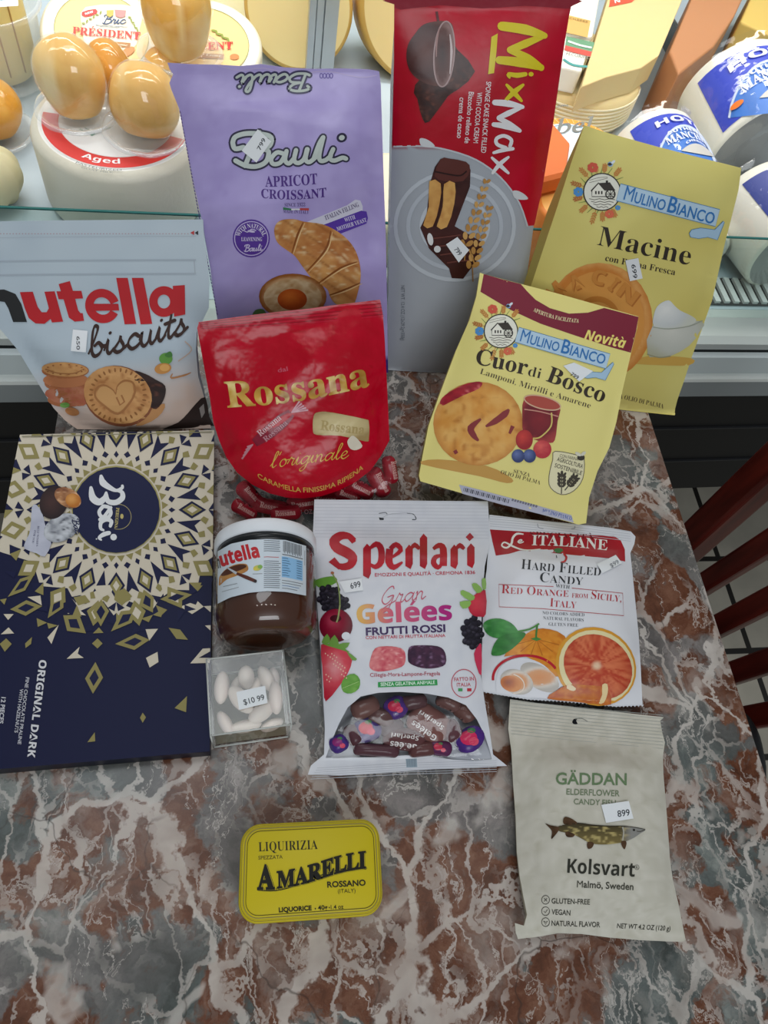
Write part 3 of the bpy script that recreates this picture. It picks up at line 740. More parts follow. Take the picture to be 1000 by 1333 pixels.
m_ = MB(); box(m_, (CX-.013, -.04, .10), (CX+.013, .355, .16)); o = m_.build('top_rail', M_WOOD, chair, False); o.modifiers.new('edge', 'BEVEL').width = .006
m_ = MB(); box(m_, (CX-.012, .02, -.29), (CX+.012, .29, -.25)); o = m_.build('back_rail', M_WOOD, chair, False); o.modifiers.new('edge', 'BEVEL').width = .004
m_ = MB(); prism(m_, [(p[0]+CX-.14, p[1]+.145) for p in rrect(.25, .33, .03)], -.315, -.29); m_.build('seat', M_WOOD, chair, False)
for x, y in ((CX-.005, .285), (CX-.005, .01), (CX-.24, .28), (CX-.24, .015)):
    bar('leg', (x, y, FLOOR_Z), (x, y, -.312), .03, .03)
bag_ = MB()
c = onz(990, 985, -.10); c[2] = -.165
c[0] = .392
blob(bag_, c, (.028, .055, .12), R=rotm('Z', -8), f=lambda d: (abs(d[0])**3+abs(d[1])**3+abs(d[2])**3)**(-1/3.)*.92)
tag(bag_.build('black_bag', P('black_leather', C('#121214'), .5, bump=.3, bscale=200), loc=tuple(c)), 'black soft bag squeezed between the table edge and the red chair', 'bag')

# ================================================================== cheese on the deck behind the glass
ZD = -.0125
M_CHEESE = P('cheese_paste', attr=True, rough=.55, sss=.15, bump=.12, bscale=90)
M_RIND = P('smoked_rind', attr=True, rough=.5, sss=.15, bump=.4, bscale=35, bdist=.002, spec=.3)
M_WAXW = P('white_wax_rind', attr=True, rough=.4, bump=.35, bscale=220, bdist=.0008)
M_TRAY = clear('clear_tray', tint=(.96, .97, .97), gloss=.07, rough=.06, milk=.28)
M_LABEL = P('cheese_label', attr=True, rough=.4)

def smoked(px, py, z, rx, rz, lean, seed, label, tray=True, col=('#f6cc7c', '#e6b262', '#fadfa6'), yaw=0):
    """pear of smoked cheese in film on a shallow clear tray; px, py: middle of its foot in the photo"""
    rng = np.random.RandomState(seed); c = onz(px, py, z)
    t = thing('smoked_cheese', label, 'cheese', tuple(c), group='film-wrapped smoked cheeses')
    R = rotm('Z', yaw)@rotm('X', lean)
    k1, k2, k3 = rng.uniform(0, 6.3, 3)
    def f(d):
        a = math.atan2(d[1], d[0])
        q = 1-d[2]**2
        return (1-.10*max(0, d[2])**2+.05*math.sin(2*a+k1)*q+.05*math.sin(3*a+k2)*q*(.3+d[2])+.04*math.sin(4*d[2]+k3)*q)*(1-.10*max(0, -d[2]-.75)*4)
    up = R@np.array([0, 0, rz*.86])
    cc = c+up*1.0+np.array([0, 0, .004])
    def colr(V):
        n = fbm(V[:, 0]*45+seed, V[:, 2]*45+V[:, 1]*30); a = mix(C(col[0]), C(col[1]), (n-.35)*2.6)
        return mix(a, C(col[2]), (fbm(V[:, 0]*60+9, V[:, 2]*20)-.56)*4)
    mb = MB(); blob(mb, cc, (rx, rx*.95, rz), R, 36, 26, f, colr); mb.build('cheese', M_RIND, t)
    mb = MB(); blob(mb, cc, (rx*1.05, rx*1.0, rz*1.04), R, 36, 26, lambda d: f(d)*(1+.02*(1-d[2]**2)*math.sin(9*math.atan2(d[1], d[0])+5*d[2])), (1, 1, 1)); w_ = mb.build('film_wrap', M_WRAP, t)
    if tray:
        mb = MB(); lathe(mb, [(rx*.95, .0), (rx*1.12, .006), (rx*1.16, .009), (rx*1.30, .0095), (rx*1.31, .007)], c+[0, 0, .0005], n=44, cap1=False, wob=lambda th, h: .015*math.sin(9*th)); mb.build('tray', M_TRAY, t)
    return t

def wheel(name, label, cat, c, r, h, axis=(0, 0, 1), side='#e9dfc4', top='#efe6cd', mat=None, bev=.006, n=64, group=None, inner=None):
    """cheese wheel; c: middle of its near/lower face, axis towards the other face"""
    t = thing(name, label, cat, tuple(c), group=group)
    mb = MB()
    lathe(mb, [(r-bev, 0), (r-bev*.3, bev*.3), (r, bev), (r, h-bev), (r-bev*.3, h-bev*.3), (r-bev, h)], c, axis, n, C(side), cap0=False, cap1=False)
    mb.build('rind', mat or M_CHEESE, t)
    u, v, a = frame_of(axis); c = np.asarray(c, float)
    for hh, fl in ((h, 1), (0, 0)):
        mb = MB(); rr = r-bev; V = [c+a*hh]; Fc = []; ks = 6
        for k in range(1, ks+1):
            for i in range(n): th = 2*PI*i/n; V.append(c+a*(hh)+(u*math.cos(th)+v*math.sin(th))*rr*k/ks)
        for i in range(n):
            j = (i+1) % n; Fc.append((0, 1+i, 1+j))
            for k in range(ks-1): Fc.append((1+k*n+i, 1+(k+1)*n+i, 1+(k+1)*n+j, 1+k*n+j))
        Fc = Fc if fl else [f[::-1] for f in Fc]
        mb.add(V, Fc, C(top if fl or inner is None else inner))
        mb.build('face', mat or M_CHEESE, t)
    return t

# ---- white aged wheel with red ring label
ZW = .062
cw = onz(152, 160, ZW); rw = .0745
cw0 = cw.copy(); cw0[2] = ZD+.0005
tw = wheel('white_cheese_round', 'large white cheese wheel with a red ring label carrying two smoked cheeses', 'cheese', cw0, rw, ZW-ZD-.0005, side='#d9d4c2', top='#eeeeea', mat=M_WAXW, bev=.008)
A = Art(Surf((0, 0, ZW+.0002), (0, 0, 1), [(40, 100), (265, 100), (265, 240), (40, 240)]), step=8, eps=.0003).at(0, 0, 3.846)
def ring_pts(k, a0, a1, n=30):
    a = np.radians(np.linspace(a0, a1, n)); V = np.stack([cw[0]+np.cos(a)*rw*k, cw[1]+np.sin(a)*rw*k, np.full(n, ZW)], 1); return (proj(V)-A.o)*A.k
A.poly(np.vstack([ring_pts(.86, 0, 360, 60)]), '#f3f3f0', 1)
A.poly(np.vstack([ring_pts(.845, 175, 345), ring_pts(.66, 345, 175)]), '#e0433f', 2)
A.poly(ring_pts(.655, 0, 359, 50), '#f4f4f2', 2)
def ring_text(s_, k, cap, amid, adeg, col, font):
    x = 0; G = []
    for ch in s_: V, Fc, W = glyph(font, ch, 0.0); G.append((V, Fc, x)); x += W
    for V, Fc, x0 in G:
        if not len(V): continue
        a_ = np.radians(amid-adeg/2+adeg*(x0+V[:, 0])/x); rr_ = rw*(k+cap*(.5-V[:, 1]/caph(font)))*-1
        A.put(proj(np.stack([cw[0]-np.cos(a_)*rr_, cw[1]-np.sin(a_)*rr_, np.full(len(V), ZW)], 1)), Fc, col, 3)
ring_text('Aged', .735, .085, 262, 34, '#fbfbfb', 'b')
ring_text('PASTEURIZED', .89, .035, 262, 34, '#8a8f8a', 'n'); ring_text('GOAT MILK', .94, .03, 262, 22, '#8a8f8a', 'n')
A.line([(400, 650), (460, 682), (555, 642)], 5, '#3c8a68', 3); A.line([(425, 645), (460, 662), (530, 636)], 4, '#3c8a68', 3)
A.build('ring_label', M_LABEL, tw)

smoked(104, 154, ZW+.001, .0275, .036, -6, 1, 'tall smoked cheese standing on the side of the white wheel nearer the clear tub', yaw=10)
smoked(193, 180, ZW+.001, .029, .032, -14, 2, 'squat tan smoked cheese on the white wheel beside the lavender bag', col=('#f0c070', '#dcaa5a', '#f6d290'))
smoked(146, 124, ZW+.001, .020, .024, -10, 3, 'small orange smoked cheese hidden behind the two on the white wheel', tray=False, col=('#e8a848', '#d8943c', '#f0c880'))
smoked(216, 128, ZD+.02, .020, .026, -6, 8, 'orange smoked cheese peeking out beside the top corner of the lavender bag', col=('#eeb860', '#dba04c', '#f2cc88'))
smoked(236, 78, .043, .033, .046, -4, 4, 'yellow smoked cheese on a tray resting on the second brie box', col=('#e6b052', '#d89a3a', '#f1d088'))
smoked(-6, 180, ZD, .030, .032, -4, 5, 'orange smoked cheese on a tray cut off by the photo edge below the clear tub', col=('#eba83e', '#da942e', '#f4c468'))

# ---- clear tub of pale cheese
ct = onz(2, 98, ZD)
t = thing('clear_tub', 'round clear plastic tub of pale yellow cheese in the top corner', 'tub', tuple(ct))
mb = MB(); lathe(mb, [(.044, .0), (.048, .004), (.054, .07), (.058, .074), (.058, .078), (.055, .078)], ct, n=56, cap1=False); mb.build('body', M_TRAY, t)
tc_ = wheel('pale_cheese', 'pale yellow cheese standing inside the clear tub', 'cheese', ct+[0, 0, .003], .040, .11, side='#eed68a', top='#f2e0a0', bev=.018)
mb = MB()
for a in range(5):
    th = -2.3+a*.42; tube(mb, [ct+[.0404*math.cos(th), .0404*math.sin(th), .02+k*.02] for k in range(5)], .0008, 6, C('#b98f4a'))
mb.build('string', M_CHEESE, tc_)
A = Art(Surf(tuple(ct+[0, 0, .1135]), (0, 0, 1), [(0, 0), (50, 0), (50, 20), (0, 20)]), eps=.0004)
A.poly([(-30, -24), (22, -24), (24, 8), (-30, 12)], '#e4eef2', 1); A.line([(-28, 3), (20, -1)], 1.6, '#7a9fb4', 2); A.build('paper_label', M_LABEL, tc_)

# ---- two boxes of brie, tipped towards the customer
def brie(px, py, r, tiltd, z, label, texts, yaw=0):
    c = onz(px, py, z); n = np.array([math.sin(math.radians(yaw))*math.sin(math.radians(tiltd)), -math.cos(math.radians(yaw))*math.sin(math.radians(tiltd)), math.cos(math.radians(tiltd))])
    t = wheel('brie_box', label, 'cheese box', c-n*.03, r, .03, n, side='#e6dfc6', top='#efe9cf', mat=M_LABEL, bev=.003, group='round brie boxes')
    s = Surf(c, n, [(px-60, py-40), (px+60, py-40), (px+60, py+40), (px-60, py+40)])
    A = Art(s, step=9, eps=.0004)
    u, v, a = frame_of(n)
    def rp(k, a0=0, a1=360, m=44):
        th = np.radians(np.linspace(a0, a1, m)); return proj(c+(np.outer(np.cos(th), u)+np.outer(np.sin(th), v))*r*k)
    A.poly(rp(.94), '#f3efdc', 1); A.poly(rp(.76), '#f2cf8e', 2); A.line(rp(.76), .8, '#8f9a58', 3)
    texts(A, rp); A.build('round_label', M_LABEL, t); return t
def tx1(A, rp):
    A.at(0, 0, 3.846)
    A.poly([(430, 40), (690, 40), (700, 150), (655, 255), (450, 250), (415, 150)], '#f4ead0', 3, sm=3)
    A.script('Bric', (505, 126), (625, 126), 22, 5, '#2c4a74', 4, slant=.4)
    A.line([(480, 132), (640, 142)], 2.5, '#6a7f96', 4); A.line([(500, 140), (600, 145)], 2, '#8a97a6', 4)
    A.text('PRÉSIDENT', (363, 178), (702, 206), 36, '#d8362c', 'sb', .01, 5)
    A.poly([(540, 212), (655, 222), (650, 246), (545, 236)], '#b47a3a', 4); A.text("Creme", (560, 232), (640, 240), 11, '#f4e6c8', 'bi', 0, 5)
    A.poly([(412, 68), (480, 52), (484, 76), (425, 92)], '#d8362c', 4, sm=2); A.text('NEW', (430, 84), (470, 72), 11, '#fff', 'b', 0, 5)
    for i in range(6):
        A.ell(420+i*17, 125-i*11, 9, 4, '#8a9a3e', 5, rot=-60 if i % 2 else 0); A.ell(650+i*8, 95+i*13, 9, 4, '#8a9a3e', 5, rot=70 if i % 2 else 10)
    A.poly([(535, 60), (570, 58), (568, 85), (552, 94), (536, 86)], '#c2b04a', 5); A.poly([(575, 56), (632, 60), (628, 90), (604, 98), (580, 88)], '#d08a86', 5)
    A.ell(640, 265, 40, 20, '#d88a4a', 4, rot=-30)
brie(133, 44, .060, 20, ZD+.058, 'first round brie box behind the tall smoked cheese, lettering in view', tx1, 8)
def tx2(A, rp):
    A.at(250, 0, 3.7037)
    A.text('PRESIDENT', (-150, 253), (198, 243), 34, '#d8362c', 'sb', .01, 5)
    A.poly([(20, 262), (155, 268), (150, 290), (20, 285)], '#b47a3a', 4); A.text('Creme', (70, 278), (140, 282), 12, '#f4e6c8', 'bi', 0, 5)
    for i in range(6): A.ell(105+i*14, 155+i*9, 12, 5, '#8a9a3e', 5, rot=75 if i % 2 else 10)
    A.ell(205, 280, 22, 14, '#d88a4a', 4)
brie(268, 55, .060, 14, ZD+.05, 'second round brie box half hidden by the yellow smoked cheese', tx2, 0)

# ---- pale wheels standing on edge
def stand(px, py, z, r, h, yaw, lean, **k):
    """disc standing on its edge at the photo point (px, py), face towards the customer"""
    n = tilt(lean, yaw); foot = onz(px, py, z); up = np.cross(n, np.array([math.cos(math.radians(yaw)), math.sin(math.radians(yaw)), 0])); up /= np.linalg.norm(up)
    if up[2] < 0: up = -up
    c = foot+up*r
    return c, n
c, n = stand(387, 93, ZD, .062, .03, 0, 22)
wheel('pale_cheese_round', 'pale yellow cheese wheel standing on edge behind the metal post', 'cheese', c-n*.045, .062, .045, n, side='#d0a858', top='#e6cf90', bev=.004, group='pale wheels on edge')
c, n = stand(548, 112, ZD, .082, .05, 4, 20)
wheel('pale_cheese_round', 'larger cream coloured cheese wheel standing on edge between the two tallest bags', 'cheese', c-n*.06, .082, .06, n, side='#d0a654', top='#e8cd8c', bev=.005, group='pale wheels on edge')
c, n = stand(306, 36, ZD, .06, .04, 12, 24)
t = wheel('yellow_wax_cheese', 'yellow wax rind cheese with red lettering leaning behind the second brie', 'cheese', c-n*.03, .058, .03, n, side='#e8c93a', top='#f6ecc0', bev=.004)
A = Art(Surf(c+n*.0002, n, [(290, 0), (340, 0), (340, 40), (290, 40)]), eps=.0004); A.text('Fr', (318, 6), (330, 3), 12, '#cf3a2e', 'bi', .02, 1); A.build('print', M_LABEL, t)
cl = onz(512, 300, ZD)
wheel('cream_cheese_round', 'cream coloured flat cheese showing between the lavender bag and the red bag', 'cheese', cl, .06, .05, side='#efe2c4', top='#f4ead2', bev=.008)
cl = onz(12, 262, ZD); 
t = thing('pale_cheese_piece', 'pale wrinkled cheese behind the glass above the biscuit pouch', 'cheese', tuple(cl))
mb = MB(); blob(mb, cl+[-.012, 0, .027], (.03, .03, .028), None, 30, 20, lambda d: 1+.05*math.sin(12*math.atan2(d[1], d[0])), C('#d9cfa6')); mb.build('cheese', M_CHEESE, t)

# ---- right side: wedges and labelled packs
def slab(name, label, cat, pts_px, z, h, col, mat=None, side=None):
    """flat-lying piece cut to an outline seen in the photo at height z+h"""
    P_ = [onz(x, y, z+h) for x, y in pts_px]; c = np.mean(P_, 0); c[2] = z
    t = thing(name, label, cat, tuple(c)); mb = MB()
    V = [(p[0], p[1]) for p in P_]; a = sum(V[i-1][0]*V[i][1]-V[i][0]*V[i-1][1] for i in range(len(V)))
    if a < 0: V = V[::-1]
    prism(mb, V, z, z+h, C(col)); o = mb.build('cheese', mat or M_CHEESE, t, False); bv_ = o.modifiers.new('edge', 'BEVEL'); bv_.width = .003; bv_.segments = 3; bv_.limit_method = 'ANGLE'
    return t
# lower wheel with pale ridges
cr = onz(752, 78, .035)
wheel('ridged_cheese_round', 'pale yellow ridged cheese wheel under the hard cheese wedge', 'cheese', np.array([cr[0], cr[1], ZD]), .085, .035-ZD, side='#efd9a0', top='#f0dfae', bev=.01)
t = bpy.data.objects['ridged_cheese_round']
mb = MB()
for k in range(7):
    zz = ZD+.010+k*.0045; tube(mb, [(cr[0]+.0852*math.cos(a), cr[1]+.0852*math.sin(a), zz) for a in np.linspace(-2.7, -.3, 40)], .0012, 6, C('#f8ecca'))
mb.build('ridge', M_CHEESE, t)
t = slab('hard_cheese_wedge', 'large tan hard cheese wedge in film with a red top label', 'cheese', [(757, 113), (800, -30), (905, -40), (858, 72), (835, 88), (790, 100)], .036, .03, '#dfc78e')
A = Art(Surf((0, 0, .0662), (0, 0, 1), [(760, -20), (890, -20), (860, 90), (760, 110)]), eps=.0004).at(690, 0, 5.882)
A.poly([(620, -40), (850, -40), (780, 18), (605, 55)], '#e2553a', 1); A.text('N', (650, 30), (690, 20), 26, '#fff', 'b', 0, 2); A.build('film_label', M_LABEL, t)
def pack(name, label, cat, pts_px, z, h, col, arts=None):
    t = slab(name, label, cat, pts_px, z, h, col, M_LABEL)
    if arts:
        A = Art(Surf((0, 0, z+h+.0002), (0, 0, 1), [(735, 0), (780, 0), (780, 90), (735, 90)]), eps=.0004).at(690, 0, 5.882); arts(A); A.build('label', M_LABEL, t)
    return t
def ar(A):
    A.poly([(300, 120), (465, 160), (440, 290), (270, 250)], '#d7ae66', 1); A.text('CHEESE', (300, 150), (440, 180), 16, '#b08a48', 'b', 0, 2)
pack('white_wrapped_cheese', 'white wrapped cheese with a tan label beside the red bag top', 'cheese', [(725, -30), (786, -30), (772, 47), (735, 42)], .036, .03, '#f2eee0', ar)
def ar2(A):
    A.poly([(280, 280), (505, 330), (480, 400), (270, 350)], '#6d9a78', 1); A.poly([(270, 350), (480, 400), (470, 440), (262, 385)], '#d8564a', 1)
    A.text('PECORINO', (275, 425), (460, 462), 24, '#8a8a84', 'n', 0, 2); A.line([(255, 455), (330, 500), (455, 515)], 16, '#4f9a96', 1, sm=3)
    A.line([(290, 320), (380, 352), (470, 372)], 14, '#e8efe4', 2, sm=3)
pack('tricolour_label_cheese', 'cheese pack with green, red and white bands beside the red bag', 'cheese', [(728, 46), (770, 52), (758, 92), (722, 84)], .036, .028, '#f1efe2', ar2)
t = slab('brown_rind_cheese', 'brown rind hard cheese wedge behind the largest blue label cheese', 'cheese', [(884, 96), (872, 66), (916, -40), (985, -40), (957, 20), (930, 60)], ZD, .075, '#b98158')
t = slab('yellow_cheese_wedge', 'yellow cheese wedge in the far top corner above the blue label cheese', 'cheese', [(964, 28), (994, -40), (1060, -40), (1060, 40), (1000, 45)], ZD, .07, '#d3b45f')
# ---- round box with orange rim
co_ = onz(752, 196, .055); ro = .055
t = thing('orange_rimmed_box', 'round white labelled cheese box with an orange rim behind the yellow bag', 'cheese box', (co_[0], co_[1], ZD))
mb = MB(); lathe(mb, [(ro*1.0, 0), (ro*1.03, .004), (ro*1.03, .060), (ro*1.0, .0655), (ro*.97, .0675)], (co_[0], co_[1], ZD), n=64, col=C('#ef8c3a')); mb.build('box', M_LABEL, t)
A = Art(Surf((0, 0, .0551), (0, 0, 1), [(690, 120), (830, 120), (830, 250), (690, 250)]), eps=.0004, step=8)
def rp(k, a0=0, a1=360, m=60):
    th = np.radians(np.linspace(a0, a1, m)); return proj(np.stack([co_[0]+ro*k*np.cos(th), co_[1]+ro*k*np.sin(th), np.full(m, .0552)], 1))
A.poly(rp(.97), '#f4a640', 1); A.poly(rp(.80), '#e2ecf2', 2)
for i in range(48):
    a = 7.5*i; q = np.vstack([rp(.82, a, a, 1), rp(.96, a+2, a+2, 1)]); A.line(q, 1.0, '#fbd08a', 2)
A.line(rp(.74), .7, '#8fb8d4', 3)
A.at(700, 80, 3.333); A.text('bel', (80, 318), (245, 306), 60, '#85857e', 'i', .012, 4); A.text('cheese', (80, 205), (130, 200), 9, '#5a6a74', 'b', 0, 4)
A.build('round_label', M_LABEL, t)
cq = onz(716, 250, ZD)
t = thing('orange_cheese_wedge', 'wrapped wedge of orange cheese beside the red and white bag', 'cheese', tuple(cq))
mb = MB(); P0 = [onz(696, 240, .075), onz(718, 160, .075), onz(742, 188, .075), onz(736, 230, .075)]
prism(mb, [(p[0], p[1]) for p in P0][::-1] if np.cross(P0[1][:2]-P0[0][:2], P0[2][:2]-P0[0][:2]) < 0 else [(p[0], p[1]) for p in P0], .0582, .078, C('#e9793a')); o = mb.build('cheese', M_CHEESE, t, False); o.modifiers.new('edge', 'BEVEL').width = .003
ck_ = onz(705, 335, ZD)
t = wheel('orange_tub', 'orange round tub behind the glass between the red bag and the yellow bag', 'tub', ck_+[.0, -.006, 0], .030, .07, side='#ee8a3c', top='#f6b45e', bev=.004, mat=M_LABEL)

# ---- white cylinders with blue labels
def blue_label(A, L):
    """curved band lettering; L maps (u, v) on the label (u across 0..1, v from the front edge 0..1 to the back) to pixels"""
    def pl(pts): return np.array([L(u, v) for u, v in pts])
    def rect(u0, u1, v0, v1, n=14):
        us = np.linspace(u0, u1, n); return pl([(u, v1) for u in us]+[(u, v0) for u in us[::-1]])
    A.poly(rect(0, 1, 0, 1), '#3a4cc8', 1)
    arch = [(.08+.84*t, .12+.58*math.sin(PI*t)**.8) for t in np.linspace(0, 1, 18)]
    A.poly(pl(arch), '#3f78cc', 2); A.line(pl(arch), 3.0, '#c9d6ee', 3)
    A.poly(pl([(.3+.4*t, .12+.14*math.sin(PI*t)) for t in np.linspace(0, 1, 10)]), '#c9c6bf', 4)
    for s, u0, u1, v, cap in (('HOTO', .20, .82, .78, .13), ('AUTHENTIC', .26, .76, .55, .07), ('MANCHEGO', .22, .82, .36, .15), ('CHEESE', .38, .62, .28, .05)):
        sb = 'sb' if s == 'MANCHEGO' else 'b'
        x = 0; G = []
        for ch in s: V, Fc, W = glyph(sb, ch, .01); G.append((V, Fc, x)); x += W
        for V, Fc, x0 in G:
            if not len(V): continue
            uu = u0+(u1-u0)*(x0+V[:, 0])/x; vv = v+V[:, 1]/caph(sb)*cap+.08*np.sin(PI*(uu-u0)/(u1-u0))-.04
            A.put(np.array([L(a, b) for a, b in zip(uu, vv)]), Fc, '#eef2fb', 5)
    o = pl([(.16+.05*math.cos(a), .22+.05*math.sin(a)) for a in np.linspace(0, 6.28, 14)]); A.poly(o, '#ef7a26', 6)
def cylinder_cheese(label, cpx, z, Y, r, ln, yaw, pitch, u_rng, lab=True, nav=False, face='#9c9d9c', film=True):
    """wheel lying on its side; its round end faces the customer at photo point cpx"""
    f = ony(*cpx, Y) if Y else onz(*cpx, z)
    a = np.array([math.sin(math.radians(yaw))*math.cos(math.radians(pitch)), math.cos(math.radians(yaw))*math.cos(math.radians(pitch)), math.sin(math.radians(pitch))])
    t = wheel('white_cylinder_cheese', label, 'cheese', f, r, ln, a, side='#f2efe2', top='#eceadf', mat=M_WAXW, bev=.004, inner=face, group='white cheeses with blue labels')
    side = np.cross(a, [0, 0, 1]); side /= np.linalg.norm(side); upv = np.cross(side, a)
    A = Art(Cyl(f, a, r+.0002), step=7, eps=.0004)
    th0, th1 = u_rng; v0, v1 = (.08, .86)
    def L(u, v):
        th = math.radians(th0+(th1-th0)*u); p = f+a*ln*(v0+(v1-v0)*v)+(-side*-math.sin(th)+upv*math.cos(th))*r*1.004
        return proj(p)[0]
    if lab: blue_label(A, L)
    if nav:
        def rect(u0, u1, v0, v1, c, z):
            us = np.linspace(u0, u1, 12); A.poly(np.array([L(u, v1) for u in us]+[L(u, v0) for u in us[::-1]]), c, z)
        rect(0, 1, -.05, 1, '#2f3f93', 1); rect(.25, .95, .0, .62, '#e8eaf4', 2)
        for k in range(7): rect(.30, .9, .05+k*.075, .065+k*.075, '#7780a8', 3)
        rect(.3, .7, .52, .58, '#4a5390', 3)
    A.build('blue_label', M_LABEL, t)
    if film:
        mb = MB(); lathe(mb, [(r*.5, -.0035), (r*.98, -.003), (r*1.015, .002), (r*1.02, ln*.6), (r*1.015, ln*.98), (r*1.06, ln*1.06)], f, a, 60, cap0=False, cap1=False, wob=lambda th, h: .006*math.sin(17*th+h*90)); mb.build('film_wrap', M_WRAP, t)
    return t
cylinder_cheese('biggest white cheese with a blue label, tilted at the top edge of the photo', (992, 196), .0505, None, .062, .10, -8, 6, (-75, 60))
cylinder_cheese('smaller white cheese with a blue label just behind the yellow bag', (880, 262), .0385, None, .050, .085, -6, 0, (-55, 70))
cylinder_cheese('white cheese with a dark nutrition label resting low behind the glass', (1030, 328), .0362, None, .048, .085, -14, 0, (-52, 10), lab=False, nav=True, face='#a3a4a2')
cylinder_cheese('plain white cheese end between the yellow bag and the lowest cheese', (922, 328), .0122, None, .024, .03, -4, 0, (-20, 20), lab=False, face='#dedfda')

# ================================================================== the sweets on the table
def speck(a, b, f, lo=.35, g=2.5, c=None):
    a, b = C(a), C(b)
    def k(x, y):
        r = mix(a, b, (fbm(x*f, y*f)-lo)*g)
        if c is not None: r = mix(r, C(c), (vn(x*f*2.3+5, y*f*2.3)-.72)*5)
        return r
    return k
def shade(cx, cy, rx, ry, stops, f=.05, amp=.25):
    """printed picture: colours from the middle (0) to the rim (1), a little mottled"""
    cs = [C(s[1]) for s in stops]; ts = [s[0] for s in stops]
    def k(x, y):
        t = np.sqrt(((x-cx)/rx)**2+((y-cy)/ry)**2)+(fbm(x*f, y*f)-.5)*amp
        return np.stack([np.interp(t, ts, [c[i] for c in cs]) for i in range(3)], 1)
    return k
def bag_thing(name, label, cat, surf, px_base, z=0.0):
    p = surf.plane([px_base])[0]; return thing(name, label, cat, (p[0], p[1], z))
def wheat(A, x0, y0, x1, y1, col='#c8823c', n=5, w=7, z=3):
    d = np.array([x1-x0, y1-y0], float); L = np.linalg.norm(d); d /= L; u = np.array([-d[1], d[0]])
    A.line([(x0, y0), (x1, y1)], w*.3, col, z)
    for i in range(n):
        t = .35+.65*i/n; p = np.array([x0, y0])+d*L*t
        for sg in (-1, 1):
            q = p+u*sg*w*.7+d*w*.5; A.ell(q[0], q[1], w*.85, w*.38, col, z, rot=math.degrees(math.atan2(d[1], d[0]))+sg*35, n=8)
    A.ell(x1, y1, w*.8, w*.4, col, z, rot=math.degrees(math.atan2(d[1], d[0])), n=8)
def flowerhead(A, x, y, r, col, z=4):
    for k in range(7): A.ell(x+r*.6*math.cos(k*.9), y+r*.6*math.sin(k*.9), r*.5, r*.42, col, z, n=9)
def mill_emblem(A, cx, cy, r):
    """round mill picture in a wreath of corn and flowers, and the blue-lettered ribbon beside it"""
    rng = random.Random(5)
    for k in range(13):
        a = math.radians(-165+k*360/13+rng.uniform(-6, 6)); r1 = r*rng.uniform(1.45, 1.8)
        if abs(math.degrees(a)) < 32: continue
        wheat(A, cx+r*.9*math.cos(a), cy+r*.9*math.sin(a), cx+r1*math.cos(a), cy+r1*math.sin(a), rng.choice(['#c98742', '#d29a55', '#b9743a']), 4, r*.11, 2)
        b_ = a+.2; A.line([(cx+r*math.cos(b_), cy+r*math.sin(b_)), (cx+r*1.4*math.cos(b_+.1), cy+r*1.4*math.sin(b_+.1))], [r*.05, r*.02], rng.choice(['#7f9a4a', '#6e8a44']), 2)
    flowerhead(A, cx-.5*r, cy-1.32*r, r*.28, '#d4553f'); flowerhead(A, cx+.4*r, cy+1.2*r, r*.24, '#dd6a4a')
    flowerhead(A, cx-1.28*r, cy, r*.26, '#4f93d2'); flowerhead(A, cx+.86*r, cy+.86*r, r*.14, '#4f93d2'); flowerhead(A, cx+.45*r, cy-1.5*r, r*.14, '#8fb3dd')
    A.ell(cx+.42*r, cy-1.5*r, r*.11, r*.08, '#2e2e33', 5); A.ell(cx+.6*r, cy-1.62*r, r*.13, r*.07, '#dfe6ee', 5, rot=-40)
    A.ell(cx, cy, r, r, '#eceadb', 4); A.ring(cx, cy, r, r, r*.06, '#26231f', 5)
    K = '#2b2622'
    A.poly([(cx-.55*r, cy-.1*r), (cx-.2*r, cy-.45*r), (cx+.12*r, cy-.12*r), (cx+.12*r, cy+.22*r), (cx-.55*r, cy+.25*r)], '#f3f0e2', 5)
    A.line([(cx-.6*r, cy-.05*r), (cx-.2*r, cy-.48*r), (cx+.15*r, cy-.1*r)], r*.07, K, 6)
    A.poly([(cx-.2*r, cy-.48*r), (cx+.42*r, cy-.52*r), (cx+.72*r, cy-.08*r), (cx+.15*r, cy-.08*r)], '#3a332d', 6)
    A.poly([(cx+.2*r, cy-.62*r), (cx+.32*r, cy-.62*r), (cx+.32*r, cy-.4*r), (cx+.2*r, cy-.4*r)], K, 6)
    for x in (-.38, -.22, -.06):
        A.poly([(cx+x*r, cy-.05*r), (cx+(x+.08)*r, cy-.05*r), (cx+(x+.08)*r, cy+.12*r), (cx+x*r, cy+.12*r)], K, 6)
    A.line([(cx-.55*r, cy-.1*r), (cx-.55*r, cy+.25*r), (cx+.65*r, cy+.25*r), (cx+.65*r, cy-.08*r)], r*.04, K, 6)
    A.ring(cx+.45*r, cy+.12*r, .25*r, .25*r, r*.06, K, 6)
    for k in range(4): a = k*PI/4; A.line([(cx+.45*r-.25*r*math.cos(a), cy+.12*r-.25*r*math.sin(a)), (cx+.45*r+.25*r*math.cos(a), cy+.12*r+.25*r*math.sin(a))], r*.03, K, 6)
    for k, (x0, x1) in enumerate(((-.7, .7), (-.6, .62), (-.48, .5), (-.3, .34))):
        y = cy+(.4+.14*k)*r; A.line([(cx+x0*r+q*(x1-x0)*r/5, y+(.03*r if q % 2 else -.03*r)) for q in range(6)], r*.035, '#5a534a', 5)
    for k in range(2): A.line([(cx-.7*r, cy-(.5+.12*k)*r), (cx-.2*r, cy-(.62+.15*k)*r), (cx+.3*r, cy-(.75+.05*k)*r)], r*.025, '#7a7266', 5, sm=3)

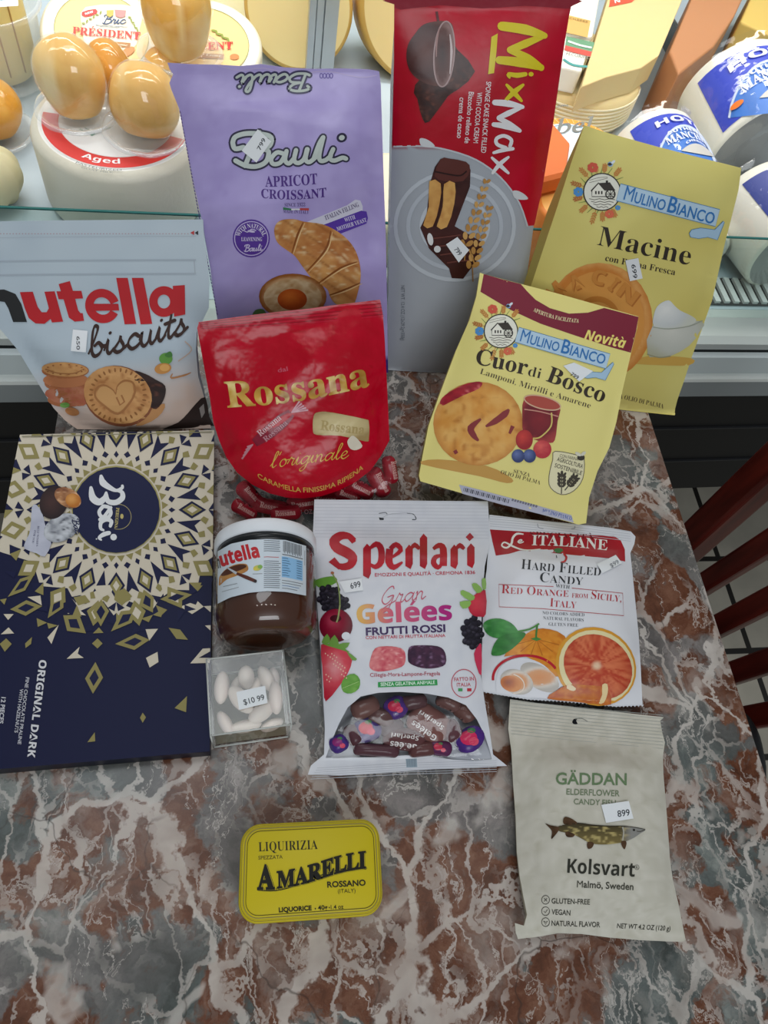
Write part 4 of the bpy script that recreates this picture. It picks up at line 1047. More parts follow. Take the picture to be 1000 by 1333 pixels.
def ribbon(A, p0, p1, hgt, tail, tl0, tl1, cap):
    """pale blue ribbon from p0 to p1 (top edge), hgt deep, with a folded tail; lettering on its middle"""
    p0 = np.array(p0, float); p1 = np.array(p1, float); d = (p1-p0)/np.linalg.norm(p1-p0); v = np.array([-d[1], d[0]])
    A.poly(tail, '#a9c8e0', 5); A.line(np.vstack([tail, tail[:1]]), hgt*.03, '#4a86b4', 6)
    A.poly([p0, p1, p1+v*hgt, p0+v*hgt], '#b9d3e6', 6); A.line([p0, p1, p1+v*hgt, p0+v*hgt], hgt*.035, '#3f7fb4', 7, closed=True)
    tl0 = np.array(tl0, float); tl1 = np.array(tl1, float)
    m = tl0+(tl1-tl0)*.485
    A.text('Mulino', tl0, tl0+(tl1-tl0)*.455, cap*1.0, '#2f74b6', 'n', .012, 8, sc=.74)
    A.text('Bianco', m, tl1, cap*1.12, '#2f74b6', 'n', .012, 8, sc=.70)

# ------------------------------------------------------------------ lavender croissant bag
s = Surf((0, .402, 0), tilt(18, 0), [(222, 95), (497, 95), (506, 488), (288, 492)], pillow(.012, 4, 4, .0030, 3))
root = bag_thing('croissant_bag', 'lavender bag of apricot croissants leaning on the counter glass', 'sweet bag', s, (398, 490))
A = Art(s); A.at(210, 70, 3.2258)
out = A.px([(26, 38), (120, 44), (250, 47), (330, 52), (420, 44), (520, 58), (640, 64), (760, 62), (870, 66), (915, 74), (922, 130), (926, 260), (934, 520), (944, 800), (953, 1339), (800, 1352), (500, 1358), (255, 1362), (240, 1150), (205, 900), (170, 700), (140, 560), (105, 380), (75, 230), (42, 150), (34, 122), (50, 86), (36, 66)])
lav = speck('#ac9dd6', '#baace2', .012)
make_bag(A, out, lambda a, b: .030*np.minimum(1, 1.2-np.abs(2*a-1)**6)*np.clip(np.minimum(b*5, 1), .02, 1), root, '#8f79ba', M_FILM, base=lambda x, y: np.where((y > 462)[:, None], C('#3f2a80'), lav((x-210)*3.2, (y-70)*3.2)))
# folded flap with the upside-down logo
A.script('Bauli', (640, 82), (322, 88), 34, 11, '#b9c2bb', 2, slant=.2, outline=(8, '#2f2752'))
for k in range(4): A.ring(672+k*14, 92, 6, 10, 4, '#56409a', 2, n=12)
A.line([(240, 50), (330, 70), (430, 60), (560, 86), (690, 72), (830, 98), (905, 90)], 4, '#c3b3dc', 1, sm=3)
# logo
def bauli(col, wd, z):
    for l in ([(352, 470), (372, 420), (396, 350), (412, 330)], [(300, 372), (312, 348), (360, 334), (430, 338), (462, 352), (455, 385), (420, 398)], [(420, 398), (450, 410), (440, 452), (400, 472), (352, 468), (312, 448)], [(300, 374), (310, 398), (345, 392)]):
        A.line(l, wd, col, z, sm=5, cap=True)
    for l in ([(516, 420), (486, 414), (462, 440), (470, 462), (500, 456), (522, 420)], [(526, 408), (520, 446), (536, 460), (556, 440)], [(566, 404), (558, 446), (576, 458), (600, 440), (612, 400)], [(614, 400), (606, 442), (622, 454), (650, 432)], [(640, 440), (662, 380), (678, 352)], [(680, 350), (664, 420), (668, 448), (690, 446), (712, 428)], [(722, 400), (708, 436), (726, 448), (760, 436), (776, 440)]):
        A.line(l, wd*.92, col, z, sm=5, cap=True)
    A.ell(758, 352, wd*.62, wd*.55, col, z, rot=-20)
bauli('#2f2b45', 36, 1); bauli('#c6cfca', 20, 2)
A.text('APRICOT', (437, 558), (656, 546), 44, '#4f2f83', 's', .004, 1, arc=-3)
A.text('CROISSANT', (420, 604), (693, 600), 38, '#4f2f83', 's', .004, 1, arc=-9)
A.text('SINCE 1922', (518, 642), (605, 640), 15, '#5a4a82', 'sb', 0, 1); A.text('MADE IN ITALY', (512, 668), (620, 672), 15, '#5a4a82', 'sb', 0, 1)
A.poly([(512, 644), (546, 650), (546, 657), (512, 655)], '#3f8058', 1); A.poly([(546, 650), (582, 650), (582, 656), (546, 657)], '#e6e6ea', 1); A.poly([(582, 648), (620, 648), (620, 658), (582, 656)], '#c04a4a', 1)
A.ell(378, 775, 78, 80, '#5b3a9a', 1); A.ring(378, 775, 70, 71, 4, '#c9bce6', 2)
A.arctext('WITH NATURAL', (378, 780), 50, 196, 344, 18, '#e4dcf2', 'sb', 0, 2); A.text('LEAVENING', (336, 786), (424, 786), 16, '#e4dcf2', 'sb', 0, 2)
A.script('Bauli', (344, 830), (422, 826), 13, 4, '#cfc4e6', 2); A.line([(345, 740), (362, 748), (380, 736), (398, 742)], 4, '#cfc4e6', 2, sm=4); A.ell(378, 745, 16, 5, '#cfc4e6', 2, rot=10)
A.poly([(590, 715), (650, 690), (780, 636), (815, 612), (836, 616), (846, 640), (846, 660), (680, 718), (620, 720)], '#d9d6e8', 1)
A.poly([(676, 720), (840, 658), (862, 662), (868, 690), (862, 712), (750, 756), (720, 750)], '#5a3aa6', 2)
A.text('ITALIAN FILLING', (692, 698), (832, 640), 19, '#5a4a72', 'sb', -.005, 3); A.text('WITH', (772, 706), (816, 692), 17, '#e0d8f2', 'sb', 0, 3); A.text('MOTHER YEAST', (740, 744), (864, 704), 17, '#e0d8f2', 'sb', 0, 3)
# croissant picture
def bake(x, y):
    t = (fbm(x*.016, y*.016)-.25)*1.7
    r = mix(C('#b5713a'), C('#e0a765'), t); st = np.abs(((x*.55-y*.85)/62) % 1-.5)*2
    r = mix(r, C('#8f5122'), (st-.72)*2.2); return mix(r, C('#efd3a2'), (vn(x*.06, y*.09)-.7)*3)
A.poly([(474, 745), (484, 712), (512, 696), (560, 694), (600, 704), (680, 716), (750, 752), (800, 800), (828, 858), (838, 930), (826, 1000), (806, 1052), (760, 1058), (728, 1046), (708, 1018), (694, 985), (640, 950), (602, 905), (562, 850), (530, 826), (488, 792)], bake, 3, sm=4, step=4)
for l in ([(596, 706), (572, 760), (548, 836)], [(712, 742), (690, 820), (612, 912)], [(822, 872), (750, 900), (660, 962)], [(836, 960), (770, 990), (706, 1012)]):
    A.line(l, [3, 9, 3], '#8a4f22', 4, sm=5); A.line(np.array(l)+[7, 4], [2, 6, 2], '#e8c088', 4, sm=5)
A.ell(552, 1018, 142, 96, shade(552, 1018, 142, 96, [(0, '#d8b48a'), (.8, '#caa072'), (.92, '#9c6030'), (1.1, '#8a5226')], .05, .15), 4, step=4)
A.ell(552, 1022, 122, 78, speck('#d9bf98', '#b58a5a', .06, .3, 2.2), 5, step=4); A.ell(550, 1030, 62, 45, shade(540, 1020, 62, 45, [(0, '#d8742e'), (.8, '#b8501c'), (1, '#a8481c')], .07, .4), 6, step=4)
A.poly([(384, 1100), (395, 1075), (425, 1070), (440, 1088), (432, 1105)], '#4a6a3a', 6, sm=3)
for k in range(60):   # small print along the side seam
    t = k/60; p = np.array([78, 240])*(1-t)+np.array([236, 1100])*t; A.line([p, p+[3, 11]], 4, '#5f4a8c', 1)
A.build('front_panel', M_FILM, root)
A.sticker([(405, 315), (462, 366), (400, 455), (338, 405)], '799', (416, 404), (440, 358), 17, root)

# ------------------------------------------------------------------ red and white sponge cake bag
s = Surf((0, .412, 0), tilt(18, 0), [(511, 12), (743, 12), (668, 487), (507, 487)], pillow(.013, 5, 5, .0010, 11))
root = bag_thing('sponge_cake_bag', 'tall red and white bag of chocolate sponge cakes leaning on the counter glass', 'sweet bag', s, (590, 487))
A = Art(s, eps=.0002, step=5); A.at(500, 0, 2.72)
out = A.px([(28, -12), (150, -16), (400, -14), (664, -16), (663, 22), (655, 60), (640, 150), (600, 430), (558, 680), (530, 800), (510, 950), (470, 1240), (458, 1326), (300, 1332), (120, 1330), (14, 1318), (14, 1100), (20, 800), (28, 500), (34, 250), (40, 60), (50, 40), (36, 16)])
def mmcol(x, y):
    X, Y = (x-500)*2.72, y*2.72
    e = np.interp(X, [0, 35, 120, 200, 300, 370, 430, 480, 508, 535], [516, 518, 516, 524, 553, 592, 646, 720, 800, 800])
    r = mix(C('#a2051f'), C('#b30a26'), vn(X*.01, Y*.01)); wt = speck('#a9aeb6', '#bcc1c9', .012)(X, Y)
    return np.where((Y < e)[:, None], r, wt)
make_bag(A, out, lambda a, b: .028*np.clip(np.minimum(b*6, (1-b)*8), .02, 1)*(1-np.abs(2*a-1)**8*.6), root, '#9aa0a8', M_FILM, base=lambda x, y: np.where((y < 190)[:, None], C('#9a0820'), C('#a9aeb6')))
A.poly([(36, -8), (400, -12), (660, -12), (655, 60), (640, 150), (600, 430), (558, 680), (532, 798), (508, 800), (481, 720), (456, 682), (430, 646), (402, 618), (370, 592), (336, 571), (300, 553), (250, 536), (200, 524), (120, 516), (33, 518), (35, 250)], speck('#b0001c', '#be0026', .01), .5)
xs = np.array([[33, 519], [120, 517], [200, 525], [300, 554], [370, 593], [430, 647], [480, 721], [508, 801]]); A.line(xs, 6, '#c4c8cf', 1, sm=3)
A.poly([(32, -10), (662, -14), (660, 24), (640, 30), (500, 20), (350, 30), (200, 18), (60, 34), (38, 16)], '#8f1028', 1, sm=2)
Yl = '#d8c620'; Wh = '#e4e2e4'
def brush(l, w, c): A.line(l, w, c, 2, sm=4, cap=True)
brush([(417, 92), (500, 104), (568, 126)], [32, 36, 22], Yl); brush([(566, 126), (500, 154), (446, 176)], [18, 28, 24], Yl); brush([(446, 176), (510, 206), (556, 240)], [24, 28, 22], Yl); brush([(556, 238), (480, 220), (408, 212)], [22, 34, 28], Yl)
brush([(500, 262), (470, 266), (440, 262), (444, 274)], [15, 18, 14, 8], Yl); A.ell(520, 262, 9, 8, Yl, 2)
brush([(492, 300), (462, 324), (432, 352)], [10, 20, 12], Yl); brush([(486, 356), (462, 330), (434, 300)], [10, 18, 10], Yl)
A.poly([(380, 130), (402, 118), (398, 180), (389, 258), (368, 262), (374, 200)], Yl, 2)
brush([(392, 362), (440, 366), (490, 378)], [20, 24, 14], Wh); brush([(488, 378), (440, 400), (406, 416)], [12, 20, 16], Wh); brush([(406, 418), (444, 438), (480, 462)], [16, 18, 14], Wh); brush([(480, 462), (430, 446), (388, 440)], [14, 22, 16], Wh)
brush([(446, 516), (450, 494), (424, 480), (398, 490), (400, 510), (430, 522)], 13, Wh); brush([(456, 526), (424, 530), (388, 540)], [12, 15, 10], Wh)
brush([(440, 556), (410, 580), (384, 612)], [9, 16, 10], Wh); brush([(440, 612), (412, 586), (382, 558)], [9, 15, 9], Wh)
for tx, a, b, cp in (('SPONGE CAKE SNACK FILLED', (362, 288), (343, 540), 17), ('WITH COCOA CREAM', (330, 326), (316, 505), 17), ('Bizcocho relleno de', (300, 324), (285, 506), 18), ('crema de cacao', (268, 344), (258, 488), 18)):
    A.text(tx, a, b, cp, '#e8dfe0', 'n', .012, 2)
# cocoa bowl and powder
A.poly([(232, 170), (262, 178), (322, 252), (262, 316), (226, 340), (160, 430), (136, 420), (118, 350), (110, 300)], speck('#4a241c', '#2f1512', .06, .3, 2.4, '#6b3a2c'), 2, sm=2, step=4)
A.poly([(110, 118), (140, 86), (190, 74), (232, 78), (246, 110), (246, 220), (232, 290), (205, 304), (150, 296), (100, 262), (80, 214), (84, 160)], shade(150, 180, 110, 130, [(0, '#5a2a22'), (.7, '#3f1a18'), (1, '#6a4038')], .02, .2), 3, sm=4, step=4)
A.ell(212, 190, 36, 116, shade(205, 190, 36, 116, [(0, '#2f1210'), (.8, '#54251d'), (1, '#8a6a66')], .03, .2), 4, rot=4, step=4); A.ring(212, 190, 36, 116, 5, '#a98d8c', 5, rot=4)
A.line([(232, 120), (238, 180), (232, 260)], [3, 9, 3], '#c9b6b6', 5, sm=4); A.line([(196, 96), (186, 140), (184, 200)], [3, 7, 3], '#9c7470', 5, sm=4); A.line([(186, 40), (192, 76)], 9, '#5a1c20', 2)
for c_, r_ in (((152, 505), 20), ((482, 690), 20)): A.poly([(c_[0]-26, c_[1]-14), (c_[0]-8, c_[1]-15), (c_[0]+16, c_[1]-2), (c_[0]+27, c_[1]+14), (c_[0]-2, c_[1]+16), (c_[0]-22, c_[1]+8)], '#d3d5d8', 2, sm=4)
for k, (rx, ry) in enumerate(((210, 190), (165, 150), (118, 105))): A.ring(250, 800, rx, ry, 14, '#b9bfc8' if k % 2 else '#c2c8d0', 1, n=40)
# chocolate cake picture
A.poly([(200, 562), (230, 560), (290, 572), (306, 600), (304, 660), (250, 800), (350, 858), (330, 920), (280, 986), (240, 984), (230, 950), (160, 880), (128, 806), (150, 760), (165, 640), (180, 590)], speck('#4a221e', '#331513', .02, .3, 2), 2, sm=1, step=4)
A.poly([(200, 562), (230, 560), (290, 572), (304, 598), (280, 640), (215, 640), (178, 622)], '#5c2d27', 3, sm=2); A.line([(180, 606), (230, 616), (270, 620), (292, 604)], 5, '#2a100e', 4, sm=3)
A.poly([(160, 640), (200, 648), (196, 720), (172, 800), (138, 796), (158, 730)], speck('#d9a45c', '#c08442', .05, .3, 2), 4, sm=2, step=4); A.poly([(212, 650), (250, 646), (248, 720), (222, 802), (186, 800), (206, 730)], speck('#dda95f', '#c48a48', .05, .3, 2), 4, sm=2, step=4)
A.line([(205, 650), (203, 730), (180, 802)], 7, '#3a1a12', 5, sm=3)
for k in range(4): A.line([(150+k*24, 845+k*28), (210+k*20, 838+k*28), (270+k*14, 830+k*30)], 5, '#6a3a33', 4, sm=3)
A.ell(163, 845, 10, 22, '#e2e2e2', 5, rot=-10); A.ell(188, 880, 12, 12, '#dcdcdc', 5)
for (x0, y0, x1, y1) in ((290, 860, 362, 640), (312, 935, 372, 735)):
    for k in range(9):
        t = k/8; x, y = x0+(x1-x0)*t, y0+(y1-y0)*t
        for sg in (-1, 1): A.ell(x+sg*13*(1-.5*t), y, 15*(1-.35*t), 9*(1-.35*t), '#b98748' if (k+sg) % 2 else '#cfa05e', 5, rot=-65+sg*28, n=10)
    A.line([(x0, y0), (x0-6+8*(y0 > 900), y0+60)], 4, '#a97a40', 5)
A.line([(300, 880), (322, 938)], 5, '#b98748', 5)
A.text('NET WT. 12.4 OZ (12x29.2g=350g)', (60, 1010), (60, 1205), 13, '#6e747c', 'n', 0, 2)
A.build('front_panel', M_FILM, root)
A.sticker([(218, 862), (258, 836), (300, 882), (263, 926)], '799', (246, 880), (262, 902), 16, root)

# ------------------------------------------------------------------ tall yellow biscuit bag
s = Surf((.36, .374, 0), tilt(20, -3), [(758, 164), (965, 218), (874, 548), (652, 496)], pillow(.010, 5, 6, .0010, 21))
root = bag_thing('biscuit_bag', 'taller pale yellow biscuit bag with a cream bowl picture, leaning at the table corner', 'biscuit bag', s, (800, 540))
A = Art(s); A.at(690, 160, 3.331)
out = A.px([(236, 10), (330, 42), (560, 106), (740, 152), (917, 196), (905, 290), (872, 420), (846, 520), (815, 660), (790, 770), (744, 900), (704, 1010), (668, 1120), (640, 1200), (622, 1270), (606, 1294), (575, 1290), (470, 1272), (380, 1255), (200, 1210), (-110, 1130), (-60, 900), (10, 690), (60, 540), (120, 360), (180, 170)])
def mac(x, y):
    X, Y = (x-690)*3.331, (y-160)*3.331
    return mix(C('#d9c96e'), C('#e2d680'), vn(X*.006, Y*.006))
make_bag(A, out, lambda a, b: .017*np.clip(b*2.6+.03, 0, 1), root, '#cdb75a', M_PAPER, base=mac)
mill_emblem(A, 312, 298, 80)
ribbon(A, (392, 262), (822, 374), 76, [(700, 462), (740, 454), (800, 462), (838, 424), (842, 430), (812, 506), (770, 494), (730, 500), (696, 494), (690, 478)], (403, 330), (792, 438), 62)
A.text('Macine', (290, 528), (690, 617), 84, '#2e241a', 's', -.006, 2)
A.text('con Panna Fresca', (325, 597), (628, 660), 27, '#3a2e22', 's', -.004, 2)
A.ell(300, 862, 232, 256, shade(280, 850, 232, 256, [(0, '#e5a04a'), (.55, '#dd9440'), (.86, '#cf7f30'), (.95, '#e2a55c'), (1.05, '#cf8438')], .02, .12), 2, step=4)
A.ell(300, 862, 196, 220, shade(280, 860, 196, 220, [(0, '#e6a650'), (1, '#dc9746')], .03, .5), 3, step=4)
for ch, a, b in (('M', (100, 780), (155, 725)), ('A', (185, 728), (236, 706)), ('C', (262, 690), (318, 706)), ('I', (335, 716), (352, 730)), ('N', (372, 738), (440, 790))):
    A.text(ch, np.array(a)+[5, 6], np.array(b)+[5, 6], 62, '#b9702a', 'b', .02, 4); A.text(ch, a, b, 62, '#d08a3c', 'b', .02, 5)
A.ring(290, 860, 92, 98, 24, '#c8802f', 4, n=40); A.ell(290, 860, 58, 62, '#b06a26', 4)
# bowl of cream
A.poly([(532, 880), (745, 858), (735, 905), (690, 965), (610, 1010), (540, 1015), (510, 1000)], shade(620, 900, 130, 110, [(0, '#dcdcd2'), (.8, '#c4c6bc'), (1.1, '#b4b49c')], .02, .2), 2, sm=2, step=5)
A.poly([(536, 880), (540, 820), (560, 786), (600, 768), (625, 790), (650, 812), (700, 836), (720, 856), (690, 878), (600, 896)], shade(590, 810, 110, 90, [(0, '#e8e9e6'), (.7, '#cfd4d4'), (1.1, '#d4d6c8')], .03, .3), 3, sm=3, step=5)
A.line([(533, 884), (600, 892), (690, 880), (748, 856)], 4, '#a3a898', 4, sm=4); A.line([(508, 1002), (560, 1016), (610, 1010)], 5, '#9b9878', 3, sm=3)
A.poly([(440, 1040), (520, 1010), (700, 1020), (690, 1050), (560, 1050)], '#d3a850', 1, sm=3)
A.text('SENZA OLIO DI PALMA', (330, 1180), (578, 1238), 20, '#5c4c34', 's', 0, 2)
A.build('front_panel', M_PAPER, root)
A.sticker([(412, 594), (468, 584), (487, 672), (432, 684)], '699', (438, 612), (446, 672), 18, root)

# ------------------------------------------------------------------ small yellow bag, lying back on the one behind
nc = tilt(56, -20)
s = Surf((.20, .276, .046), nc, [(625, 357), (832, 412), (762, 680), (547, 624)], pillow(.010, 4, 4, .0012, 31))
root = bag_thing('filled_biscuit_bag', 'smaller pale yellow biscuit bag with a maroon top and a berry jar picture', 'biscuit bag', s, (660, 650))
A = Art(s); A.at(530, 350, 3.2258)
out = A.px([(306, 16), (330, 24), (420, 48), (620, 100), (840, 162), (972, 200), (966, 250), (942, 350), (905, 510), (880, 640), (850, 750), (800, 850), (765, 960), (752, 1068), (720, 1074), (560, 1030), (400, 990), (230, 942), (56, 892), (50, 868), (66, 780), (90, 660), (130, 545), (205, 345), (262, 215), (292, 112)])
make_bag(A, out, lambda a, b: .032*np.clip(b*2.2+.03, 0, 1), root, '#d8c86c', M_PAPER, base=lambda x, y: mix(C('#e6da82'), C('#ecdf8c'), vn(x*.02, y*.02)))
A.poly([(322, 22), (400, 44), (478, 64), (505, 95), (540, 130), (600, 165), (680, 188), (760, 184), (828, 164), (972, 202), (962, 262), (940, 352), (860, 330), (700, 278), (560, 230), (440, 175), (308, 96)], '#7d1a32', 1, step=5)
A.text('APERTURA FACILITATA', (530, 178), (720, 226), 16, '#eadfae', 'sb', 0, 2, arc=-10)
A.text('Novità', (742, 296), (914, 334), 42, '#f0dc78', 'bo', .01, 2, slant=.0)
mill_emblem(A, 394, 262, 70)
ribbon(A, (470, 246), (852, 358), 64, [(728, 440), (762, 432), (816, 436), (864, 392), (868, 400), (832, 468), (790, 456), (756, 460), (730, 452)], (472, 304), (826, 402), 52)
A.text('Cuor', (285, 398), (500, 446), 66, '#33271c', 's', .002, 2); A.text('di', (506, 448), (558, 461), 42, '#33271c', 's', 0, 2); A.text('Bosco', (582, 470), (822, 562), 66, '#33271c', 's', .002, 2)
A.text('Lamponi, Mirtilli e Amarene', (305, 440), (768, 586), 24, '#4a3c2a', 's', 0, 2)
def cook(x, y):
    r = mix(C('#d9953f'), C('#e8b565'), (fbm(x*.02, y*.02)-.3)*2.2); r = mix(r, C('#c07a30'), (vn(x*.05, y*.05)-.62)*3); d = np.sqrt(((x-298)/188)**2+((y-650)/176)**2)
    return mix(r, C('#b8702c'), (d-.82)*3)
A.ell(298, 650, 188, 176, cook, 3, step=4)
A.poly([(60, 820), (130, 800), (330, 826), (440, 880), (420, 900), (300, 870)], '#c99a4c', 1, sm=3)
A.poly([(138, 560), (160, 530), (230, 490), (290, 474), (316, 480), (300, 504), (240, 530), (180, 560), (150, 574)], speck('#b0202e', '#8a1426', .05, .3, 2, '#d86a6a'), 4, sm=3, step=4)
for l, w_ in (([(330, 662), (370, 640), (410, 610), (428, 590)], [8, 26, 28, 8]), ([(310, 630), (268, 668), (280, 700), (300, 722)], [8, 30, 24, 8]), ([(444, 660), (430, 692)], [18, 10]), ([(200, 762), (208, 776)], 16)): A.line(l, w_, '#8a3034', 4, sm=4)
A.poly([(492, 545), (560, 540), (640, 575), (632, 640), (620, 720), (590, 730), (530, 715), (490, 690), (484, 640)], shade(560, 630, 90, 100, [(0, '#8a1a26'), (.7, '#6e1220'), (1, '#a83a3a')], .04, .4), 3, sm=3, step=4)
A.ell(568, 562, 78, 26, '#b04a3c', 4, rot=14); A.ring(568, 562, 78, 26, 5, '#d8b090', 5, rot=14); A.line([(492, 590), (560, 600), (634, 620)], 5, '#c98a7a', 4, sm=3); A.line([(606, 604), (604, 660), (560, 706), (528, 712)], 6, '#d9c06a', 5, sm=4)
A.ell(492, 718, 36, 42, shade(485, 705, 40, 44, [(0, '#d04038'), (1, '#9c1c26')], .06, .4), 5, step=4)
A.ell(568, 758, 38, 38, shade(560, 745, 40, 40, [(0, '#e0605a'), (1, '#b82c3a')], .1, .6), 5, step=4)
for x in (466, 514): A.ell(x, 786, 27, 28, shade(x-6, 778, 28, 28, [(0, '#6a7ab0'), (1, '#2c3a6c')], .06, .3), 6, step=4)
A.text('SENZA', (446, 856), (514, 874), 16, '#4c3e2a', 's', 0, 2); A.text('OLIO DI PALMA', (392, 860), (558, 906), 16, '#4c3e2a', 's', 0, 2)
bd = [(622, 766), (722, 784), (744, 800), (738, 880), (700, 932), (648, 948), (602, 918), (596, 870), (612, 800)]
A.poly(bd, '#e4dcb4', 2, sm=3); A.line(smooth_loop(bd, 3), 3, '#6a6250', 3, closed=True)
A.text('CON FARINA', (640, 790), (718, 806), 13, '#4c4638', 'n', 0, 3); A.text('AGRICOLTURA', (628, 806), (736, 838), 17, '#4c4638', 'n', .01, 3); A.text('SOSTENIBILE', (618, 832), (732, 866), 17, '#4c4638', 'n', .01, 3)
for (x0, y0, x1, y1) in ((648, 945, 650, 858), (662, 930, 710, 872)): wheat(A, x0, y0, x1, y1, '#3f382c', 4, 15, 3)
A.ell(730, 792, 16, 13, '#3a342c', 4); A.ell(718, 778, 14, 7, '#d8d4c2', 5, rot=30); A.ell(740, 776, 12, 7, '#d8d4c2', 5, rot=-40)
bs = [(218, 906), (300, 926), (450, 966), (690, 1034), (700, 1066), (560, 1030), (400, 990), (232, 944)]
A.poly(bs, '#b4b4c4', 2, step=5); A.text('MULINO BIANCO', (566, 1022), (690, 1056), 16, '#3a5aa8', 'sb', 0, 3)
for k in range(26): x = 240+k*7.5; A.line([(x, 918+k*2), (x-4, 934+k*2)], 2+2*((k*7) % 3), '#4c4c58', 3)
for k in range(10): x = 440+k*11; A.line([(x, 968+k*3), (x+7, 972+k*3)], 10, '#70707e', 3)
A.build('front_panel', M_PAPER, root)
A.sticker([(655, 408), (700, 394), (780, 430), (722, 474)], '799', (684, 448), (714, 466), 16, root)

# ------------------------------------------------------------------ glossy red candy pouch with a clear foot
s = Surf((.04, .262, 0.005), tilt(40, 0), [(258, 430), (497, 393), (512, 650), (305, 676)], pillow(.016, 4, 4, .0042, 41))
root = bag_thing('red_candy_pouch', 'glossy red candy pouch with gold lettering and a clear foot', 'candy bag', s, (400, 672))
A = Art(s); A.at(250, 380, 3.571)
top_ = [(24, 168), (32, 142), (160, 124), (400, 98), (640, 64), (874, 36), (888, 110), (896, 220), (904, 380), (912, 540), (918, 690)]
arc_ = [(880, 760), (830, 830), (760, 884), (680, 924), (600, 950), (520, 960), (440, 956), (360, 936), (280, 896), (210, 840), (160, 770), (126, 690)]
out = A.px(top_+arc_+[(100, 610), (84, 500), (62, 380), (44, 280)])
full = A.px(top_+[(922, 800), (930, 940), (880, 1000), (560, 1065), (300, 1060), (215, 1040), (190, 930), (165, 800), (126, 690), (100, 610), (84, 500), (62, 380), (44, 280)])
red = speck('#b2001c', '#c00024', .01)
hbr = lambda a, b: .022*(1-np.abs(2*np.clip(a, 0, 1)-1)**4)*np.clip(b*3, .03, 1)*np.clip((1.06-b)*6, .1, 1)
make_bag(A, out, hbr, root, '#8c0a20', M_FOIL, base='#b2001c')
foot = A.px(arc_[::-1]+[(100, 610)]) if 0 else A.px([(918, 690)]+arc_+[(165, 800), (190, 930), (215, 1040), (300, 1060), (560, 1065), (880, 1000), (930, 940), (922, 800)])
A2 = Art(s, MB()); make_bag(A2, foot, hbr, root, '#fff', M_CLEARFILM, base='#fff', name_back='clear_foot_back')
# the lower sheet is clear; the red print covers the upper sheet
W = A2.mb; W.build('clear_foot', M_CLEARFILM, root)
V, Fc = fill([out], 6); A.put(V, Fc, lambda x, y: red(x, y), 1)
for k in range(9): y = 52+k*9; A.line([(30+k*2, 118+y*.45), (400, 50+y*.85), (878+k*1.5, 0+y*.9)], 3.2, '#8d0a20' if k % 2 else '#c01836', 2, sm=4)
G1 = lambda x, y: mix(mix(C('#d9a94c'), C('#8c5c1e'), vn(x*.018+3, y*.02)), C('#f0d890'), (vn(x*.03, y*.03)-.6)*3)
A.text('Rossana', (165, 536), (826, 436), 118, G1, 'sb', .012, 3, bend=lambda t: -18*np.sin(PI*t))
A.text('dal', (400, 374), (446, 366), 20, '#c4566a', 'n', .01, 3)
# wrapped sweet and bare sweet pictures
A.line([(290, 702), (360, 650), (420, 598), (462, 562)], [38, 64, 64, 40], speck('#8f2036', '#6e1228', .03), 3, sm=4)
for k in range(5):
    A.line([(284, 708), (246-k*6+10, 720+k*14)], [4, 8], '#c98a96', 3); A.line([(462, 560), (500+k*10, 508+k*10)], [4, 8], '#d4a0aa', 3)
A.text('Rossana', (318, 672), (418, 590), 30, '#e2b8bc', 'sb', 0, 4); A.text('Rossana', (344, 698), (446, 612), 26, '#c08a94', 'sb', 0, 4)
A.poly([(566, 575), (590, 558), (650, 560), (800, 590), (822, 606), (822, 680), (806, 694), (690, 668), (580, 664), (562, 640)], shade(690, 620, 150, 60, [(0, '#dccb9a'), (.8, '#cdb988'), (1.1, '#a88e5e')], .03, .2), 3, sm=3, step=4)
A.text('Rossana', (596, 640), (800, 662), 44, '#b9a26c', 'sb', .01, 4)
A.poly([(722, 700), (730, 680), (752, 668), (792, 714), (764, 734), (736, 728)], '#e0d6c2', 4, sm=3)
A.script("l'originale", (362, 818), (720, 772), 34, 6, '#dcb24e', 3, slant=.45, nib=40)
A.text('CARAMELLA FINISSIMA RIPIENA', (306, 862), (796, 822), 22, '#d9a84e', 'n', .012, 3, arc=-88)
A.build('red_print', M_FOIL, root)
A.at(250, 380, 3.571)
A3 = Art(s, MB()); A3.at(250, 380, 3.571)
A3.text('NET WT 6.1 OZ', (380, 1040), (560, 1030), 20, '#b98a90', 'n', .01, 2); A3.build('weight_print', M_FOIL, root)

def sweet(name, label, cat, group, pts, surf_z, nrm, H, col, mat, arts=None, org=None):
    """small wrapped sweet: a filled pillow with twisted ends"""
    A_ = Art(Surf((0, 0, 0), nrm, [(0, 0), (1, 0), (1, 1), (0, 1)]), step=4)
    x0, y0 = np.min(pts, 0); x1, y1 = np.max(pts, 0)
    # quad along the sweet's own long axis
    c_ = np.mean(pts, 0); u_, s_, vt = np.linalg.svd(pts-c_); d = vt[0]; e = np.array([-d[1], d[0]])
    pr = (pts-c_)@np.stack([d, e], 1); a0, b0 = pr.min(0); a1, b1 = pr.max(0)
    qd = [c_+d*a+e*b for a, b in ((a0, b0), (a1, b0), (a1, b1), (a0, b1))]
    p = onz(c_[0], c_[1], surf_z) if org is None else org
    A_.s = Surf(p, nrm, qd, lambda s, t: H*np.sqrt(np.clip((1-np.abs(2*s-1)**3)*(1-np.abs(2*t-1)**2.2), 0, 1)))
    t = thing(name, label, cat, tuple(p), group=group)
    make_bag(A_, pts, lambda a, b: H*.6*np.sqrt(np.clip((1-np.abs(2*a-1)**3)*(1-np.abs(2*b-1)**2.2), .002, 1)), t, col if isinstance(col, str) else '#5a2030', mat, step=3, floor=False, base=col, name_back='wrapper_back')
    if arts: arts(A_)
    A_.build('wrapper', mat, t); return t
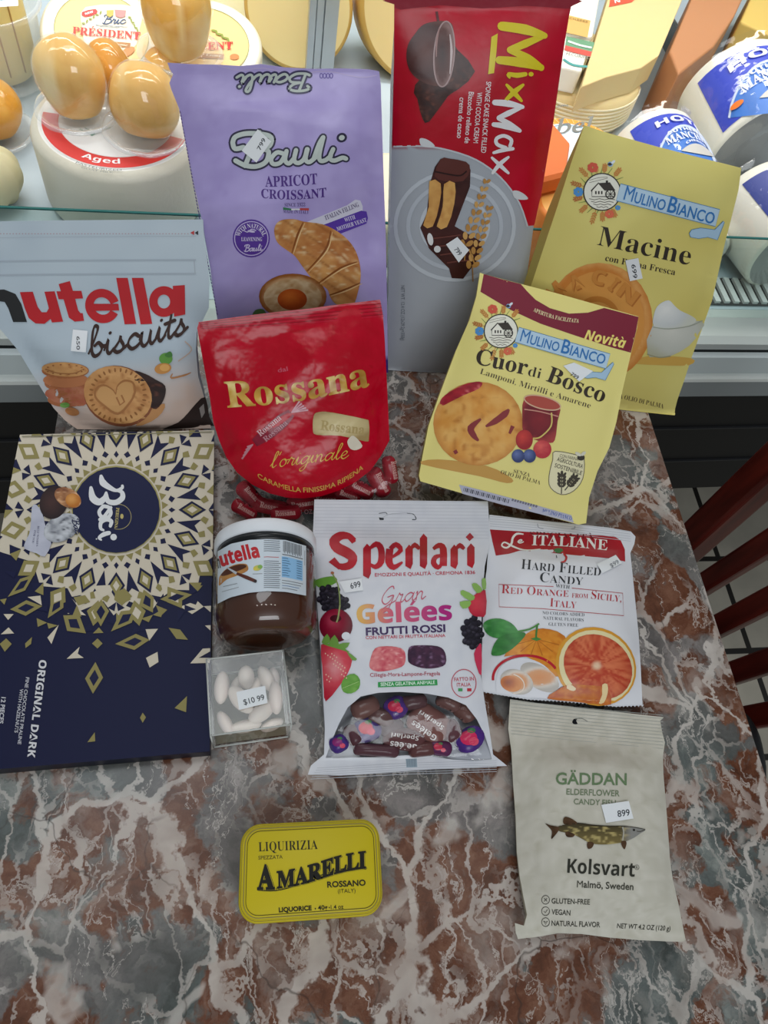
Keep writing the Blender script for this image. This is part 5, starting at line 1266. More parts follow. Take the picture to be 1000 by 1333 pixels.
def capsule(cx, cy, L, w, rot, tw=True):
    """outline of a twist-wrapped sweet: body and two fans"""
    a = np.linspace(-90, 90, 9); h = L/2-w/2
    P_ = [(h+w/2*.8*math.cos(math.radians(t)), w/2*math.sin(math.radians(t))) for t in a]+[(-h-w/2*.8*math.cos(math.radians(t)), -w/2*math.sin(math.radians(t))) for t in a]
    c_, s_ = math.cos(math.radians(rot)), math.sin(math.radians(rot))
    return np.array([(cx+x*c_-y*s_, cy+x*s_+y*c_) for x, y in P_])
# sweets seen through the clear foot of the red pouch
nR = tilt(40, 0)
for i, (x, y, L, w_, r_, lb) in enumerate(((493, 628, 46, 22, 62, 'dark red wrapped sweet upright at the side of the red pouch foot'), (468, 636, 44, 20, 28, 'dark red wrapped sweet slanting under the rim of the red print'), (452, 645, 40, 18, 20, 'dark red wrapped sweet lying lowest beside the white candy bag top'), (325, 645, 46, 22, 48, 'dark red wrapped sweet in the pouch corner above the jar lid'), (352, 660, 50, 20, 12, 'dark red wrapped sweet lying flat above the jar lid'), (395, 656, 50, 20, -8, 'dark red wrapped sweet in the middle of the clear pouch foot'), (372, 668, 44, 18, -4, 'dark red wrapped sweet lowest in the pouch foot just over the jar lid'), (318, 664, 40, 18, 30, 'dark red wrapped sweet in the lowest pouch corner beside the chocolate box'), (424, 650, 44, 18, 4, 'dark red wrapped sweet half hidden by the white candy bag corner'), (508, 612, 40, 18, 80, 'dark red wrapped sweet standing at the outer edge of the pouch'))):
    q = np.array([[x, y]]); p = s.plane(q)[0]-s.n*.006
    if p[2] < .0075: p = onz(x, y, .0075)
    def ar_(A_, x=x, y=y, r_=r_, L=L):
        A_.at(0, 0, 1); c_, sn = math.cos(math.radians(r_)), math.sin(math.radians(r_))
        A_.text('Rossana', (x-c_*L*.3-sn*-3, y-sn*L*.3+c_*3), (x+c_*L*.3+sn*3, y+sn*L*.3+c_*3), 7, '#d3a09a', 'sb', .01, 2)
    sweet('wrapped_sweet', lb, 'sweet', 'sweets in the red pouch', capsule(x, y, L, w_, r_), 0, nR, .0055, '#961a28', M_FOIL, ar_, org=p)

# ------------------------------------------------------------------ white biscuit pouch with the zip top
s = Surf((-.08, .348, 0), tilt(36, 0), [(-70, 288), (268, 288), (272, 560), (110, 565)], pillow(.013, 4, 4, .0014, 51, top=.24))
root = bag_thing('biscuit_pouch', 'white zip-top pouch of round sandwich biscuits cut off by the photo edge', 'biscuit bag', s, (190, 560))
A = Art(s, eps=.0002, step=5); A.at(0, 270, 3.448)
out = A.px([(-260, 70), (0, 62), (300, 58), (600, 56), (912, 54), (916, 130), (930, 230), (940, 330), (938, 450), (905, 520), (884, 560), (880, 640), (890, 760), (925, 880), (950, 1010), (700, 1030), (360, 1030), (240, 900), (140, 740), (80, 640), (0, 545), (-140, 380), (-250, 240)])
def nb(x, y):
    X, Y = x*3.448, (y-270)*3.448
    r = mix(C('#b0bec9'), C('#bac7d0'), vn(X*.008, Y*.008)); r = mix(r, C('#c9b2a4'), (Y-700+.12*(X-400))/170.*(.55+.5*vn(X*.02, Y*.02)))
    return r
make_bag(A, out, lambda a, b: .034*(1-np.abs(2*a-1)**4)*np.clip(b*2-.35, .02, 1), root, '#aab2bb', M_PAPER, base=lambda x, y: nb(x, y))
A.poly([(700, 1028), (950, 1010), (940, 940), (922, 850), (880, 880), (846, 920), (800, 965), (740, 990)], '#2a1a16', 2, sm=2)
for y, w_ in ((132, 2), (238, 7), (300, 7)): A.line([(-150, y+6), (300, y), (880, y-3)], w_, '#a5b0bb', 1, sm=3)
for k in range(62): x = k*14-10; A.ell(x, 118, 3, 2.4, '#b08a92', 2, n=6)
A.poly([(854, 114), (872, 104), (872, 124)], '#b83a3a', 2); A.poly([(874, 114), (890, 104), (890, 124)], '#26262a', 2); A.line([(872, 240), (876, 300)], 5, '#a9b3bd', 1)
# rounded logo
Rd, Bk = '#b90f1c', '#17181a'
def arch(xl, xr, yt, yb, w_, c):   # n
    A.line([(xl, yt), (xl+4, yb)], w_, c, 2); A.line([(xl, yt+55), (xl+30, yt+8), ((xl+xr)/2, yt), (xr-24, yt+12), (xr-2, yt+60), (xr+10, yb)], w_, c, 2, sm=4)
A.poly([(-130, 375), (-70, 373), (-66, 398), (-30, 370), (20, 368), (70, 388), (96, 432), (122, 514), (60, 514), (38, 452), (22, 424), (-8, 420), (-40, 440), (-52, 470), (-30, 516), (-90, 516)], Bk, 2)
A.poly([(90, 380), (148, 378), (170, 446), (188, 470), (210, 470), (220, 452), (200, 378), (246, 376), (284, 512), (234, 516), (228, 500), (200, 522), (160, 520), (130, 496), (112, 452)], Rd, 2)
A.poly([(264, 344), (314, 330), (328, 374), (366, 374), (374, 408), (338, 410), (352, 462), (362, 474), (372, 474), (378, 508), (336, 512), (310, 494), (286, 412), (264, 412), (254, 376), (274, 376)], Rd, 2)
a = np.radians(np.linspace(28, 345, 40)); el = np.stack([460+58*np.cos(a)+4*np.sin(a), 442+58*np.sin(a)], 1)
A.line(el, 38, Rd, 2, sm=1); A.poly([(404, 432), (532, 432), (536, 462), (412, 464)], Rd, 3)
for x0, x1, y0 in ((522, 560, 316), (592, 632, 316)): A.poly([(x0, y0), (x0+52, y0), (x1+52, 522), (x1, 524)], Rd, 2)
A.ring(736, 422, 47, 50, 38, Rd, 2)
A.poly([(776, 352), (830, 348), (832, 480), (782, 490)], Rd, 2)
# script word
A.script('biscuits', (398, 672), (838, 560), 62, 19, '#33190f', 3, slant=.30, nib=70, bend=lambda t: -12*math.sin(PI*t))
# biscuits
def bis(x, y): return mix(mix(C('#c48a52'), C('#d9a468'), (fbm(x*.02, y*.02)-.3)*2), C('#a86c38'), (vn(x*.06, y*.06)-.66)*4)
for cy, ry, rx in ((862, 34, 86), (835, 34, 98), (790, 38, 100)): A.ell(300, cy, rx, ry, '#a5623a', 2)
A.poly([(210, 820), (400, 800), (390, 880), (330, 890), (240, 870)], speck('#a8583e', '#b87858', .03), 2, sm=3)
A.ell(296, 774, 102, 34, '#b8744a', 3); A.ell(294, 732, 106, 36, '#a8673c', 3); A.ell(292, 726, 104, 32, bis, 4, rot=3, step=4); A.line([(210, 726), (260, 742), (330, 744), (370, 728)], 4, '#a06a3c', 5, sm=3)
for k in range(14): a_ = k*.45; A.ell(292+84*math.cos(a_), 726+22*math.sin(a_), 5, 3, '#9a6236', 5, n=7)
A.poly([(600, 740), (650, 745), (700, 772), (742, 800), (740, 850), (716, 892), (690, 902), (640, 860)], speck('#33160f', '#1f0c0a', .03, .3, 2, '#6a3a2a'), 4, sm=3, step=4)
A.poly([(672, 900), (740, 880), (728, 920), (680, 960), (610, 980)], '#c08a56', 3, sm=2)
A.ell(534, 846, 160, 134, '#8a4f30', 3, rot=20); A.ell(530, 840, 156, 126, bis, 4, rot=20, step=4)
for k in range(30): a_ = k*2*PI/30; A.ell(530+126*math.cos(a_)*.96, 840+112*math.sin(a_), 10, 4.5, '#94602f', 5, rot=math.degrees(a_), n=8)
hp = [(530, 925), (470, 890), (430, 850), (434, 812), (466, 796), (504, 816), (522, 838), (530, 800), (560, 776), (598, 786), (606, 830), (580, 880)]
A.line(smooth_loop(hp, 4), 9, '#a66e3c', 5, closed=True); A.poly(np.array(hp)*.9+[52, 85], '#cd9a60', 5, sm=4)
A.line([(524, 850), (540, 885), (560, 870), (546, 840)], 8, '#a66e3c', 6)
A.ell(745, 678, 30, 26, '#5f9a3c', 4); A.poly([(740, 660), (765, 645), (775, 665), (755, 672)], '#3f7a30', 5, sm=3); A.ell(732, 722, 38, 24, '#c88a44', 4, rot=-10); A.ell(740, 718, 22, 16, '#e0a85c', 5)
A.line([(775, 745), (770, 765), (830, 752), (858, 740)], [4, 8, 8, 3], '#b07a4c', 3, sm=4); A.line([(800, 690), (860, 640), (830, 600)], 5, '#c0a898', 2, sm=4)
A.ell(292, 886, 22, 12, '#6fa04a', 4); A.ell(325, 915, 32, 18, '#b87a48', 4, rot=15)
A.poly([(895, 900), (915, 880), (920, 920), (905, 945)], '#8c8480', 3)
A.ell(400, 1005, 60, 18, '#3a1c14', 3)
A.build('front_panel', M_PAPER, root)
A.sticker([(330, 545), (396, 552), (388, 648), (320, 642)], '650', (346, 576), (346, 636), 15, root, ink='#4a4a50')

# ------------------------------------------------------------------ navy chocolate box
BZ = .015
crn = [onz(28, 567, BZ), onz(278, 561, BZ), onz(273, 978, BZ), onz(-58, 1006, BZ)]
root = thing('chocolate_box', 'flat navy chocolate box with a cream and gold kaleidoscope pattern', 'chocolate box', tuple(np.mean(crn, 0)*[1, 1, 0]))
mb = MB(); V = [c.copy() for c in crn]+[np.array([c[0], c[1], .0005]) for c in crn]
mb.add(V[:4], [(3, 2, 1, 0)], C('#14183a')); mb.add(V, [(0, 1, 5, 4), (1, 2, 6, 5), (2, 3, 7, 6), (3, 0, 4, 7), (4, 5, 6, 7)], C('#14172f'))
A = Art(Surf((0, 0, BZ), (0, 0, 1), [(28, 567), (278, 561), (273, 978), (-58, 1006)]), mb, step=40, eps=.00012)
TOPQ = [(26, 566), (279, 560), (274, 979), (-60, 1008)]
def clip_quad(p):
    """keep print inside the lid's outline"""
    p = [np.array(a, float) for a in p]; Q = [np.array(a, float) for a in TOPQ]
    for i in range(4):
        a, b = Q[i], Q[(i+1) % 4]; e = b-a; out = []
        ins = lambda q: e[0]*(q[1]-a[1])-e[1]*(q[0]-a[0]) >= 0
        for k in range(len(p)):
            c0, c1 = p[k-1], p[k]
            i0, i1 = ins(c0), ins(c1)
            if i0 != i1:
                d0 = e[0]*(c0[1]-a[1])-e[1]*(c0[0]-a[0]); d1 = e[0]*(c1[1]-a[1])-e[1]*(c1[0]-a[0]); out.append(c0+(c1-c0)*d0/(d0-d1))
            if i1: out.append(c1)
        p = out
        if len(p) < 3: return None
    return p
def bp(pts, c, z):
    p = clip_quad(pts)
    if p is not None: A.at(0, 0, 1); A.poly(p, c, z)
CR, GO, NV = '#cfc5b2', '#8f8552', '#161a3e'
kc = np.array([151.5, 664.0])
def pol(r, a, e=1.0): return kc+np.array([math.cos(math.radians(a)), math.sin(math.radians(a))])*r
# cream field behind the star pattern
fld = [pol(r_, a_) for a_, r_ in ((-180, 260), (-90, 240), (-60, 260), (0, 260), (20, 150), (32, 132), (45, 148), (58, 122), (70, 138), (82, 120), (90, 142), (98, 120), (110, 140), (122, 120), (135, 140), (148, 128), (160, 160))]
bp(fld, CR, 1)
NS = 16; st_ = 360/NS
for k in range(NS):
    a = 90+k*st_
    low = 20 < (a % 360) < 160
    # inner gold teeth round the disc
    for h in (-.25, .25): bp([pol(60, a+h*st_-5), pol(68, a+h*st_), pol(60, a+h*st_+5)], GO, 2)
    bp([pol(68, a), pol(72, a-2.6), pol(77, a), pol(72, a+2.6)], NV, 2)
    # long navy darts between the diamonds
    b_ = a+st_/2
    bp([pol(73, b_-3.6), pol(78, b_), pol(73, b_+3.6), pol(69, b_)], NV, 2)
    bp([pol(80, b_), pol(112, b_-4.8), pol(104, b_), pol(112, b_+4.8)], NV, 2)
    bp([pol(110, b_-4.4), pol(118, b_-2), pol(121, b_-5.6), pol(114, b_-7)], GO, 3); bp([pol(110, b_+4.4), pol(118, b_+2), pol(121, b_+5.6), pol(114, b_+7)], GO, 3)
    # framed diamonds
    for (w0, c0, z0) in ((1.0, NV, 3), (.72, GO, 4), (.38, CR, 5)):
        rm, hr, ha = 99, 18*w0, 6.6*w0
        bp([pol(rm-hr, a), pol(rm, a-ha), pol(rm+hr, a), pol(rm, a+ha)], c0, z0)
    # outer ring of lozenges and pinwheels
    for (w0, c0, z0) in ((1.0, GO, 3), (.5, CR, 4)):
        rm, hr, ha = 137, 17*w0, 5.0*w0
        bp([pol(rm-hr, b_), pol(rm, b_-ha), pol(rm+hr, b_), pol(rm, b_+ha)], c0, z0)
    for sg in (-1, 1):
        bp([pol(120, a), pol(132, a+sg*1.0), pol(128, a+sg*5)], NV, 3); bp([pol(134, a), pol(146, a+sg*4.5), pol(150, a)], NV if sg > 0 else GO, 3)
        bp([pol(152, b_+sg*2), pol(166, b_+sg*5), pol(160, b_+sg*0)], NV, 3)
    if not low:
        for (w0, c0, z0) in ((1.0, NV, 3), (.7, GO, 4), (.34, CR, 5)):
            rm, hr, ha = 170, 18*w0, 4.2*w0
            bp([pol(rm-hr, a), pol(rm, a-ha), pol(rm+hr, a), pol(rm, a+ha)], c0, z0)
A.at(0, 550, 3.3333)
A.ell(505, 380, 194, 190, '#a39a60', 6); A.ell(505, 382, 189, 186, '#191e42', 7)
# loose shapes over the navy half
A.at(0, 760, 3.3333)
def hollow(pts, c=GO, k=.52):
    p = np.array(pts, float); m_ = p.mean(0); bp(A_pts(p), c, 4); bp(A_pts(m_+(p-m_)*k), NV, 5)
def A_pts(p): return np.array([0, 760])+np.asarray(p, float)/3.3333
for q in ([(45, 112), (115, 72), (184, 98), (112, 140)], [(208, 150), (222, 82), (276, 55), (276, 105)], [(275, 138), (345, 136), (374, 216), (292, 205)], [(440, 68), (474, 120), (438, 186), (402, 122)], [(482, 208), (525, 120), (596, 112), (572, 170)], [(604, 95), (624, 26), (668, 60), (664, 126)], [(695, 68), (770, 30), (834, 48), (758, 92)], [(500, 262), (590, 218), (650, 244), (584, 288)], [(415, 340), (448, 408), (404, 478), (370, 412)], [(35, 58), (88, -20), (150, -40), (110, 30)]): hollow(q)
for q in ([(160, 150), (205, 170), (165, 188)], [(205, 170), (252, 182), (212, 196)], [(430, 190), (450, 214), (404, 216)], [(424, 238), (446, 260), (424, 282), (400, 260)], [(612, 152), (664, 136), (646, 168)], [(664, 136), (708, 110), (700, 146)], [(732, 192), (782, 200), (816, 244), (766, 240)], [(758, 540), (812, 488), (808, 558)], [(620, 560), (634, 580), (620, 604), (608, 582)], [(380, 688), (412, 645), (414, 684)], [(0, 262), (28, 238), (52, 262), (22, 296)], [(110, 260), (140, 232), (136, 262), (112, 280)], [(500, 40), (540, 20), (574, 55), (530, 95), (496, 70)], [(0, 70), (30, 64), (20, 92)], [(850, 10), (880, 8), (862, 30)], [(320, 60), (370, 50), (392, 80), (340, 95)]): bp(A_pts(q), GO, 4)
for q in ([(120, 58), (176, 52), (182, 94)], [(16, 132), (60, 132), (36, 158)], [(4, 220), (38, 190), (62, 216)], [(206, 234), (256, 178), (224, 262)], [(290, 326), (346, 274), (338, 304), (364, 322)], [(292, 130), (340, 108), (374, 138)], [(500, 130), (540, 94), (584, 112)], [(632, 198), (686, 196), (648, 248)], [(634, 322), (684, 296), (688, 340), (650, 364)], [(782, 100), (826, 84), (850, 92), (858, 76), (884, 100), (834, 132)], [(884, 98), (916, 96), (914, 124)], [(826, 346), (880, 282), (912, 280), (912, 294), (862, 322), (912, 322), (910, 344)], [(890, 182), (914, 180), (914, 204)], [(700, 10), (770, 8), (712, 54)], [(310, 60), (390, 30), (394, 70), (342, 106)], [(404, 10), (500, 5), (480, 44), (440, 62)]): bp(A_pts(q), CR, 3)
A.at(0, 760, 3.3333)
A.text('ORIGINAL DARK', (172, 330), (120, 752), 32, '#d5d4d8', 'b', .01, 4); A.text('FINE CHOCOLATE PRALINE', (114, 406), (78, 696), 14, '#bdbdc6', 'n', .02, 4); A.text('WITH HAZELNUTS', (88, 456), (64, 646), 14, '#bdbdc6', 'n', .02, 4); A.text('12 PIECES', (8, 492), (-4, 606), 18, '#c8c8d0', 'n', .025, 4)
# script logo (reads downwards)
A.at(0, 550, 3.3333); LW = '#dfe0e2'
for l, w_ in (([(440, 236), (448, 264), (478, 286), (506, 298), (530, 288), (532, 278)], [14, 30, 22, 14, 14, 12]), ([(396, 286), (404, 330), (432, 348), (456, 330), (462, 308)], [14, 32, 30, 22, 12]), ([(462, 312), (470, 344), (504, 350), (532, 330), (530, 306), (512, 300)], [14, 22, 24, 24, 18, 10]),
             ([(448, 366), (474, 372), (482, 398), (466, 416), (440, 410), (432, 390), (446, 370)], 16), ([(482, 372), (452, 412), (434, 424)], 14), ([(480, 452), (484, 432), (464, 424), (440, 436), (438, 462), (450, 470)], [14, 18, 18, 18, 14, 10]), ([(474, 482), (452, 488), (432, 502), (440, 512)], [18, 20, 14, 8]), ):
    A.line(l, w_, LW, 8, sm=5, cap=True)
A.ell(494, 500, 14, 14, LW, 8); A.ell(420, 508, 3, 3, LW, 8)
A.ring(516, 412, 54, 54, 2.5, '#a79d6c', 8, a0=-100, a1=110); A.text('PERUGINA', (506, 372), (498, 460), 13, '#c2b472', 'sb', .01, 8)
A.ell(530, 410, 7, 11, '#c2b472', 8)
# chocolate and foil picture
A.poly([(140, 370), (160, 360), (186, 400), (196, 440), (214, 505), (224, 530), (196, 584), (160, 570), (108, 550), (112, 520), (128, 486), (136, 440)], speck('#aeb0c0', '#c0c2d0', .02), 8, sm=2, step=8)
A.text('BEST WISHES', (164, 452), (158, 540), 9, '#5a5c78', 's', 0, 9); A.text('FOR YOU', (150, 470), (140, 528), 9, '#5a5c78', 's', 0, 9)
A.ell(270, 460, 84, 56, speck('#8d9098', '#c9ccd2', .05, .3, 2.5, '#3c3f4a'), 9, rot=-28, step=4); A.script('Bac', (312, 420), (330, 486), 14, 4, '#2c3050', 10); 
A.ell(235, 350, 60, 74, shade(225, 350, 64, 74, [(0, '#4a3230'), (.8, '#2f2224'), (1.1, '#241a1e')], .03, .2), 9, rot=20, step=5)
A.ell(296, 330, 62, 40, speck('#7a4a34', '#c08a5c', .06, .3, 2, '#e0b48c'), 10, rot=28, step=4); A.ell(318, 342, 32, 30, shade(312, 335, 32, 30, [(0, '#e0a45c'), (1, '#b8702c')], .06, .3), 11, rot=20, step=4)
A.at(0, 0, 1)
A.line([(29, 569), (276, 563)], 1.2, '#8f8a70', 6)
A.build('lid', M_CARD, root)

# ------------------------------------------------------------------ jar of brown spread lying on its back
JR = .0335
jb = onz(344, 842, .022); je = onz(345, 676, .066)
jb = np.array([.0068, .1535, JR+.0012]); ja = np.array([.002, 1, .0]); ja = ja/np.linalg.norm(ja)
JL = .092
root = thing('spread_jar', 'squat glass jar of brown hazelnut spread lying on its back', 'jar', (jb[0], jb[1]+.04, 0))
def sup(th): return 0
mb = MB()
prof = [(.018, .0), (.0255, .002), (.030, .007), (.0322, .015), (.0326, .022), (.0326, .054), (.0322, .0565)]
lathe(mb, prof, jb, ja, 64, C('#4a2415')); lathe(mb, [(.0, .0), (.020, .0)], jb, ja, 64, C('#4a2415'), cap0=False, cap1=False)
M_SPREAD = P('hazelnut_spread', C('#47230f'), .35); mb.build('spread', M_SPREAD, root)
mb = MB(); lathe(mb, [(.008, .0008), (.0195, -.0012), (.0270, .0006), (.0315, .0062), (.0333, .015), (.0336, .022), (.0336, .055), (.0328, .058), (.0325, .064)], jb, ja, 64, cap0=True, cap1=False)
mb.build('glass', clear('jar_glass', gloss=.05, rough=.02, fres=1.4), root)
mb = MB(); lathe(mb, [(.0330, .0570), (.0330, .0640)], jb, ja, 64, C('#15171a'), cap0=True, cap1=True); mb.build('neck_band', P('dark_band', C('#16181b'), .25), root)
mb = MB(); lathe(mb, [(.0338, .0630), (.0347, .0636), (.0347, .0712), (.0338, .0724), (.028, .0727)], jb, ja, 72, C('#e9ebee'), wob=lambda th, h: .006*math.cos(60*th)*(.0635 < h < .072)); mb.build('lid', P('white_plastic', C('#e6e9ee'), .35), root)
LJ = Cyl(jb, ja, .0338)
A = Art(LJ, step=5, eps=.00008).at(260, 660, 6.25)
def jl(x, yy): return x, yy
topc = lambda x: np.interp(x, [140, 250, 400, 550, 700, 870], [365, 300, 268, 260, 268, 318]); botc = lambda x: np.interp(x, [140, 250, 400, 550, 700, 870], [790, 735, 698, 684, 690, 722])
xs = np.linspace(146, 866, 26)
A.poly(np.vstack([np.stack([xs, topc(xs)], 1), np.stack([xs, botc(xs)], 1)[::-1]]), '#cfd9e2', 1, step=4)
def jc(x, v): return (x, topc(x)+(botc(x)-topc(x))*v)
A.text('n', (150, 498), (172, 494), 100, '#17181a', 'b', .01, 2); A.text('utella', (176, 486), (492, 406), 108, '#c0202a', 'b', .03, 2, arc=10)
A.poly([(165, 560), (220, 500), (300, 465), (370, 462), (392, 480), (388, 520), (300, 560), (220, 590), (160, 640), (156, 600)], speck('#c08a4e', '#a56a34', .03), 2, sm=3)
A.poly([(172, 550), (230, 500), (310, 470), (366, 470), (376, 490), (290, 530), (200, 560)], speck('#5a2f1e', '#43200f', .03), 3, sm=3)
A.line([(222, 492), (300, 540)], [10, 22], '#b9bec4', 4); A.line([(300, 540), (380, 572), (460, 606)], [18, 30, 26], '#5c2c20', 4, sm=3); A.ell(452, 604, 14, 12, '#2c2022', 5)
A.ell(470, 496, 34, 22, '#c8c25a', 3, rot=-10); A.ell(492, 486, 20, 16, '#7fae4c', 4); A.ell(452, 505, 16, 12, '#d9c84c', 4); A.line([(430, 545), (510, 542)], 5, '#8a8f94', 2)
A.line([(190, 648), (305, 622)], 5, '#8a9096', 2); A.line([(180, 690), (318, 652)], 5, '#9aa0a6', 2)
for k in range(24):   # small print
    if k in (6, 7, 9): continue
    v = .03+k*.039; x0, x1 = 522, 652+8*math.sin(k*3); pts = [jc(x, v+.0*x) for x in np.linspace(x0, x1, 5)]; A.line(pts, 5.5, '#6e747c' if k != 8 else '#c46a70', 2)
for k in range(22): x = 680+k*7; A.line([jc(x, .02), jc(x, .02+.20+.02*(k % 3))], [2, 4, 3, 5][k % 4], '#2b2e33', 2)
A.poly([jc(x, .32) for x in np.linspace(668, 838, 6)]+[jc(x, .72) for x in np.linspace(838, 668, 6)], '#8fbfe6', 2)
for k in range(8): v = .35+k*.047; A.line([jc(x, v) for x in np.linspace(672, 720+10*(k % 3), 3)], 5, '#42668c', 3); A.line([jc(x, v) for x in np.linspace(790, 830, 3)], 5, '#42668c', 3)
A.line([jc(x, .28) for x in np.linspace(672, 840, 4)], 6, '#4a4f58', 2)
for k in range(4): A.line([jc(x, .78+k*.05) for x in np.linspace(670, 840-k*15, 4)], 5, '#6a88b0' if k == 2 else '#72777e', 2)
A.line([jc(855, .1), jc(855, .4)], 4, '#8a8f96', 2)
A.build('paper_label', M_LABEL, root)

# ------------------------------------------------------------------ small clear box of sugared almonds
BH = .036
q = [onz(270, 859, BH), onz(369, 846, BH), onz(379, 944, BH), onz(273, 957, BH)]
cbx = np.mean(q, 0); ex = (q[1]-q[0]+q[2]-q[3])/2; ey = (q[0]-q[3]+q[1]-q[2])/2; wx, wy = np.linalg.norm(ex), np.linalg.norm(ey); ex /= wx; ey = np.array([-ex[1], ex[0], 0])
R = np.stack([ex, ey, [0, 0, 1]], 1); ob = np.array([cbx[0], cbx[1], .0])
root = thing('clear_gift_box', 'small clear plastic box of white sugared almonds with a price sticker', 'box', tuple(ob))
mb = MB(); h = [wx/2, wy/2]
box(mb, (-h[0], -h[1], .0006), (h[0], h[1], BH), R=R, o=ob); mb.build('box_walls', M_ACETATE, root, smooth=False)
mb = MB()
for sx in (-1, 1):
    for sy in (-1, 1): box(mb, (sx*h[0]-.0005, sy*h[1]-.0005, .001), (sx*h[0]+.0005, sy*h[1]+.0005, BH), R=R, o=ob)
for z in (.001, BH):
    for s_ in (-1, 1): box(mb, (-h[0], s_*h[1]-.0005, z-.0004), (h[0], s_*h[1]+.0005, z+.0004), R=R, o=ob); box(mb, (s_*h[0]-.0005, -h[1], z-.0004), (s_*h[0]+.0005, h[1], z+.0004), R=R, o=ob)
mb.build('folded_edge', P('acetate_edge', C('#c6c8c4'), .2), root)
mb = MB(); box(mb, (-h[0]+.0015, -h[1]+.0015, .001), (h[0]-.0015, h[1]-.0015, .0022), R=R, o=ob); mb.build('base_card', P('grey_green_card', C('#7d7a68'), .7), root)
A = Art(Surf((0, 0, BH+.0002), (0, 0, 1), [(270, 859), (369, 846), (379, 944), (273, 957)])).at(260, 830, 6.25)
A.sticker([(298, 446), (532, 394), (552, 536), (322, 592)], '$10 99', (362, 552), (530, 508), 44, root)
M_SUGAR = P('sugar_shell', attr=True, rough=.45, sss=.1)
al = [(180, 400, 74, 165, 4, .020), (378, 272, 118, 82, 88, .022), (540, 305, 70, 150, -28, .018), (640, 480, 68, 165, -3, .024), (330, 500, 85, 165, -40, .024), (510, 600, 85, 150, 55, .020), (205, 690, 60, 130, -30, .014), (380, 720, 60, 160, 82, .014), (300, 400, 60, 120, 20, .010), (650, 280, 55, 110, -10, .012), (450, 400, 60, 130, 30, .010), (600, 720, 55, 120, 70, .011)]
wh = ['at the side next to the navy box', 'lying across the top end of the clear box', 'slanted in the top corner of the clear box', 'upright along the outer wall of the clear box', 'slanted under the edge of the price sticker', 'lying below the price sticker', 'in the lower corner next to the navy box', 'lying along the front wall of the clear box', 'low between two others near the navy box', 'low in the top outer corner of the clear box', 'mostly hidden under the price sticker', 'low in the front outer corner of the clear box']
for k, (x, y, w_, l_, rot, z) in enumerate(al):
    p = onz(260+x/6.25, 830+y/6.25, z); sc_ = .00084/6.25
    a_, b_ = l_/2*sc_*1.0, w_/2*sc_*1.0
    rr = rotm('Z', -rot)
    lim = np.array([h[0]-.0025, h[1]-.0025])
    dx_ = (p-ob)@R[:, 0]; dy_ = (p-ob)@R[:, 1]
    ext = np.array([math.hypot(b_*math.cos(math.radians(rot)), a_*math.sin(math.radians(rot))), math.hypot(b_*math.sin(math.radians(rot)), a_*math.cos(math.radians(rot)))])
    dx_ = np.clip(dx_, -lim[0]+ext[0], lim[0]-ext[0]); dy_ = np.clip(dy_, -lim[1]+ext[1], lim[1]-ext[1])
    p = ob+R[:, 0]*dx_+R[:, 1]*dy_+np.array([0, 0, z])
    mb = MB(); blob(mb, p, (b_, a_, min(.0068, z-.003)), rr, 28, 18, lambda d: 1-.10*max(0, d[1])-.03*d[0]**2, C('#e0d3c8') if k % 3 else C('#dccdc4'))
    tag(mb.build('sugared_almond', M_SUGAR, loc=tuple(p)), 'white sugared almond '+wh[k], 'sugared almond', 'sugared almonds in the clear box')

# ------------------------------------------------------------------ white bag of fruit jellies with a clear window
tz = .004
nS = tilt(84, 0)
s = Surf(onz(520, 1000, .006), nS, [(408, 650), (636, 655), (652, 998), (402, 1008)], pillow(.020, 4, 3.0, .0013, 61, top=.06, bot=.04))
root = bag_thing('fruit_jelly_bag', 'white bag of red fruit jellies with a clear window full of wrapped sweets', 'candy bag', s, (525, 1000))
A = Art(s); A.at(390, 640, 3.507)
body = [(68, 36), (300, 38), (600, 42), (860, 44), (866, 140), (868, 240), (846, 340), (838, 450), (832, 560), (828, 700), (828, 840), (846, 960), (866, 1080), (884, 1200), (948, 1252), (700, 1262), (480, 1276), (200, 1294), (38, 1292), (52, 1250), (112, 1200), (116, 1080), (108, 940), (100, 760), (84, 560), (70, 380), (60, 220)]
win = [(130, 1186), (150, 1130), (180, 1060), (220, 985), (280, 935), (360, 918), (460, 914), (580, 922), (680, 940), (760, 975), (810, 1040), (845, 1110), (868, 1180), (878, 1222), (800, 1228), (700, 1224), (600, 1206), (480, 1204), (380, 1212), (240, 1214), (170, 1218), (120, 1216)]
Bf = A.px(body); Wf = A.px(win)
A2 = Art(s, MB()); make_bag(A2, Bf, lambda a, b: .005*(1-np.abs(2*a-1)**4)*(1-np.abs(2*b-1)**4), root, '#b9bcc4', M_FILM, base='#fff')
def wcol(x, y): return mix(C('#d2d4dc'), C('#dcdde3'), vn(x*.03, y*.03))
V, Fc = fill([Bf, Wf], 6); A.put(V, Fc, wcol, 0)
mbw = Art(s, MB()); V, Fc = fill([Wf], 5); mbw.put(V, Fc, (1, 1, 1), 0); mbw.build('clear_window', M_CLEARFILM, root)
for k in range(12): y = 42+k*15; A.line([(70, y), (862, y+6)], 2, '#c3c5cd', 1)
for k in range(6): y = 1228+k*10; A.line([(80+k*-6, y+34), (480, y+12), (900, y)], 2.5, '#bfc1c9', 1)
A.poly([(485, 1220), (535, 1216), (538, 1258), (488, 1260)], '#9fb0bd', 1)
for k in range(7): A.line([(490+k*6.5, 1222), (492+k*6.5, 1256)], 3, '#6f7f8c', 2)
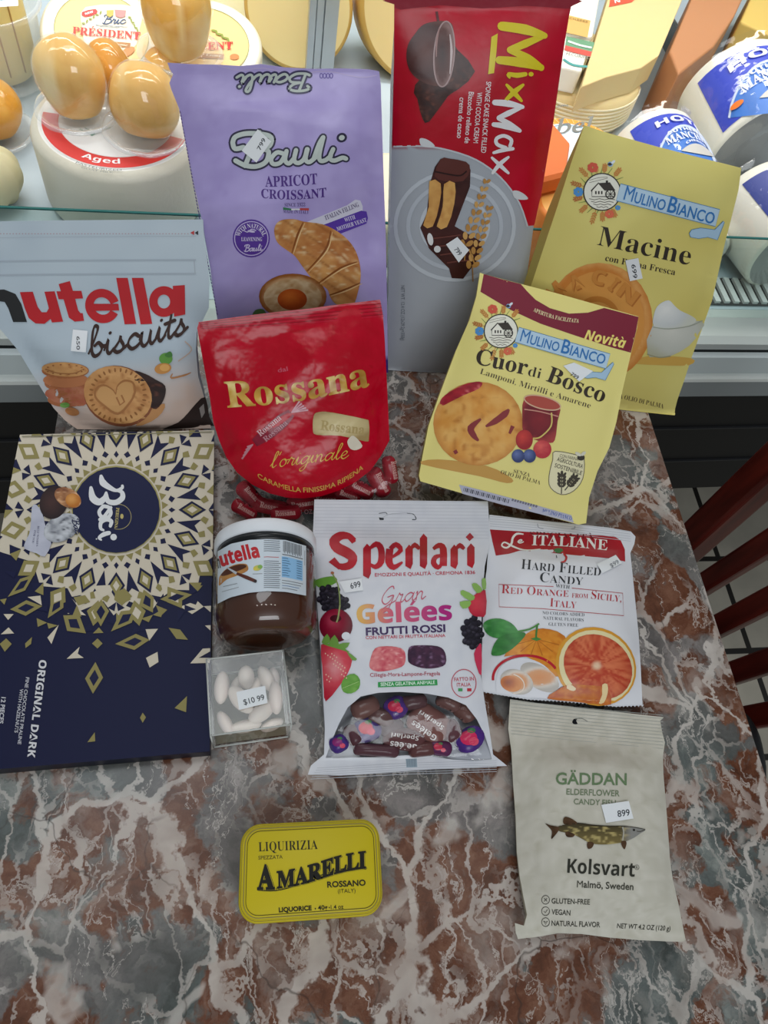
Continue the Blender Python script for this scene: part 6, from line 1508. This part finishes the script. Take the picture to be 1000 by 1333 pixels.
A.line([(362, 100), (392, 96), (400, 104)], 4, '#7d8088', 1, sm=3); A.line([(365, 126), (410, 104), (450, 100), (500, 98), (528, 112)], 2, '#b4b7bf', 1, sm=3); A.poly([(362, 118), (385, 122), (384, 130), (366, 130)], '#23242a', 2); A.line([(490, 98), (520, 104), (532, 126), (514, 128)], 4, '#3a3c44', 1, sm=3)
RD = lambda x, y: mix(C('#c01228'), C('#9c1426'), vn(x*.015, y*.015))
# blackletter logo built from broad strokes
def pen(l, w_, z=2): A.line(l, w_, RD, z, sm=3)
pen([(254, 222), (226, 204), (188, 202), (158, 226), (172, 256), (214, 278), (242, 302), (232, 334), (194, 344), (156, 328)], [14, 28, 38, 46, 48, 48, 44, 36, 30, 16])
A.poly([(132, 322), (160, 300), (185, 330), (196, 352), (178, 356), (150, 335)], RD, 2); A.poly([(205, 200), (230, 190), (258, 226), (240, 238)], RD, 2)
def stem(x, y0, y1, w_=36):
    A.poly([(x-w_/2, y0+14), (x, y0-8), (x+w_/2, y0+10), (x+w_/2, y1-14), (x+w_*.2, y1+10), (x-w_/2, y1-4)], RD, 2)
stem(308, 246, 388); pen([(318, 262), (350, 240), (372, 262), (372, 320), (346, 344), (320, 330)], [10, 26, 30, 30, 22, 10])
pen([(412, 262), (408, 320), (430, 346), (470, 322)], [34, 34, 26, 8]); pen([(414, 262), (440, 242), (462, 268), (420, 302)], [20, 24, 22, 10])
stem(500, 250, 344, 34); pen([(508, 262), (526, 244), (548, 262)], [10, 24, 14])
stem(566, 200, 344, 34)
pen([(610, 262), (636, 246), (656, 262), (656, 340)], [14, 24, 32, 34]); pen([(652, 290), (620, 300), (612, 326), (632, 346), (654, 326)], [10, 22, 26, 22, 10])
stem(706, 250, 344, 34); pen([(714, 262), (732, 246), (752, 262)], [10, 24, 14])
stem(782, 244, 340, 34); A.poly([(778, 188), (796, 208), (776, 226), (758, 208)], RD, 2)
A.text('EMOZIONI E QUALITÀ · CREMONA 1836', (344, 388), (802, 376), 15, '#c4485a', 'n', .015, 2)
PK = '#c9566e'
A.script('Gran', (366, 520), (572, 490), 38, 6, PK, 2, slant=.35, nib=60)
def gel(x, y): return mix(mix(C('#dfae50'), C('#d3607a'), (x-270)/150.), C('#b0247c'), (x-450)/200.)
A.text('Gelées', (262, 603), (697, 584), 84, gel, 'b', .018, 2)
A.text('FRUTTI ROSSI', (303, 656), (666, 640), 33, '#45305e', 'n', .03, 2); A.text('CON NETTARI DI FRUTTA ITALIANA', (302, 674), (666, 664), 14, '#c4485a', 'n', .015, 2)
A.poly([(322, 770), (345, 716), (400, 706), (460, 714), (482, 738), (478, 790), (430, 812), (360, 822), (322, 806)], speck('#c9485a', '#e08a8a', .05, .3, 2.4, '#f0b8b4'), 2, sm=3, step=3)
A.poly([(494, 760), (500, 712), (540, 702), (630, 706), (664, 734), (666, 788), (620, 806), (560, 806), (505, 786)], speck('#4a2440', '#2c1430', .05, .3, 2.4, '#8a6a8c'), 2, sm=3, step=3)
A.text('Ciliegia-Mora-Lampone-Fragola', (322, 846), (642, 838), 17, '#b04a5c', 'n', .01, 2)
A.poly([(358, 870), (628, 858), (630, 884), (358, 894)], '#2f9a4e', 2); A.text('SENZA GELATINA ANIMALE', (370, 888), (618, 878), 15, '#dcefe0', 'n', .02, 3)
A.ring(750, 876, 56, 64, 4, '#c45a6a', 2); A.text('FATTO IN', (706, 866), (796, 862), 16, '#c45a6a', 'n', .015, 2); A.text('ITALIA', (718, 890), (782, 888), 16, '#c45a6a', 'n', .015, 2); A.poly([(724, 898), (744, 898), (744, 912), (724, 912)], '#4a9a5c', 2); A.poly([(765, 898), (785, 898), (785, 912), (765, 912)], '#c0303c', 2)
# fruit pictures
def berries(cx, cy, rx, ry, n, r, cols, z=3):
    rng = random.Random(int(cx))
    for k in range(n):
        a_ = k*2.399; q_ = math.sqrt((k+.5)/n); x, y = cx+rx*q_*math.cos(a_), cy+ry*q_*math.sin(a_)
        A.ell(x, y, r, r, shade(x-r*.3, y-r*.3, r*1.2, r*1.2, cols, .1, .1), z+(k % 3)*.4, n=12, step=5)
A.poly([(70, 408), (110, 392), (158, 388), (172, 410), (140, 430), (100, 440), (78, 430)], '#6aa03e', 2, sm=3)
BBK = [(0, '#55505e'), (.4, '#2c2834'), (1.1, '#18161c')]
berries(138, 490, 52, 62, 22, 15, BBK); berries(196, 510, 26, 36, 9, 13, BBK)
A.line([(150, 376), (176, 430), (184, 520), (172, 590)], 6, '#8a9a5c', 4, sm=4); A.ell(150, 372, 8, 6, '#b06a4a', 4)
A.ell(166, 612, 76, 76, shade(150, 590, 84, 84, [(0, '#b8405a'), (.5, '#8c1230'), (1.1, '#5c0a20')], .02, .2), 4, step=4); A.ell(165, 580, 26, 16, '#4a0a1a', 5); A.line([(184, 520), (176, 575), (168, 598)], 7, '#9aa46a', 6, sm=3); A.ell(212, 660, 20, 18, '#dfe2e8', 5)
A.poly([(98, 700), (150, 700), (220, 730), (240, 770), (220, 830), (180, 890), (120, 958), (110, 900), (104, 800)], shade(160, 800, 100, 140, [(0, '#e8969a'), (.5, '#d84a58'), (1, '#b81c34')], .04, .4), 4, sm=2, step=4)
for k in range(26): A.ell(118+(k*37 % 100), 740+(k*53 % 150)*.9, 3, 4, '#f0c8b0', 5, n=6)
for l in ([(100, 690), (126, 650), (140, 690)], [(135, 695), (160, 655), (180, 700)], [(170, 700), (230, 690), (200, 725)], [(215, 730), (262, 765), (240, 770)], [(100, 695), (170, 700), (230, 735), (180, 720)]): A.poly(l, '#6f9c44', 5, sm=2)
A.poly([(190, 880), (210, 845), (250, 832), (276, 860), (270, 900), (236, 922), (200, 915)], speck('#5d9a3c', '#7fb452', .04), 4, sm=2); A.line([(192, 900), (270, 868)], 2, '#b6d48c', 5)
A.poly([(770, 530), (790, 480), (848, 450), (850, 560), (826, 572), (790, 565)], shade(810, 510, 60, 70, [(0, '#e04a58'), (1, '#b81e38')], .06, .4), 4, sm=2, step=4)
for l in ([(800, 480), (745, 450), (735, 470), (780, 500)], [(810, 465), (785, 425), (808, 420), (835, 450)], [(780, 500), (730, 505), (745, 535), (775, 525)], [(835, 445), (832, 400), (850, 400), (850, 445)]): A.poly(l, '#8fb860', 5, sm=2)
berries(790, 645, 44, 72, 26, 15, BBK)
A.poly([(796, 740), (815, 705), (830, 700), (830, 840), (808, 800)], '#cf3a5a', 4, sm=2, step=4)
A.build('front_panel', M_FILM, root)
A.sticker([(180, 412), (282, 398), (290, 452), (206, 464)], '699', (234, 446), (280, 436), 26, root)
# the wrapped jellies behind the window
jel = [(300, 985, 130, 80, -20, '#6d4a44', 'plain brown wrapped jelly in the upper corner of the bag window', None), (440, 985, 110, 90, 60, '#4a2a78', 'purple wrapped jelly at the top middle of the bag window', '#c02448'), (590, 1060, 200, 130, 35, '#7a4f4a', 'largest brown wrapped jelly slanting in the middle of the bag window', 'T'), (310, 1085, 130, 100, -25, '#3f2a70', 'purple and red wrapped jelly below the plain brown one in the window', '#c8203c'), (760, 1000, 110, 80, 40, '#6a4640', 'brown wrapped jelly in the upper outer corner of the bag window', None), (780, 1130, 120, 120, 50, '#4b2c7c', 'bright purple and red wrapped jelly in the lower outer corner', '#d02a5a'), (480, 1130, 190, 90, 8, '#5f3a3c', 'brown wrapped jelly with white lettering low in the window middle', 'T'), (180, 1150, 90, 70, -30, '#46307c', 'purple wrapped jelly in the lower corner beside the almond box', '#8a2a70'), (640, 1170, 110, 60, 10, '#5b2a50', 'small red wrapped jelly at the window foot', '#c0304c'), (350, 1180, 190, 50, 4, '#573840', 'dark wrapped jelly lying along the bottom seal of the window', None), (375, 1030, 120, 70, 20, '#5a3a38', 'dark brown wrapped jelly between the two purple ones near the window top', None), (680, 960, 110, 60, 25, '#6a4844', 'pale brown wrapped jelly under the arch of the window', None), (245, 1110, 100, 60, 60, '#54343c', 'dark wrapped jelly standing near the lower corner beside the almond box', None), (690, 1090, 110, 80, 60, '#5c3a40', 'brown wrapped jelly between the largest one and the bright purple one', None), (560, 1175, 120, 60, -6, '#603c3c', 'brown wrapped jelly beside the small red one at the window foot', None), (520, 960, 120, 60, -10, '#54363a', 'dark brown wrapped jelly at the very top of the window arch', None), (420, 1075, 110, 60, -20, '#4e3236', 'dark wrapped jelly squeezed above the lettered one low in the window', None)]
for (x, y, L_, w_, rot, col, lab, ex_) in jel:
    L_, w_ = L_*1.18, w_*1.18
    cx, cy = 390+x/3.507, 640+y/3.507
    qs = np.array([[cx, cy]]); ss, tt = s.st(qs); hh = s.hf(ss, tt)[0]; pp = s.plane(qs)[0]+nS*max(.003, hh-.0075)
    def aj(A_, x=x, y=y, ex_=ex_, rot=rot, L_=L_, w_=w_):
        A_.at(390, 640, 3.507); c_, sn = math.cos(math.radians(rot)), math.sin(math.radians(rot))
        if ex_ == 'T':
            for tx, o_, cp in (('Sperlari', -.20, 20), ('Gelées', .16, 28)):
                m_ = np.array([x-sn*w_*o_, y+c_*w_*o_]); dd = np.array([c_, sn])*L_*.28; A_.text(tx, m_+dd, m_-dd, cp, '#d9d2d0', 'b', .0, 2)
        elif ex_:
            A_.ell(x-8, y-6, w_*.28, w_*.24, ex_, 2, n=14); A_.ell(x+16, y+10, w_*.16, w_*.14, '#d8506a', 2, n=12); A_.ell(x+4, y-w_*.28, w_*.14, w_*.09, '#3f7a4a', 2, n=10)
    sweet('wrapped_jelly', lab, 'sweet', 'wrapped jellies in the white bag', A.px(capsule(x, y, L_, w_, rot)), 0, nS, .0062, col, M_FOIL, aj, org=pp-nS*.001)

# ------------------------------------------------------------------ white bag of red orange sweets
nI = tilt(86, -2)
s = Surf(onz(730, 905, .012), nI, [(637, 675), (826, 692), (834, 916), (626, 904)], pillow(.014, 4, 4, .0015, 71, top=.08))
root = bag_thing('orange_candy_bag', 'white bag of hard sweets with a cut red orange picture and red banner', 'candy bag', s, (730, 905))
A = Art(s); A.at(610, 660, 4.1667)
out = A.px([(114, 42), (300, 64), (500, 84), (760, 112), (880, 132), (906, 160), (900, 200), (878, 250), (890, 360), (906, 520), (924, 700), (934, 860), (944, 1075), (800, 1082), (640, 1064), (500, 1052), (330, 1044), (180, 1020), (72, 1000), (70, 900), (74, 760), (78, 620), (88, 420), (100, 330), (108, 200)])
make_bag(A, out, lambda a, b: .008*(1-np.abs(2*a-1)**4)*(1-np.abs(2*b-1)**4), root, '#c2c4cb', M_FILM, base=lambda x, y: mix(C('#d9dae0'), C('#e1e2e7'), vn(x*.03, y*.03)))
for k in range(5): y = 52+k*13; A.line([(116, y), (400, y+24), (880, y+82)], 2.5, '#bfc2ca', 1, sm=2)
A.line([(374, 92), (380, 112), (406, 118)], 4, '#9a9ea8', 2, sm=3); A.line([(556, 120), (576, 116), (576, 104)], 4, '#9a9ea8', 2, sm=3)
RB = lambda x, y: mix(C('#b21a26'), C('#9c1622'), vn(x*.012, y*.012))
A.poly([(116, 122), (300, 134), (560, 148), (790, 158), (826, 182), (848, 230), (850, 296), (760, 278), (600, 264), (420, 246), (280, 236), (220, 254), (148, 264), (130, 190)], RB, 1, step=5)
A.text('SPECIALITÀ', (330, 158), (680, 176), 26, '#6a1a20', 's', 0, 2)
A.text('ITALIANE', (342, 208), (752, 236), 56, '#e8e4dc', 'sb', .0, 2, arc=6)
A.line([(298, 148), (262, 146), (240, 168), (232, 200), (206, 222), (180, 210), (196, 192), (240, 214), (290, 232), (340, 234), (390, 228)], [6, 12, 12, 12, 10, 8, 8, 10, 8, 6, 3], '#e8e4dc', 2, sm=4); A.script('e', (262, 196), (292, 196), 18, 6, '#e8e4dc', 2)
A.poly([(462, 232), (486, 224), (510, 230), (508, 246), (478, 250)], '#3f7a4a', 3, sm=2); A.line([(504, 244), (530, 272), (520, 296), (500, 298)], [10, 12, 10, 4], '#c02a34', 3, sm=3); A.line([(476, 262), (478, 276)], 4, '#30343a', 3); A.line([(508, 250), (512, 262)], 6, '#dfe0e4', 3)
DK = '#2e3034'
A.text('Hard Filled', (284, 336), (716, 374), 54, DK, 's', .0, 2, sc=.78); A.text('Candy', (386, 406), (620, 424), 52, DK, 's', 0, 2, sc=.78); A.text('WITH', (472, 436), (548, 444), 18, DK, 's', 0, 2)
RT = '#b8303c'
A.text('Red Orange', (178, 468), (542, 488), 46, RT, 's', .0, 2, sc=.74); A.text('FROM', (560, 492), (648, 496), 24, RT, 's', 0, 2); A.text('Sicily,', (664, 498), (828, 516), 46, RT, 's', 0, 2, sc=.74); A.text('Italy', (440, 540), (584, 550), 46, RT, 's', 0, 2, sc=.76)
A.line([(460, 432), (164, 420), (166, 542), (400, 552), (842, 590), (836, 468), (560, 440)], 3, RT, 2)
for tx, a_, b_ in (('NO COLORS ADDED', (400, 582), (628, 594)), ('NATURAL FLAVORS', (404, 610), (624, 622)), ('GLUTEN FREE', (434, 644), (594, 650))): A.text(tx, a_, b_, 17, '#54575e', 's', .0, 2)
A.poly([(78, 640), (110, 612), (170, 606), (230, 630), (262, 664), (268, 690), (216, 708), (150, 712), (100, 690)], speck('#2f7a34', '#4a9a4a', .03), 4, sm=3); A.poly([(122, 796), (140, 740), (180, 700), (262, 680), (310, 690), (260, 750), (190, 800), (140, 808)], speck('#2c7030', '#3f8c40', .03), 5, sm=3)
A.line([(268, 676), (330, 664), (382, 634)], 9, '#4a8a3c', 5, sm=3); A.line([(372, 640), (366, 690), (366, 716)], 10, '#3f7a34', 5, sm=3); A.poly([(335, 716), (368, 706), (394, 718), (368, 728)], '#4a8a3c', 5)
def org(x, y): return mix(mix(C('#d07a1e'), C('#e39a34'), (fbm(x*.05, y*.05)-.3)*2.2), C('#a8561a'), (np.sqrt(((x-370)/200)**2+((y-800)/150)**2)-.8)*2.2)
A.poly([(192, 812), (240, 750), (310, 690), (370, 662), (440, 664), (520, 700), (560, 800), (540, 900), (470, 920), (380, 850), (280, 800)], org, 3, sm=2, step=4)
for k in range(6): a_ = math.radians(20+k*28); A.line([(368, 718), (368+130*math.cos(a_), 718+90*math.sin(a_))], [2, 5], '#b86a1e', 4)
A.ring(310, 930, 178, 124, 14, '#b8182c', 4, a0=175, a1=335); A.poly([(150, 930), (180, 860), (260, 820), (330, 824), (410, 860), (460, 920), (470, 1000), (420, 1040), (180, 1012), (150, 990)], '#dcdce2', 4, sm=3)
for cx, cy, rx, ry, rt in ((385, 925, 118, 62, 32), (260, 950, 92, 66, 20)): A.ell(cx, cy, rx, ry, shade(cx, cy, rx, ry, [(0, '#d88a4c'), (.6, '#d89a68'), (.8, '#d9cfc4'), (1.05, '#b9b2aa')], .03, .1), 5 if cx > 300 else 6, rot=rt, step=4)
A.ell(228, 960, 58, 42, shade(215, 955, 58, 42, [(0, '#8a3a14'), (.6, '#c0682a'), (1, '#d88a48')], .05, .3), 7, rot=20, step=4); A.ring(236, 960, 66, 50, 6, '#e8d8c8', 8, rot=20, a0=-100, a1=70)
# the cut orange
def flesh(x, y):
    a_ = np.arctan2(y-862, x-694); r_ = np.sqrt(((x-694)/185)**2+((y-862)/172)**2)
    rad = vn(a_*16+7, r_*3); c_ = mix(C('#b8402a'), C('#d97a52'), (rad-.25)*1.6); c_ = mix(c_, C('#e8c8a8'), (.17-r_)*9); return mix(c_, C('#9c3022'), (r_-.9)*2)
A.ell(690, 866, 226, 206, '#d99a34', 5, rot=38, step=5); A.ell(693, 868, 212, 192, '#e6d9a8', 6, rot=38, step=5); A.ell(700, 868, 196, 166, flesh, 7, rot=36, step=3)
A.poly([(425, 1040), (470, 1000), (540, 965), (640, 968), (720, 975), (760, 1000), (770, 1072), (690, 1070), (560, 1056)], speck('#b8562a', '#d98a3a', .04, .3, 2), 8, sm=2, step=4); A.poly([(722, 966), (750, 962), (752, 1010), (732, 1062), (704, 1066), (722, 1020)], '#e8cf9a', 9, sm=2)
A.poly([(540, 960), (580, 985), (566, 1000), (530, 985)], '#ead6b0', 9, sm=2)
for k in range(44): t_ = k/43; x = 76+t_*866; y = np.interp(x, [76, 330, 500, 640, 800, 944], [1000, 1042, 1052, 1064, 1080, 1076]); A.poly([(x-9, y-3), (x+9, y-3), (x, y+8)], '#d6d8de', 2)
A.build('front_panel', M_FILM, root)
A.sticker([(694, 312), (796, 262), (830, 306), (724, 362)], '$99', (772, 332), (816, 306), 22, root, ink='#7a7e86')

# ------------------------------------------------------------------ off-white paper bag with the pike picture
s = Surf(onz(770, 1200, .009), tilt(90, 0), [(664, 918), (862, 932), (893, 1226), (676, 1220)], pillow(.016, 4, 4, .0018, 81, top=.10, bot=.03))
root = bag_thing('fish_candy_bag', 'off-white paper bag of candy fish with a spotted pike picture', 'candy bag', s, (780, 1220))
A = Art(s); A.at(650, 900, 3.92)
out = A.px([(56, 40), (200, 60), (400, 84), (600, 104), (840, 132), (822, 150), (832, 210), (846, 260), (836, 330), (838, 420), (850, 560), (862, 720), (872, 860), (886, 960), (914, 1080), (952, 1270), (930, 1278), (860, 1276), (720, 1270), (560, 1256), (420, 1238), (300, 1234), (200, 1252), (96, 1264), (84, 1230), (80, 1182), (126, 1196), (142, 1140), (122, 1040), (104, 940), (90, 820), (84, 640), (72, 480), (62, 300), (46, 190)])
fib = lambda x, y: mix(mix(C('#c2beb0'), C('#d0ccc0'), (fbm(x*.12, y*.10)-.3)*2.2), C('#aaa48c'), (vn(x*.4, y*.3)-.75)*1.6)
make_bag(A, out, lambda a, b: .0075*(1-np.abs(2*a-1)**4)*(1-np.abs(2*b-1)**4), root, '#b0ab98', M_FIBRE, base=fib)
for k in range(11): y = 60+k*17; A.line([(60, y-14), (400, y+22), (836, y+62)], 2.2, '#aeb0aa', 1, sm=2)
A.poly([(372, 158), (380, 142), (400, 138), (392, 150), (400, 166), (382, 168)], '#1c1d20', 2, sm=2); A.line([(388, 142), (420, 138), (450, 154)], 3, '#8d8e88', 2, sm=2)
A.text('GÄDDAN', (288, 474), (650, 478), 58, '#6d8462', 'n', .02, 2); A.text('ELDERFLOWER', (342, 527), (614, 536), 30, '#77846a', 'n', .015, 2); A.text('CANDY FISH', (379, 576), (594, 584), 28, '#77846a', 'n', .015, 2)
# pike
def pike(x, y):
    r = mix(C('#4c4430'), C('#7a6c44'), (y-690)/80.); sp = vn(x*.075, y*.09); r = mix(r, C('#b0a06a'), (sp-.62)*7*(y > 690)); return mix(r, C('#8d8c88'), (x-622)/50.)
A.poly([(300, 690), (330, 684), (400, 676), (460, 682), (540, 688), (625, 688), (690, 692), (744, 706), (720, 724), (690, 745), (650, 764), (600, 776), (530, 782), (470, 776), (420, 752), (385, 734), (340, 722), (302, 712)], pike, 3, sm=3, step=3)
A.line([(320, 684), (400, 674), (470, 682), (560, 688), (640, 688), (744, 704)], [2, 6, 5, 4, 3, 2], '#3a3428', 4, sm=3)
FB = speck('#5a4230', '#3c2c20', .05)
for l in ([(234, 674), (262, 684), (302, 692), (302, 710), (284, 735), (264, 754), (268, 716), (252, 694)], [(330, 678), (326, 652), (338, 640), (368, 650), (398, 672), (380, 680)], [(336, 722), (350, 716), (384, 730), (372, 744), (344, 742)], [(448, 772), (470, 768), (482, 778), (470, 800), (450, 802)], [(622, 766), (644, 764), (648, 780), (638, 806), (624, 788)]): A.poly(l, FB, 4, sm=3)
A.line([(628, 692), (634, 720), (628, 762)], 7, '#b0aca0', 4, sm=3); A.ell(686, 708, 6, 5, '#26221e', 5); A.line([(744, 706), (718, 716), (700, 714)], 3, '#4c463c', 5)
A.text('Kolsvart', (346, 926), (690, 946), 72, '#3a3a34', 'b', .0, 2); A.ring(702, 898, 11, 12, 2, '#4a4a44', 2); A.text('R', (697, 904), (706, 905), 12, '#4a4a44', 'n', 0, 2)
A.text('Malmö, Sweden', (396, 1000), (684, 1014), 34, '#46463e', 'n', .015, 2)
for y, tx, x1 in ((1082, 'GLUTEN-FREE', 462), (1138, 'VEGAN', 362), (1196, 'NATURAL FLAVOR', 514)): 
    A.text(tx, (266, y), (x1, y+8 if x1 > 500 else y+6), 26, '#46463e', 'n', .012, 2)
for cy in (1064, 1122, 1178): A.ring(236, cy, 20, 22, 3, '#46463e', 2)
A.line([(228, 1056), (244, 1072)], 3, '#46463e', 2); A.line([(244, 1056), (228, 1072)], 3, '#46463e', 2); A.line([(227, 1122), (234, 1130), (246, 1114)], 3, '#46463e', 2); A.line([(226, 1172), (236, 1190), (246, 1172), (236, 1178), (226, 1172)], 3, '#46463e', 2)
A.text('NET WT 4.2 OZ (120 g)', (600, 1208), (872, 1222), 24, '#46463e', 'n', .012, 2, slant=.1)
A.build('front_panel', M_FIBRE, root)
A.sticker([(518, 580), (658, 560), (682, 650), (542, 672)], '899', (602, 642), (664, 634), 32, root)

# ------------------------------------------------------------------ yellow liquorice tin
TZ = .019
q = [onz(313, 1074, TZ), onz(494, 1064, TZ), onz(500, 1192, TZ), onz(310, 1204, TZ)]
ct = np.mean(q, 0); ex = (q[1]-q[0]+q[2]-q[3])/2; wx = np.linalg.norm(ex); ex /= wx; ey = np.array([-ex[1], ex[0], 0]); wy = np.linalg.norm((q[0]-q[3]+q[1]-q[2])/2)
R = np.stack([ex[:2], ey[:2]], 1)
root = thing('liquorice_tin', 'flat yellow liquorice tin with rounded corners and black lettering', 'tin', (ct[0], ct[1], 0))
def rr_(sc_, z, r=.0115): return [(*(R@np.array(p)+ct[:2]), z) for p in rrect(wx-2*sc_, wy-2*sc_, max(r-sc_, .002), 8)]
def loft(mb, loops, col, cap=True):
    n = len(loops[0]); V = [p for l in loops for p in l]; Fc = []
    for k in range(len(loops)-1): Fc += [(k*n+i, k*n+(i+1) % n, (k+1)*n+(i+1) % n, (k+1)*n+i) for i in range(n)]
    if cap: Fc.append(tuple((len(loops)-1)*n+i for i in range(n)))
    mb.add(V, Fc, col)
M_TIN = P('yellow_enamel', attr=True, rough=.45, spec=.3)
YE = C('#cdb91c')
mb = MB(); loft(mb, [rr_(.0012, .0008), rr_(.0008, .010)], C('#b8a618'), False); mb.build('body', M_TIN, root)
mb = MB(); loft(mb, [rr_(.0, .0085), rr_(.0, TZ-.0025), rr_(.0004, TZ-.001), rr_(.0011, TZ-.0003), rr_(.0019, TZ-.0008), rr_(.0026, TZ-.0002), rr_(.0029, TZ)], YE)
A = Art(Surf((0, 0, TZ), (0, 0, 1), [(313, 1074), (494, 1064), (500, 1192), (310, 1204)]), mb, step=50, eps=.0001).at(290, 1050, 4.348)
def rl(sc_, r=.0115): return (proj(np.array(rr_(sc_, TZ+.0001, r)))-A.o)*A.k
A.line(rl(.0012), 3, '#8a7a2c', 1, closed=True); A.line(rl(.0028), 5, '#8e8248', 1.5, closed=True); A.line(rl(.0041), 3.5, '#4c4416', 2, closed=True)
A.text('LIQUIRIZIA', (204, 254), (538, 240), 52, '#2a2612', 's', -.008, 2); A.text('SPEZZATA', (202, 300), (340, 294), 20, '#6a6018', 'n', .01, 2)
wv = lambda t: 6*np.sin(2*PI*t)*-1
for dx_, c_, z_, o_ in ((8, '#1c1a10', 2, .02), (4, '#cdbb30', 3, .025), (0, '#17150f', 4, .03)):
    A.text('A', (194+dx_, 468+dx_*.5), (296+dx_, 466+dx_*.5), 132, c_, 'sb', o_, z_)
    A.text('MARELLI', (306+dx_, 462+dx_*.4), (812+dx_*.6, 346+dx_*.4), 92, c_, 'sb', o_, z_, up=(-.02, -1), bend=lambda t: -14*np.sin(2*PI*t)*.6, grow=1.0)
A.line([(198, 474), (300, 476), (420, 446), (520, 402), (640, 362), (720, 348), (812, 354)], 5, '#1c1a10', 2, sm=4)
A.text('ROSSANO', (592, 458), (810, 446), 32, '#2a2612', 'n', .03, 2); A.text('(ITALY)', (652, 490), (752, 486), 22, '#3a3516', 'n', .0, 2)
A.text('LIQUORICE', (318, 598), (504, 586), 25, '#221f10', 'n', .04, 2); A.ell(524, 578, 4, 4, '#221f10', 2); A.text('40g', (540, 586), (594, 582), 25, '#221f10', 'n', .02, 2); A.ell(603, 572, 4, 4, '#221f10', 2); A.text('1.4 oz', (612, 582), (684, 578), 24, '#3a3516', 'n', .01, 2)
A.build('lid', M_TIN, root)

bpy.data.objects.remove(_to)
